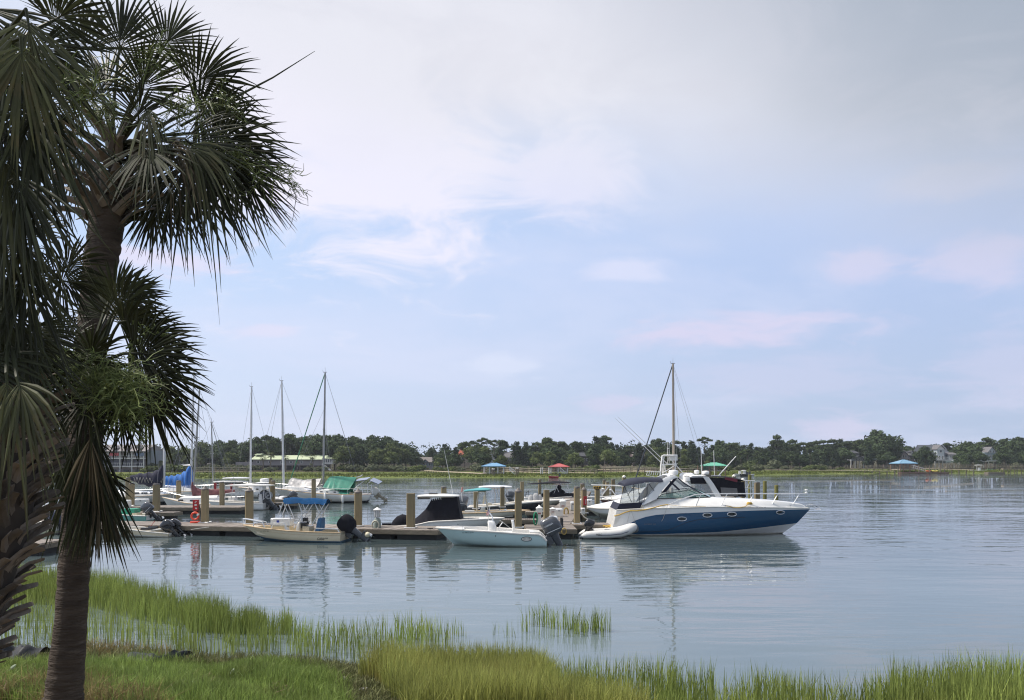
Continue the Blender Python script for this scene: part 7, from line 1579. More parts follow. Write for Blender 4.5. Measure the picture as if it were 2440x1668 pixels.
# far boats
def far_boat(label, x0, x1, wl, ysh, m_hull, top=None, bow='l', beam=2., console_=True, extra=None):
    b = Boat('motorboat', label, 'motorboat', x1 if bow == 'l' else x0, wl, beam/2, bow); e = (x0 if bow == 'l' else x1); s0 = (x1 if bow == 'l' else x0)
    S, sf, _ = hull(b, [[(s0, ysh+.6), ((s0+e)/2, ysh+.5), (e, ysh-.4)], [(s0, wl+.2), (e+(.12*(s0-e)), wl+.2)]], [m_hull, M_WHITE2], beam, keel=.25, N=12, sub=2); deck_open(b, S, .2, .3, .7, M_WHITE2)
    if console_: c_ = lerp(s0, e, .5); A = b.at(c_, ysh-1, 0); MB().box(A, (.7, .8, 1.4), taper=.8).build('console', M_WHITE, b.root)
    if top: hardtop(b, lerp(s0, e, .28), lerp(s0, e, .72), top, .9, .14, M_WHITE); legs(b, [[(lerp(s0, e, f), top, n), (lerp(s0, e, f), ysh, n)] for f in (.35, .62) for n in (.7, -.7)], .06)
    p_ = b.at(s0, ysh, 0); MB().box((p_.x-.25, 0, p_.z+.25), (.5, .45, .9), taper=.8).build('outboard_motor', M_BLACKMOTOR, b.root); return b
far_boat('red and white boat moored under the red boathouse', 1306, 1331, 1138.5, 1134, M_RED, None, 'l', 1.8, False)
far_boat('small white boat on a lift in the piers right of the red boathouse', 1410, 1426, 1128, 1123.5, M_WHITE, None, 'l', 1.6, False)
far_boat('white and red boat moored right of the green boathouse', 1750, 1776, 1134, 1129, M_WHITE, None); b = far_boat('dark boat moored beside the white and red one', 1762, 1784, 1134.5, 1129, M_BLACKMOTOR, 1121)
far_boat('small jet boat with a yellow deck at the edge of the far marsh', 1783, 1798, 1133.5, 1130, M_WHITE, None, 'r', 1.4, False)
b = far_boat('white center console boat with a top at the far pier on the right', 2314, 2352, 1127, 1120, M_WHITE, 1108, 'r', 2.2)
o = empty('floating_dock', P(2370, 1126, 262)*1.0, 'dark low float with a green skiff beside the far white boat', 'dock'); o.location.z = 0; MB().box((0, 0, .2), (40*262/F, 2.4, .5)).build('deck', M_PPOST, o, smooth=False)
b = far_boat('green skiff lying on the far float at the right', 2352, 2366, 1125, 1120, mat('green_skiff_paint', (.22, .42, .22), .5), None, 'l', 1.3, False); b.root.location.z = .45
for (x, yb, yt, Y, lb, cross) in ((832, 1127, 1086, 246, 'grey utility pole beside the dark trees', False), (740, 1090, 1071, 300, 'utility pole with crossarms behind the green roof', True), (427, 1120, 1062, 300, 'left one of two thin poles beside the palm fronds', False), (436, 1120, 1070, 300, 'right one of two thin poles beside the palm fronds', False)):
    o = empty('utility_pole', P(x, yb, Y), lb, 'pole'); h_ = (yb-yt)*Y/F; MB().tube([(0, 0, 0), (0, 0, h_)], [.16, .11], 8).build('pole', M_MASTG, o)
    if cross:
        for f in (.97, .9): MB().bar((-.9, 0, h_*f), (.9, 0, h_*f), .12).build('crossarm', M_PPOST, o)
o = empty('guy_line', P(870, 1105, 245), 'thin boom or line slanting through the bushes right of the pole', 'line'); MB().tube([(0, 0, 0), P(883, 1118, 245)-P(870, 1105, 245)], .06, 5).build('line', M_PRAIL, o)
o = empty('white_buoy', P(1003, 1085, 300), 'x', 'x'); bpy.data.objects.remove(o)
o = empty('parked_car', P(1045, 1119, 282), 'pale green car parked under the trees by the grey house', 'car'); MB().loft([[Vector((x, y, z)) for x, y, z in ((-2, -.8*s_, z_), (2, -.8*s_, z_), (2, .8*s_, z_), (-2, .8*s_, z_))] for z_, s_ in ((.3, 1), (.8, 1))]).build('body', mat('pale_green_paint', (.35, .42, .32), .3, coat=.5), o); MB().box((-.1, 0, 1.05), (2.2, 1.4, .5), taper=.75).build('cabin_glass', M_PANE, o)
for x_ in (-1.3, 1.3):
    for y_ in (-.78, .78): MB().lathe([(.32, -.1), (.32, .1)], (x_, y_, .32), 12, rot=Euler((R(90), 0, 0)).to_matrix()).build('wheel', M_BLACK, o)
m = MB()
for k in range(60):
    x_ = random.uniform(600, 790); q = P(x_, 1132+random.uniform(-1, 2), 224+random.uniform(-4, 4)); s_ = random.uniform(.2, .6); m.box((q.x, q.y, .25), (s_, s_, s_*.6), Euler((random.random(), random.random(), random.random())).to_matrix())
m.build('riprap_stones', mat('riprap_stone', (.24, .19, .16), .9, var=.3, island=.3), smooth=False, kind='stuff')
# ================================================================ trees of the far shore
def leafmat(name, c_, hue=None): return mat(name, c_, .75, var=.22, vs=.45, island=.28, objr=.16, transl=.18, spec=.12, dirt=hue or (c_[0]*1.5, c_[1]*1.35, c_[2]*1.2), dirt_amt=.6, dirt_s=.35)
M_OAK = leafmat('oak_leaves', (.052, .076, .033)); M_PINE = leafmat('pine_needles', (.062, .086, .036)); M_BRIGHT = leafmat('bright_leaves', (.105, .132, .046)); M_PALMF = leafmat('palmetto_leaves', (.12, .14, .065)); M_CEDAR = leafmat('cedar_leaves', (.040, .060, .030))
M_TRUNK = mat('tree_bark', (.13, .105, .085), .9, var=.2, objr=.2)
def crown_mesh(name, lobes, n_, s_, mat_, seed, core=True):
    """lobes: (x, y, z, r, squash); leaf clumps of three faces on and in each lobe plus a rough inner mass"""
    rg = np.random.default_rng(seed); Vs, Fs = [], []; w_ = np.array([l[3]**2 for l in lobes]); w_ = w_/w_.sum(); o = 0
    for l, ww in zip(lobes, w_):
        k = int(n_*ww); d = rg.normal(size=(k, 3)); d /= np.linalg.norm(d, axis=1)[:, None]; d[:, 2] = np.where(d[:, 2] < -.35, -d[:, 2], d[:, 2])
        r_ = l[3]*(.60+.55*rg.random(k)**.8)*(1+.35*np.sin(d[:, 0]*5+l[0]*3)*np.sin(d[:, 2]*6+l[1]*2)); c_ = np.array(l[:3])+d*r_[:, None]*np.array([1, 1, l[4]])
        nz = d+rg.normal(size=(k, 3))*.55; nz /= np.linalg.norm(nz, axis=1)[:, None]; t_ = np.cross(nz, rg.normal(size=(k, 3))); t_ /= np.linalg.norm(t_, axis=1)[:, None]; b_ = np.cross(nz, t_)
        sz = s_*(.55+.9*rg.random(k))[:, None]
        v = np.stack([c_+t_*sz, c_+b_*sz*.6-nz*sz*.15, c_-t_*sz, c_-b_*sz*.7], 1).reshape(-1, 3); Vs.append(v); Fs.append(o+np.arange(k*4).reshape(-1, 4)); o += k*4
    me = bpy.data.meshes.new(name); V = np.concatenate(Vs); Fq = np.concatenate(Fs); fl_ = [tuple(f) for f in Fq.tolist()]; vl = [tuple(v) for v in V.tolist()]
    if core:
        for l in lobes:
            bm = bmesh.new(); bmesh.ops.create_icosphere(bm, subdivisions=2, radius=1); base = len(vl)
            for v in bm.verts:
                n__ = 1+.45*mnoise.noise(v.co*2.1+Vector((seed, l[0], l[2]))); q = v.co*l[3]*.60*n__; vl.append((l[0]+q.x, l[1]+q.y, l[2]+q.z*l[4]))
            bm.verts.index_update(); fl_ += [tuple(base+v.index for v in f.verts) for f in bm.faces]; bm.free()
    me.from_pydata(vl, [], fl_); me.materials.append(mat_); me.update(); return me
def trunk_mesh(name, h, r0, r1, limbs, seed, lean=.0):
    rg = random.Random(seed); m = MB(); pts = [Vector((math.sin(t*3+seed)*.25*t+lean*t*h, math.cos(t*2.3+seed)*.2*t, t*h-.6*(1-t))) for t in np.linspace(0, 1, 6)]
    m.tube(pts, [lerp(r0, r1, t) for t in np.linspace(0, 1, 6)], 7)
    for (z_, dx_, dy_, dz_) in limbs:
        p = pts[0].lerp(pts[-1], z_); m.tube([p, p+Vector((dx_*.5, dy_*.5, dz_*.6)), p+Vector((dx_, dy_, dz_))], [r1*.9, r1*.6, r1*.3], 5)
    return m.mesh(name, M_TRUNK)
KIND = {}
def add_kind(kind, H_, lobes, n_, s_, mt, trunk):
    k = len(KIND.get(kind, [])); cm = crown_mesh(f'{kind}_crown', lobes, n_, s_, mt, hash(kind) % 97+k*7+1 if False else k*7+len(kind), True); tm = trunk_mesh(f'{kind}_trunk', *trunk, seed=k+len(kind)); KIND.setdefault(kind, []).append((H_, cm, tm))
rg = random.Random(5)
for v in range(3):      # live oaks: broad, lumpy
    L = [(0, 0, 6.2, 2.9, .85)]+[(3.0*math.cos(a+v)*rg.uniform(.8, 1.15), 2.6*math.sin(a+v), rg.uniform(4.2, 6.4), rg.uniform(1.7, 2.5), .8) for a in np.linspace(0, 6.28, 7)[:-1]]+[(rg.uniform(-1.6, 1.6), rg.uniform(-1, 1), 8.2, 1.7, .8), (rg.uniform(-3.4, 3.4), -1.5, 3.2, 1.8, .8)]
    add_kind('oak', 9.7, L, 2600, .36, M_OAK, (6.0, .45, .22, [(.6, 2.2, 0, 1.6), (.6, -2.2, .4, 1.6), (.7, .3, 1.8, 1.5)]))
for v in range(3):      # tall pines: long stem, flat clumped top
    L = [(rg.uniform(-1.6, 1.6), rg.uniform(-1.2, 1.2), rg.uniform(8.2, 11.6), rg.uniform(1.0, 1.7), .55) for _ in range(8)]+[(0, 0, 11.7, 1.5, .6), (rg.uniform(-2.4, -1.4), 0, 8.4, .9, .5), (rg.uniform(1.4, 2.4), .3, 9.3, 1.0, .5)]
    add_kind('pine', 12.6, L, 1900, .30, M_PINE, (11.2, .26, .12, [(.72, 1.9, 0, .9), (.78, -1.9, .3, .8), (.88, 1.2, .5, .8), (.9, -1.1, -.4, .7)]))
for v in range(2):      # umbrella pine with open branching
    L = [(2.4*math.cos(a)*rg.uniform(.7, 1.1), 1.9*math.sin(a), 10.8+rg.uniform(-.9, .5), rg.uniform(.8, 1.2), .42) for a in np.linspace(.3, 6.5, 7)[:-1]]+[(0, 0, 11.5, 1.3, .45)]
    add_kind('umbrella_pine', 12.1, L, 1300, .26, M_PINE, (10.4, .28, .13, [(.82, 2.2, .2, 1.1), (.84, -2.3, -.2, 1.0), (.92, 1.2, 1.0, .8), (.9, -1.0, -1, .9), (.78, -1.6, .8, 1.1)]))
for v in range(2):      # bright broadleaf with visible stems
    L = [(rg.uniform(-2.0, 2.0), rg.uniform(-1.5, 1.5), rg.uniform(3.2, 6.8), rg.uniform(1.2, 1.9), .95) for _ in range(9)]+[(0, 0, 7.2, 1.5, .9)]
    add_kind('broadleaf', 8.5, L, 2000, .32, M_BRIGHT, (6.2, .2, .1, [(.5, 1.4, 0, 1.6), (.55, -1.4, .3, 1.5)]))
for v in range(2):      # cedar/cypress, upright
    L = [(rg.uniform(-.5, .5), rg.uniform(-.5, .5), z_, r__, 1.1) for z_, r__ in ((2.2, 1.7), (4, 1.8), (5.8, 1.6), (7.4, 1.2), (8.7, .8))]+[(rg.uniform(-1.4, 1.4), -.6, rg.uniform(2, 6), 1.1, .9) for _ in range(4)]
    add_kind('cedar', 9.5, L, 1900, .30, M_CEDAR, (7, .25, .1, []))
for v in range(2):      # rounded shrubs at the marsh edge
    L = [(rg.uniform(-1.6, 1.6), rg.uniform(-1, 1), rg.uniform(.7, 1.8), rg.uniform(.8, 1.3), .85) for _ in range(7)]
    add_kind('shrub', 3.0, L, 1000, .26, M_BRIGHT if v else leafmat('grey_green_leaves', (.125, .140, .080)), (.9, .1, .06, []))
def palmetto_mesh(seed):
    rg = np.random.default_rng(seed); vl, fl_ = [], []
    for k in range(34):
        az_, el_ = rg.uniform(0, 6.28), rg.uniform(-.9, 1.3); d = Vector((math.cos(az_)*math.cos(el_), math.sin(az_)*math.cos(el_), math.sin(el_))); hub = Vector((0, 0, 5.4))+d*rg.uniform(.5, .9); s_ = d.cross(Vector((0, 0, 1))); s_ = s_.normalized() if s_.length > .1 else Vector((1, 0, 0)); n__ = 9
        for j in range(n__):
            a = (j/(n__-1)-.5)*3.6; t = (d*math.cos(a)+s_*math.sin(a)); L = .8*(.7+.3*math.cos(a)); q = Vector((t.y, -t.x, .3)).normalized()*.055; o = len(vl); tip = hub+t*L-Vector((0, 0, .25*L)); md = hub+t*L*.55
            vl += [tuple(hub), tuple(md+q), tuple(tip), tuple(md-q)]; fl_.append((o, o+1, o+2, o+3))
    me = bpy.data.meshes.new('palmetto_crown'); me.from_pydata(vl, [], fl_); me.materials.append(M_PALMF); me.update(); return me
for v in range(2): KIND.setdefault('palmetto', []).append((6.6, palmetto_mesh(v+3), trunk_mesh('palmetto_trunk', 5.4, .2, .18, [], v)))
DESC = {'oak': 'broad dark oak', 'pine': 'tall clumped pine', 'umbrella_pine': 'flat topped open pine', 'broadleaf': 'bright leafy tree', 'cedar': 'dark upright cedar', 'shrub': 'rounded marsh shrub', 'palmetto': 'small cabbage palm'}
MARKS = [(226, 'motel'), (438, 'green shed'), (497, 'low cottage'), (597, 'left tall white mast'), (676, 'right tall white mast'), (772, 'grey mast'), (832, 'grey utility pole'), (1008, 'grey hip house'), (1103, 'rust red roof'), (1175, 'blue boathouse'), (1262, 'small white house'), (1332, 'red boathouse'), (1388, 'brown pile house'), (1518, 'chimney house'), (1606, 'tan mast'), (1700, 'green boathouse'), (1790, 'small jet boat'), (1890, 'tall right pine'), (2042, 'raised grey house'), (2152, 'gabled lodge'), (2240, 'pale blue house'), (2358, 'far right house')]
ORD = ['first', 'second', 'third', 'fourth', 'fifth', 'sixth', 'seventh', 'eighth', 'ninth', 'tenth', 'eleventh', 'twelfth', 'thirteenth', 'fourteenth', 'fifteenth', 'sixteenth', 'seventeenth', 'eighteenth', 'nineteenth', 'twentieth']
TREES = []
def tree(kind, px, top, Y, wid=None, row='front'):
    TREES.append((kind, px, top, Y, wid, row))
def build_trees():
    cnt = {}
    for (kind, px, top, Y, wid, row) in sorted(TREES, key=lambda t: t[1]):
        vs_ = KIND[kind]; H_, cm, tm = vs_[random.randrange(len(vs_))]; X = gx(px, Y); z0 = float(ground_z(X, Y)); zt = HC-(top-HY)*Y/F; s_ = (zt-z0)/H_
        mk = [m_ for m_ in MARKS if m_[0] <= px]; mark = ('right of the '+mk[-1][1]) if mk else 'left of the motel'; key = (kind, row, mark); c_ = cnt[key] = cnt.get(key, 0)+1
        rowt = {'front': '', 'back': ' at the back', 'edge': ''}[row]
        lb = f"{DESC[kind]}{rowt}, {ORD[min(c_-1, 19)]} one {mark}"
        sx = s_*(1.0 if wid is None else wid)
        r_ = empty({'oak': 'oak_tree', 'pine': 'pine_tree', 'umbrella_pine': 'pine_tree', 'broadleaf': 'leafy_tree', 'cedar': 'cedar_tree', 'shrub': 'shrub', 'palmetto': 'palm_tree'}[kind], (X, Y, z0), lb, 'shrub' if kind == 'shrub' else 'tree', 'trees and shrubs of the far shore', random.uniform(0, 6.28) if kind not in ('x',) else 0)
        r_.scale = (sx, sx, s_)
        for nm, me in (('crown', cm), ('trunk', tm)): o = bpy.data.objects.new(nm, me); COL.objects.link(o); o.parent = r_
OUT = [(353, 1069), (407, 1063), (440, 1066), (476, 1052), (491, 1063), (502, 1062), (521, 1050), (549, 1048), (575, 1052), (590, 1056), (605, 1042), (637, 1038), (661, 1042), (691, 1034), (715, 1040), (727, 1041), (752, 1034), (776, 1038), (799, 1034), (837, 1039), (859, 1043), (875, 1045), (893, 1038), (919, 1039), (940, 1049), (953, 1055), (967, 1069), (980, 1066), (1005, 1069), (1013, 1078), (1025, 1068), (1061, 1059), (1085, 1066), (1107, 1053), (1125, 1051), (1154, 1044), (1177, 1049), (1195, 1049), (1206, 1060), (1230, 1053), (1253, 1054), (1265, 1062), (1278, 1054), (1304, 1043), (1318, 1052), (1338, 1052), (1352, 1060), (1370, 1053), (1389, 1054), (1405, 1056), (1422, 1041), (1440, 1041), (1458, 1055), (1472, 1060), (1487, 1066), (1499, 1062), (1523, 1056), (1545, 1060), (1568, 1047), (1588, 1055), (1608, 1050), (1630, 1053), (1649, 1051), (1664, 1066), (1698, 1061), (1723, 1049), (1740, 1056), (1752, 1055), (1770, 1062), (1788, 1057), (1802, 1066), (1815, 1064), (1830, 1064), (1850, 1056), (1867, 1047), (1890, 1048), (1914, 1054), (1930, 1054), (1946, 1051), (1962, 1049), (1986, 1047), (2000, 1047), (2016, 1052), (2031, 1052), (2047, 1048)]
def top_at(x): return float(np.interp(x, [p[0] for p in OUT], [p[1] for p in OUT]))
HOUSES = [(430, 454), (489, 518), (566, 795), (984, 1033), (1089, 1121), (1162, 1186), (1196, 1235), (1256, 1268), (1374, 1405), (1506, 1538), (2018, 2070)]
def blocked(x): return any(a-q < x < b_+q for a, b_ in HOUSES for q in ((10,) if b_-a > 40 or a > 2000 else (1,)))
def kind_for(x):
    if x < 500: return random.choice(['oak', 'oak', 'broadleaf'])
    if x < 600: return 'oak'
    if x < 960: return random.choice(['oak', 'oak', 'pine', 'oak'])
    if x < 1100: return random.choice(['oak', 'oak', 'cedar'])
    if x < 1220: return random.choice(['pine', 'pine', 'umbrella_pine'])
    if x < 1420: return random.choice(['pine', 'oak', 'pine', 'cedar'])
    if x < 1700: return random.choice(['cedar', 'pine', 'oak', 'cedar'])
    return random.choice(['pine', 'cedar', 'pine', 'oak'])
# skyline row: one tree for each bump of the outline, plus fillers behind
for (x, y) in OUT:
    if y > 1066 and 960 < x < 1020: continue
    k = kind_for(x); Yb = float(far_y(gx(x, 250)))+random.uniform(78, 100); tree(k, x, y, Yb, {'oak': 1.0, 'pine': 1.15, 'umbrella_pine': 1.0, 'cedar': 1.1, 'broadleaf': 1.1}[k], 'back')
tree('umbrella_pine', 1680, 1042, 300, 1.0, 'back'); tree('pine', 1850, 1037, 330, .9, 'back'); tree('umbrella_pine', 1570, 1045, 300, .8, 'back'); tree('umbrella_pine', 1440, 1038, 300, .85, 'back')
for x in np.arange(356, 2060, 17):
    x = x+random.uniform(-5, 5); t_ = top_at(x); Yf = float(far_y(gx(x, 250)))+random.uniform(60, 78); k = random.choice(['oak', 'cedar', 'broadleaf', 'oak', 'pine']) if x < 1800 else random.choice(['oak', 'cedar', 'cedar', 'pine'])
    if blocked(x): Yf = 318 if x < 1600 else 352
    tree(k, x, t_+random.uniform(9, 22), Yf, 1.05)
for x in np.arange(360, 2060, 23):
    x = x+random.uniform(-8, 8)
    if blocked(x): continue
    t_ = top_at(x); Yf = float(far_y(gx(x, 240)))+random.uniform(48, 58); k = random.choice(['oak', 'broadleaf', 'broadleaf', 'cedar']) if x < 1750 else random.choice(['oak', 'cedar', 'cedar'])
    tree(k, x, t_+random.uniform(24, 36), Yf, 1.1)
for x in np.arange(356, 2010, 31):
    x = x+random.uniform(-12, 12)
    if 600 < x < 790 and random.random() < .6: continue
    tree('shrub', x, random.uniform(1104, 1113), float(far_y(gx(x, 240)))+random.uniform(38, 48), random.uniform(1.2, 1.8), 'edge')
for x, y in ((645, 1075), (627, 1084), (680, 1083), (745, 1081), (742, 1101), (708, 1098), (800, 1096), (470, 1080), (406, 1080), (478, 1094), (1440, 1082)): tree('palmetto', x, y, float(far_y(gx(x, 240)))+44, 1.15)
for x, y, w_ in ((1840, 1096, 1.2), (1808, 1106, 1.5), (1790, 1097, 1.3), (1930, 1107, 1.4), (1955, 1108, 1.4)): tree('shrub', x, y, 280, w_, 'edge')
# right hand end: big oak, pines and oaks round the houses
tree('oak', 2100, 1024, 330, 1.0); tree('oak', 2080, 1034, 332, .8); tree('oak', 2118, 1040, 326, .8); tree('oak', 2092, 1062, 322, 1.0); tree('cedar', 2070, 1062, 320, 1.0); tree('oak', 2112, 1076, 318, 1.1)
for x, y, k, Y in ((2060, 1056, 'pine', 345), (2138, 1058, 'oak', 352), (2160, 1062, 'oak', 360), (2185, 1064, 'oak', 352), (2204, 1064, 'oak', 318), (2196, 1080, 'cedar', 312), (2214, 1086, 'cedar', 312), (2296, 1058, 'oak', 336), (2308, 1051, 'oak', 330), (2290, 1078, 'oak', 312), (2322, 1058, 'pine', 335), (2349, 1043, 'pine', 345), (2370, 1047, 'oak', 345), (2390, 1047, 'pine', 335), (2404, 1050, 'oak', 330), (2422, 1041, 'oak', 330), (2438, 1050, 'pine', 330), (2455, 1046, 'oak', 330), (2330, 1074, 'oak', 310), (2310, 1082, 'cedar', 308), (2395, 1070, 'oak', 312), (2418, 1076, 'cedar', 308), (2440, 1074, 'oak', 310), (2382, 1092, 'cedar', 306), (2328, 1096, 'cedar', 306), (2470, 1070, 'oak', 315), (2255, 1056, 'pine', 350), (2300, 1098, 'oak', 304), (2418, 1102, 'shrub', 300)):
    tree(k, x, y, Y, 1.05, 'back' if Y > 340 else 'front')
build_trees()
# the wood behind, which reads as one mass between the trees one can tell apart
cm = crown_mesh('distant_wood', [(random.uniform(-290, 380)*1., 372+random.uniform(-18, 30), random.uniform(3.5, 9.0), random.uniform(3.2, 5.0), .9) for _ in range(230)], 26000, .55, M_CEDAR, 77)
o = bpy.data.objects.new('distant_wood', cm); COL.objects.link(o); o['kind'] = 'stuff'
# ================================================================ the palms in the foreground
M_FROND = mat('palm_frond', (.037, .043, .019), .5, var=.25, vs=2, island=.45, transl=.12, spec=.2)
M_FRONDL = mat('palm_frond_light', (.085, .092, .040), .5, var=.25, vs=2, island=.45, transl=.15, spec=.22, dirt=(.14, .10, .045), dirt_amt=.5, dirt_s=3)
M_FRONDD = mat('palm_frond_dead', (.085, .070, .042), .8, var=.3, vs=3, island=.5, spec=.15)
M_PTRUNK = mat('palm_trunk_bark', (.070, .056, .045), .9, var=.35, vs=3, bump=1.6, bs=9, stretch=(1, 1, 5), spec=.15, dirt=(.17, .145, .12), dirt_amt=.5, dirt_s=5)
M_BOOT = mat('palm_boot', (.165, .142, .118), .85, var=.30, vs=3, bump=.6, bs=18, objr=.4, spec=.15, dirt=(.17, .15, .125), dirt_amt=.5, dirt_s=3)
M_INFL = mat('palm_inflorescence', (.17, .215, .065), .6, var=.25, island=.4, transl=.25)
pr = random.Random(21)
def frond(root, crown, hub, tip, roll=None, droop=.16, nl=38, mt=None, span=97, wmax=.034, petiole=True, light=0):
    """crown, hub, tip: world points; the fan opens round the line from hub to tip"""
    O = root.location; ax = tip-hub; Rr = ax.length*.93; ax.normalize(); view = Vector((hub.x, hub.y, hub.z-HC)).normalized()
    s0 = ax.cross(view); s0 = s0.normalized() if s0.length > .05 else ax.orthogonal().normalized(); d0 = ax.cross(s0).normalized()
    ro = R(pr.uniform(-38, 38) if roll is None else roll); sd = s0*math.cos(ro)+d0*math.sin(ro); nrm = ax.cross(sd).normalized()
    vs, fs = [], []; dth = 2*R(span)/(nl-1)
    for j in range(nl):
        th = -R(span)+j*dth+pr.uniform(-.3, .3)*dth; c, s_ = math.cos(th), math.sin(th); dr = (ax*c+sd*s_+nrm*pr.uniform(-.10, .10)+nrm*.22*abs(s_)).normalized()
        L = Rr*(.60+.40*math.cos(th/1.6))*pr.uniform(.88, 1.10); st = hub+ax*Rr*.20*max(0, c)**1.5
        tw = nrm.cross(dr).normalized(); dj = droop*pr.uniform(.5, 1.6); o = len(vs); K = (0, .16, .38, .62, .84, 1.0)
        kink = pr.random() < .26; ph = pr.uniform(-.06, .06)
        for f in K:
            p = st+dr*L*f+tw*ph*L*f*f; g = dj*L*(f**2.2)+(dj*1.2*L*max(0, f-.55) if kink else 0); p = p+Vector((0, 0, -g))
            wd = min(2*(L*f+.02)*math.tan(dth*.5)*1.1, wmax)*(1 if f < .4 else max(.06, (1-(f-.4)/.62)**.8)); up = nrm*wd*.18
            vs += [p-tw*wd/2-O, p+up-O, p+tw*wd/2-O]
        for i in range(len(K)-1):
            a = o+i*3; fs += [(a, a+1, a+4, a+3), (a+1, a+2, a+5, a+4)]
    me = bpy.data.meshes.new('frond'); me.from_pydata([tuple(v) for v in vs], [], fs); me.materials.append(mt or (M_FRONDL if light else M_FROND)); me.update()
    ob = bpy.data.objects.new('frond', me); COL.objects.link(ob); ob.parent = root
    if petiole:
        mid = crown.lerp(hub, .5)+Vector((0, 0, .10*(hub-crown).length)); m = MB(); m.tube([p-O for p in (crown, crown.lerp(mid, .5)+Vector((0, 0, .03)), mid, mid.lerp(hub, .5)+Vector((0, 0, .02)), hub, hub+ax*Rr*.22)], [.030, .024, .020, .017, .014, .006], 6); m.build('petiole', mt or M_FROND, ob)
    return ob
def trunk(root, pts, dep, nm='trunk', rings=True, mt=None):
    """pts: (px, py, radius px) from base up"""
    O = root.location; k_ = np.linspace(0, len(pts)-1, 90); secs = []; k = dep/F
    for i, q in enumerate(k_):
        x, y, r = [float(np.interp(q, range(len(pts)), [p[c] for p in pts])) for c in range(3)]; c = P(x, y, dep)-O; rr = r*k*(1+(.05*mnoise.noise((i*.9, dep, 1.3))+.018*math.sin(i*2.4+1.5*mnoise.noise((i*.2, 0, 5))) if rings else 0)+pr.uniform(-.012, .012))
        secs.append([c+Vector((rr*math.cos(a)*(1+.05*mnoise.noise((math.cos(a)*1.5, math.sin(a)*1.5, i*.35))), rr*math.sin(a), .012*mnoise.noise((a*2, i*.8, 3)))) for a in np.linspace(0, 6.283, 25)[:-1]])
    m = MB(); m.loft(secs); return m.build(nm, mt or M_PTRUNK, root, ang=70)
def boot_mesh(seed):
    rg = random.Random(seed); m = MB(); L = rg.uniform(.9, 1.15); secs = []
    for f, w_, t_, b_ in ((0, 1.25, .45, 0), (.35, 1.0, .34, .02), (.7, .80, .24, .07), (.93, .70, .18, .14), (1, .58, .10, .16)):
        secs.append([Vector((x*w_*.11*.5, b_+y*t_*.06, f*.36*L)) for x, y in ((-1, -.5), (-.5, .5), (.5, .5), (1, -.5), (.4, -.9), (-.4, -.9))])
    m.loft(secs); return m.mesh('boot', M_BOOT, ang=30)
BOOTS = [boot_mesh(i) for i in range(5)]
def boots(root, pts, dep, y0, y1, n_, s_=1., out=38, spread=.6):
    """old leaf bases criss-crossing up a trunk; pts as for trunk()"""
    O = root.location; k = dep/F; ysl = [p[1] for p in pts][::-1]; xs_l = [p[0] for p in pts][::-1]; rs_l = [p[2] for p in pts][::-1]
    for i in range(n_):
        f = (i+.5)/n_; y = lerp(y0, y1, f); x, r = float(np.interp(y, ysl, xs_l)), float(np.interp(y, ysl, rs_l)); a = i*2.39996+pr.uniform(-.12, .12)
        c = P(x, y, dep)-O; d = Vector((math.cos(a), math.sin(a), 0)); o = bpy.data.objects.new('boot', BOOTS[i % 5]); COL.objects.link(o); o.parent = root
        tilt = R(out+pr.uniform(-12, 12)); zt = (d*math.sin(tilt)+Vector((0, 0, math.cos(tilt)))); lean = Vector((-d.y, d.x, 0))*(spread*(1 if i % 2 else -1)*pr.uniform(.4, 1.1)); zt = (zt+lean).normalized()
        yt = (d-zt*d.dot(zt)).normalized(); xt = yt.cross(zt); M_ = Matrix((xt, yt, zt)).transposed().to_4x4(); M_.translation = c+d*r*k*.86
        o.matrix_local = M_ @ Matrix.Diagonal((s_*pr.uniform(.85, 1.2), s_*1.3, s_*pr.uniform(.8, 1.25), 1))
def infl(root, a, c, dep, n_=26, L=.42, name='inflorescence'):
    """light green flower stalk with many fine branchlets"""
    O = root.location; A, C_ = P(a[0], a[1], dep), P(c[0], c[1], dep-.05); m = MB(); mid = A.lerp(C_, .5)+Vector((0, 0, .10)); ax_ = [A, A.lerp(mid, .5), mid, mid.lerp(C_, .5), C_]; m.tube([p-O for p in ax_], [.010, .009, .007, .005, .003], 5)
    for i in range(n_):
        f = pr.uniform(.25, 1); q = f*4; b = ax_[int(min(3, q))].lerp(ax_[int(min(3, q))+1], q-int(min(3, q))); d = Vector((pr.gauss(0, 1), pr.gauss(0, .8), pr.gauss(-.1, .8))).normalized(); l_ = L*pr.uniform(.4, 1.1); p1 = b+d*l_*.5+Vector((0, 0, .03)); p2 = b+d*l_+Vector((0, 0, -.08*l_/.3)); m.tube([b-O, p1-O, p2-O], [.006, .0045, .002], 3, caps=False)
        for j in range(9):
            f2 = pr.uniform(.15, 1); e = (b.lerp(p1, f2*2) if f2 < .5 else p1.lerp(p2, f2*2-1)); d2 = (d*.6+Vector((pr.gauss(0, 1), pr.gauss(0, 1), pr.gauss(0, 1))).normalized()).normalized(); l2 = l_*pr.uniform(.18, .40)
            bend = Vector((pr.gauss(0, .3), pr.gauss(0, .3), pr.gauss(-.2, .3)))*l2; m.tube([e-O, e+d2*l2*.55-O, e+d2*l2+bend-O], [.005, .004, .002], 3, caps=False)
    return m.build(name, M_INFL, root, fix=False)
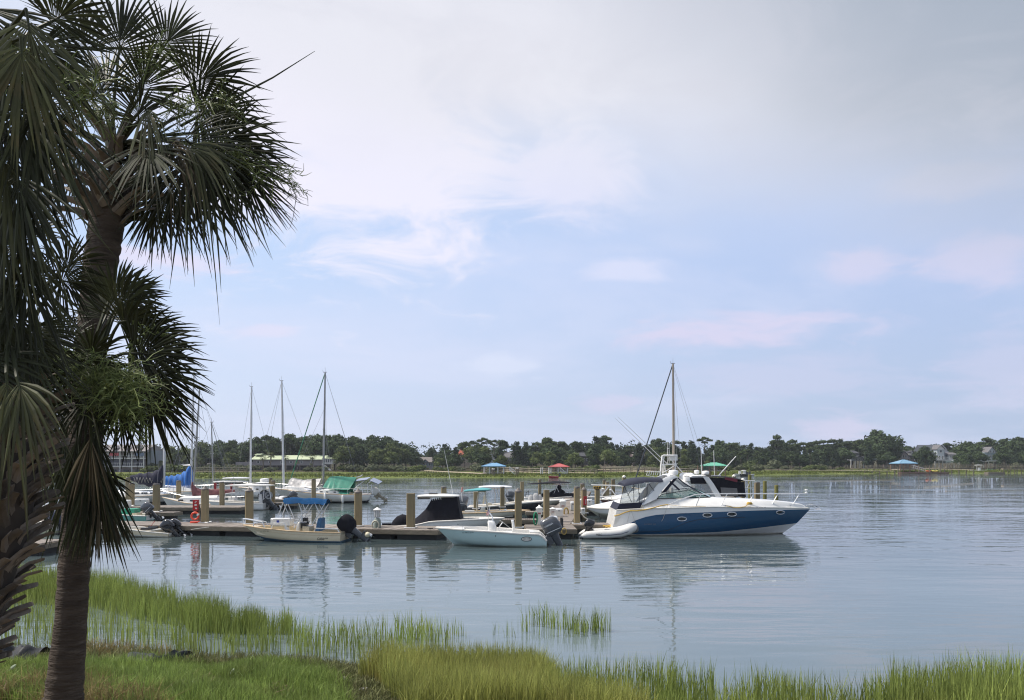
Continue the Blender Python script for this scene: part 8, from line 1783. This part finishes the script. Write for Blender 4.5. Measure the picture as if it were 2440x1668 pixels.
def palm(label, crown_px, dep, fr, **k):
    root = empty('palm_tree', P(crown_px[0], crown_px[1], dep), label, 'palm tree', 'cabbage palms on the near bank'); root.location.z = 1.6; c0 = P(crown_px[0], crown_px[1], dep)
    for q in fr:
        hx, hy, tx, ty = q[:4]; dh = q[4] if len(q) > 4 else pr.uniform(-.5, .5); dt = q[5] if len(q) > 5 else dh*1.6; kw = q[6] if len(q) > 6 else {}
        frond(root, c0+Vector((pr.uniform(-.06, .06), pr.uniform(-.06, .06), pr.uniform(-.1, .12))), P(hx, hy, dep+dh), P(tx, ty, dep+dt), **kw)
    return root
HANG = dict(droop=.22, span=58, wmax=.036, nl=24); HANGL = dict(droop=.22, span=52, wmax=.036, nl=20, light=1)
HANG2 = dict(droop=.06, span=22, wmax=.032, nl=13); HANGL2 = dict(droop=.06, span=22, wmax=.032, nl=12, light=1)
DEAD = dict(droop=.25, span=50, mt=M_FRONDD, nl=26)
# tall palm in the middle: crown against the sky
D1 = 9.4
tp_ = [(152, 1660, 30), (168, 1400, 30), (188, 1150, 31), (206, 950, 32), (224, 750, 33), (238, 640, 37), (256, 520, 40), (268, 420, 44)]
fr = [(283, 130, 296, -55, .1), (208, 118, 150, -30, .3), (385, 118, 468, 12, .1), (338, 225, 372, 60, -.3), (455, 200, 605, 130, 0, .1), (470, 265, 650, 290, .25, .4), (520, 322, 690, 360, -.1, -.2), (500, 350, 676, 480, -.2, -.3), (470, 375, 610, 560, -.3, -.4), (430, 388, 520, 590, -.1, -.1), (400, 425, 425, 590, .2, .3), (372, 470, 340, 585, .3, .4),
      (330, 290, 330, 170, -.5), (345, 345, 400, 430, -.6, -1.), (185, 320, 75, 300, .3), (200, 360, 100, 460, .2), (560, 380, 660, 520, .0, .1), (440, 330, 560, 440, -.5, -.7), (225, 250, 140, 170, .3), (260, 225, 215, 90, .5)]
fr += [(345, 255, 370, 330, -.6, -.8, dict(droop=1.1, span=50, nl=16, light=1)), (400, 350, 480, 400, -.7, -.9, dict(droop=.9, span=60, nl=20, mt=M_FRONDD)), (430, 345, 560, 400, -.6, -.8, dict(droop=.8, span=45, nl=16, light=1))]
r1 = palm('tall palm in the middle whose crown stands alone against the sky', (268, 385), D1, fr)
trunk(r1, tp_, D1); bt = [(244, 560, 40), (256, 500, 52), (268, 440, 62), (278, 380, 60), (285, 330, 45)]
boots(r1, bt, D1, 530, 345, 72, .95, 40, .55)
infl(r1, (360, 280), (540, 250), D1-.6, 34, .38); infl(r1, (380, 330), (680, 440), D1-.3, 60, .34); infl(r1, (330, 230), (385, 90), D1-.5, 22, .28); infl(r1, (250, 330), (215, 260), D1-.5, 20, .30)
MB().tube([P(*p, D1-.2)-r1.location for p in ((430, 300), (560, 232), (650, 185), (750, 122))], [.018, .016, .010, .003], 6).build('spear_leaf', M_FROND, r1)
m = MB(); m.tube([P(*p, D1)-r1.location for p in ((640, 400), (690, 430), (706, 470), (698, 520), (690, 545))], [.006, .005, .004, .003, .002], 4)
for a, c in (((690, 430), (715, 440)), ((704, 470), (716, 485)), ((704, 480), (735, 490)), ((699, 510), (708, 525))): m.tube([P(*a, D1)-r1.location, P(*c, D1)-r1.location], .0025, 4)
m.build('old_flower_stalk', M_FROND, r1)
# shorter palm in front of it: ringed trunk down to the lawn, skirt of hanging leaves
D2 = 8.3
tp2 = [(148, 1700, 46), (153, 1646, 42), (169, 1475, 35), (181, 1292, 33.5), (196, 1150, 36), (207, 1000, 40), (215, 900, 42)]
fr = [(262, 712, 340, 628, .3), (275, 735, 392, 668, .1), (285, 768, 425, 740, -.1), (310, 800, 470, 800, .1), (320, 842, 490, 850, -.2), (350, 880, 492, 930, 0), (345, 905, 465, 1000, -.1, -.1, dict(nl=26, span=80)), (335, 930, 440, 1060, .1, .1, dict(nl=24, span=70)), (275, 960, 330, 1060, .1, .1, dict(nl=18, span=60)),
      (250, 760, 290, 660, .4), (160, 820, 70, 760, .2), (140, 850, 30, 850, .3), (130, 900, 20, 960, .1), (140, 940, 60, 1070, .2), 
      (170, 980, 140, 1130, .1), (215, 860, 230, 760, -.4), (180, 880, 110, 820, -.4), (240, 900, 300, 860, -.5), (260, 925, 330, 1000, -.5, -.7), (215, 930, 200, 1040, -.6), (160, 1020, 120, 1180, -.1), (300, 700, 380, 680, .5)]
fr += [(225, 990, 235, 1230, -.2, -.25, HANG2), (205, 1000, 200, 1260, -.25, -.3, HANG2), (185, 1010, 170, 1250, -.2, -.25, HANG2), (234, 1060, 258, 1285, -.15, -.2, HANG2), (228, 1080, 240, 1310, -.2, -.2, HANGL2), (222, 1060, 232, 1310, -.3, -.3, HANG2), (190, 1040, 180, 1290, -.3, -.3, HANG2), (170, 1050, 140, 1240, -.1, -.1, HANG2),
       (230, 1140, 268, 1310, -.2, -.2, dict(droop=.1, span=26, nl=13, mt=M_FRONDD)), (215, 1020, 215, 1180, -.4, -.42, dict(droop=.25, span=30, mt=M_FRONDD, nl=14)), (226, 1112, 290, 1180, .1, .2, dict(droop=.12, span=30, nl=10))]
r2 = palm('palm with a smooth ringed trunk in front and a skirt of hanging leaves', (215, 890), D2, fr)
trunk(r2, tp2, D2); infl(r2, (215, 880), (330, 960), D2-.75, 90, .40); infl(r2, (205, 870), (150, 900), D2-.7, 50, .36); infl(r2, (240, 900), (285, 1000), D2-.8, 70, .38); infl(r2, (300, 830), (420, 800), D2-.1, 16, .3)
# left palm: trunk covered in criss-crossed boots
D3 = 6.9
tp3 = [(-150, 1720, 62), (-78, 1500, 58), (-42, 1400, 60), (2, 1250, 64), (18, 1100, 64), (14, 950, 60), (10, 860, 56)]
fr = [(150, 640, 240, 590, .2, .2, dict(roll=0, droop=.15)), (145, 668, 245, 690, .1, .1, dict(roll=8, droop=.2)), (60, 640, 90, 840, -.3, -.3, HANG), (40, 560, 50, 800, -.4, -.4, HANG), (80, 780, 150, 900, .3), (20, 720, 10, 900, -.4, -.4, HANG), (50, 800, 110, 950, -.2),
      (40, 900, 90, 1060, -.9, -1., dict(droop=.6, span=55, nl=14, light=1, wmax=.035)), (15, 890, 30, 1090, -.9, -.95, dict(droop=.6, span=50, nl=12, light=1, wmax=.035)), (-40, 850, -60, 1020, -.5), (70, 660, 130, 640, .5), (0, 600, -30, 500, .3), (60, 560, 90, 460, .3), (30, 680, 60, 600, -.3), (-20, 760, -80, 820, .0), (75, 900, 150, 1010, .4)]
r3 = palm('leftmost palm trunk, thick with criss-crossed leaf boots', (10, 860), D3, fr)
trunk(r3, tp3, D3, rings=False, mt=mat('palm_trunk_dark', (.04, .032, .026), .95, var=.3)); boots(r3, tp3, D3, 1640, 935, 300, .80, 20, .75)
# palm whose crown hangs in from the upper left
D4 = 6.3
fr = [(62, 22, 110, 300, -.3, -.3, HANGL), (20, 60, 40, 400, -.2, -.2, HANG), (122, 52, 240, -20, .3, .4), (45, 240, 75, 560, -.2, -.2, HANG), (0, 330, 60, 640, -.3, -.3, HANGL), (100, 110, 200, 200, .3, .4), (-20, 150, -30, 480, 0, 0, HANG),
      (-30, 20, -60, 240, 0), (40, 400, 70, 640, -.3, -.3, HANG), (80, 220, 140, 470, -.2, -.2, HANG), (-10, 420, -10, 700, 0, 0, HANG), (50, 90, 60, 330, -.5, -.5, HANGL)]
r4 = palm('palm crown hanging in from the upper left corner with long drooping leaves', (-50, 230), D4, fr)
trunk(r4, [(-260, 1760, 62), (-200, 1300, 56), (-120, 700, 54), (-60, 300, 56), (-50, 240, 50)], D4); infl(r4, (-20, 200), (230, 240), D4-.1, 40, .36)
# ================================================================ small things on the bank
def gpt(px, py):
    g = G(px, py)
    for _ in range(8): g = G(px, py, max(0, float(ground_z(g.x, g.y))))
    return g
M_FAB = mat('black_landscape_fabric', (.022, .024, .028), .6, var=.3, vs=5, bump=.6, bs=10, spec=.25)
def fabric(label, pts, w_=.35, h_=.12, seed=0):
    P_ = [gpt(*p) for p in pts]; o = P_[len(P_)//2]; r_ = empty('fabric_roll', o, label, 'fabric'); m = MB(); rows = []
    for i, q in enumerate(np.linspace(0, len(P_)-1, 22)):
        c = P_[int(min(len(P_)-2, q))].lerp(P_[int(min(len(P_)-2, q))+1], q-int(min(len(P_)-2, q)))-o; rows.append([c+Vector((.04*mnoise.noise((i*.5, g*3, seed)), (g-.5)*w_, h_*(math.sin(g*3.14)**.7)*(.8+.9*mnoise.noise((i*.35, g*1.4, seed+2)))+.10)) for g in np.linspace(0, 1, 11)])
    m.grid(rows); m.build('sheet', M_FAB, r_, ang=70); return r_
fabric('crumpled black fabric lying in the grass right of the palm trunk', [(310, 1580), (345, 1586), (375, 1590), (410, 1582), (450, 1578)], .45, .14, 3)
fabric('black fabric bundle at the left edge of the lawn', [(-60, 1576), (0, 1572), (30, 1570), (55, 1576), (105, 1574)], .6, .20, 8)
M_STONE = mat('pale_stone', (.42, .39, .35), .85, var=.2, vs=6, bump=.5, bs=12, objr=.15)
def stone(label, px, py, s_, sx=1., sz=.6, cat='stone', mt=None, nm='stone'):
    c = gpt(px, py); bm = bmesh.new(); bmesh.ops.create_icosphere(bm, subdivisions=3, radius=1)
    for v in bm.verts: n_ = 1+.35*mnoise.noise(v.co*1.6+Vector((px, py, 0))); v.co = Vector((v.co.x*s_*sx*n_, v.co.y*s_*.8*n_, v.co.z*s_*sz*n_))
    me = bpy.data.meshes.new(nm); bm.to_mesh(me); bm.free(); me.materials.append(mt or M_STONE); me.polygons.foreach_set('use_smooth', [True]*len(me.polygons)); o = bpy.data.objects.new(nm, me); COL.objects.link(o); o.location = c+Vector((0, 0, s_*sz*.3)); tag(o, label, cat); return o
stone('flat pale stone beside the grey green plants at the bottom', 792, 1640, .10, 1.5, .45); stone('upright grey stone behind the flat pale one', 815, 1632, .085, .9, 1.4); stone('larger grey stone at the edge of the grey green plants', 866, 1652, .12, 1.3, .6, mt=mat('grey_stone', (.28, .27, .26), .9, var=.2)); stone('pale stone at the very bottom below the grey green plants', 935, 1668, .10, 1.4, .5); stone('small pale stone right of the palm base', 222, 1652, .05, 1.6, .4)
M_LEAFW = mat('pale_leaf', (.42, .48, .34), .6, var=.1)
for (px, py, a, lb) in ((552, 1622, 55, 'pale oval leaf standing in the lawn'), (29, 1612, 40, 'pale oval leaf in the grass left of the trunk'), (452, 1652, 20, 'pale curled leaf low in the lawn')):
    c = gpt(px, py)+Vector((0, 0, .14)); m = MB(); L = .075
    m.grid([[Vector((math.cos(R(a))*t*L-math.sin(R(a))*w_*.028*math.sqrt(max(0, 1-t*t)), .01*w_*w_, math.sin(R(a))*t*L+math.cos(R(a))*w_*.028*math.sqrt(max(0, 1-t*t)))) for w_ in (-1, 0, 1)] for t in np.linspace(-1, 1, 9)]); o = m.build('leaf', M_LEAFW, None, lb, cat='leaf'); o.location = c
M_DEADL = mat('dead_leaves', (.14, .085, .05), .85, var=.3, island=.4)
for nm, pl in (('x', [(430, 1625), (520, 1625), (530, 1650), (440, 1652)]), ('y', [(-40, 1628), (110, 1632), (120, 1668), (-40, 1668)]), ('z', [(640, 1640), (700, 1640), (700, 1668), (640, 1668)])):
    p = zone(pl, {'x': 70, 'y': 260, 'z': 60}[nm]); blades('dead_leaf_litter', p+np.array([0, 0, .03]), .10, .5, .03, 1.4, M_DEADL, kind='stuff')
# ================================================================ thin summer haze over the creek
hz = MB().box((0, 285, 17), (1500, 760, 42)).build('haze', None or bpy.data.materials.new('haze_air'), smooth=False, kind='stuff')
hm = hz.data.materials[0]; hm.use_nodes = True; ht = hm.node_tree; ht.nodes.clear(); pv = ht.nodes.new('ShaderNodeVolumePrincipled'); pv.inputs['Color'].default_value = (.80, .86, .95, 1); pv.inputs['Density'].default_value = 0.0002; pv.inputs['Anisotropy'].default_value = .2
ho = ht.nodes.new('ShaderNodeOutputMaterial'); ht.links.new(pv.outputs[0], ho.inputs['Volume'])
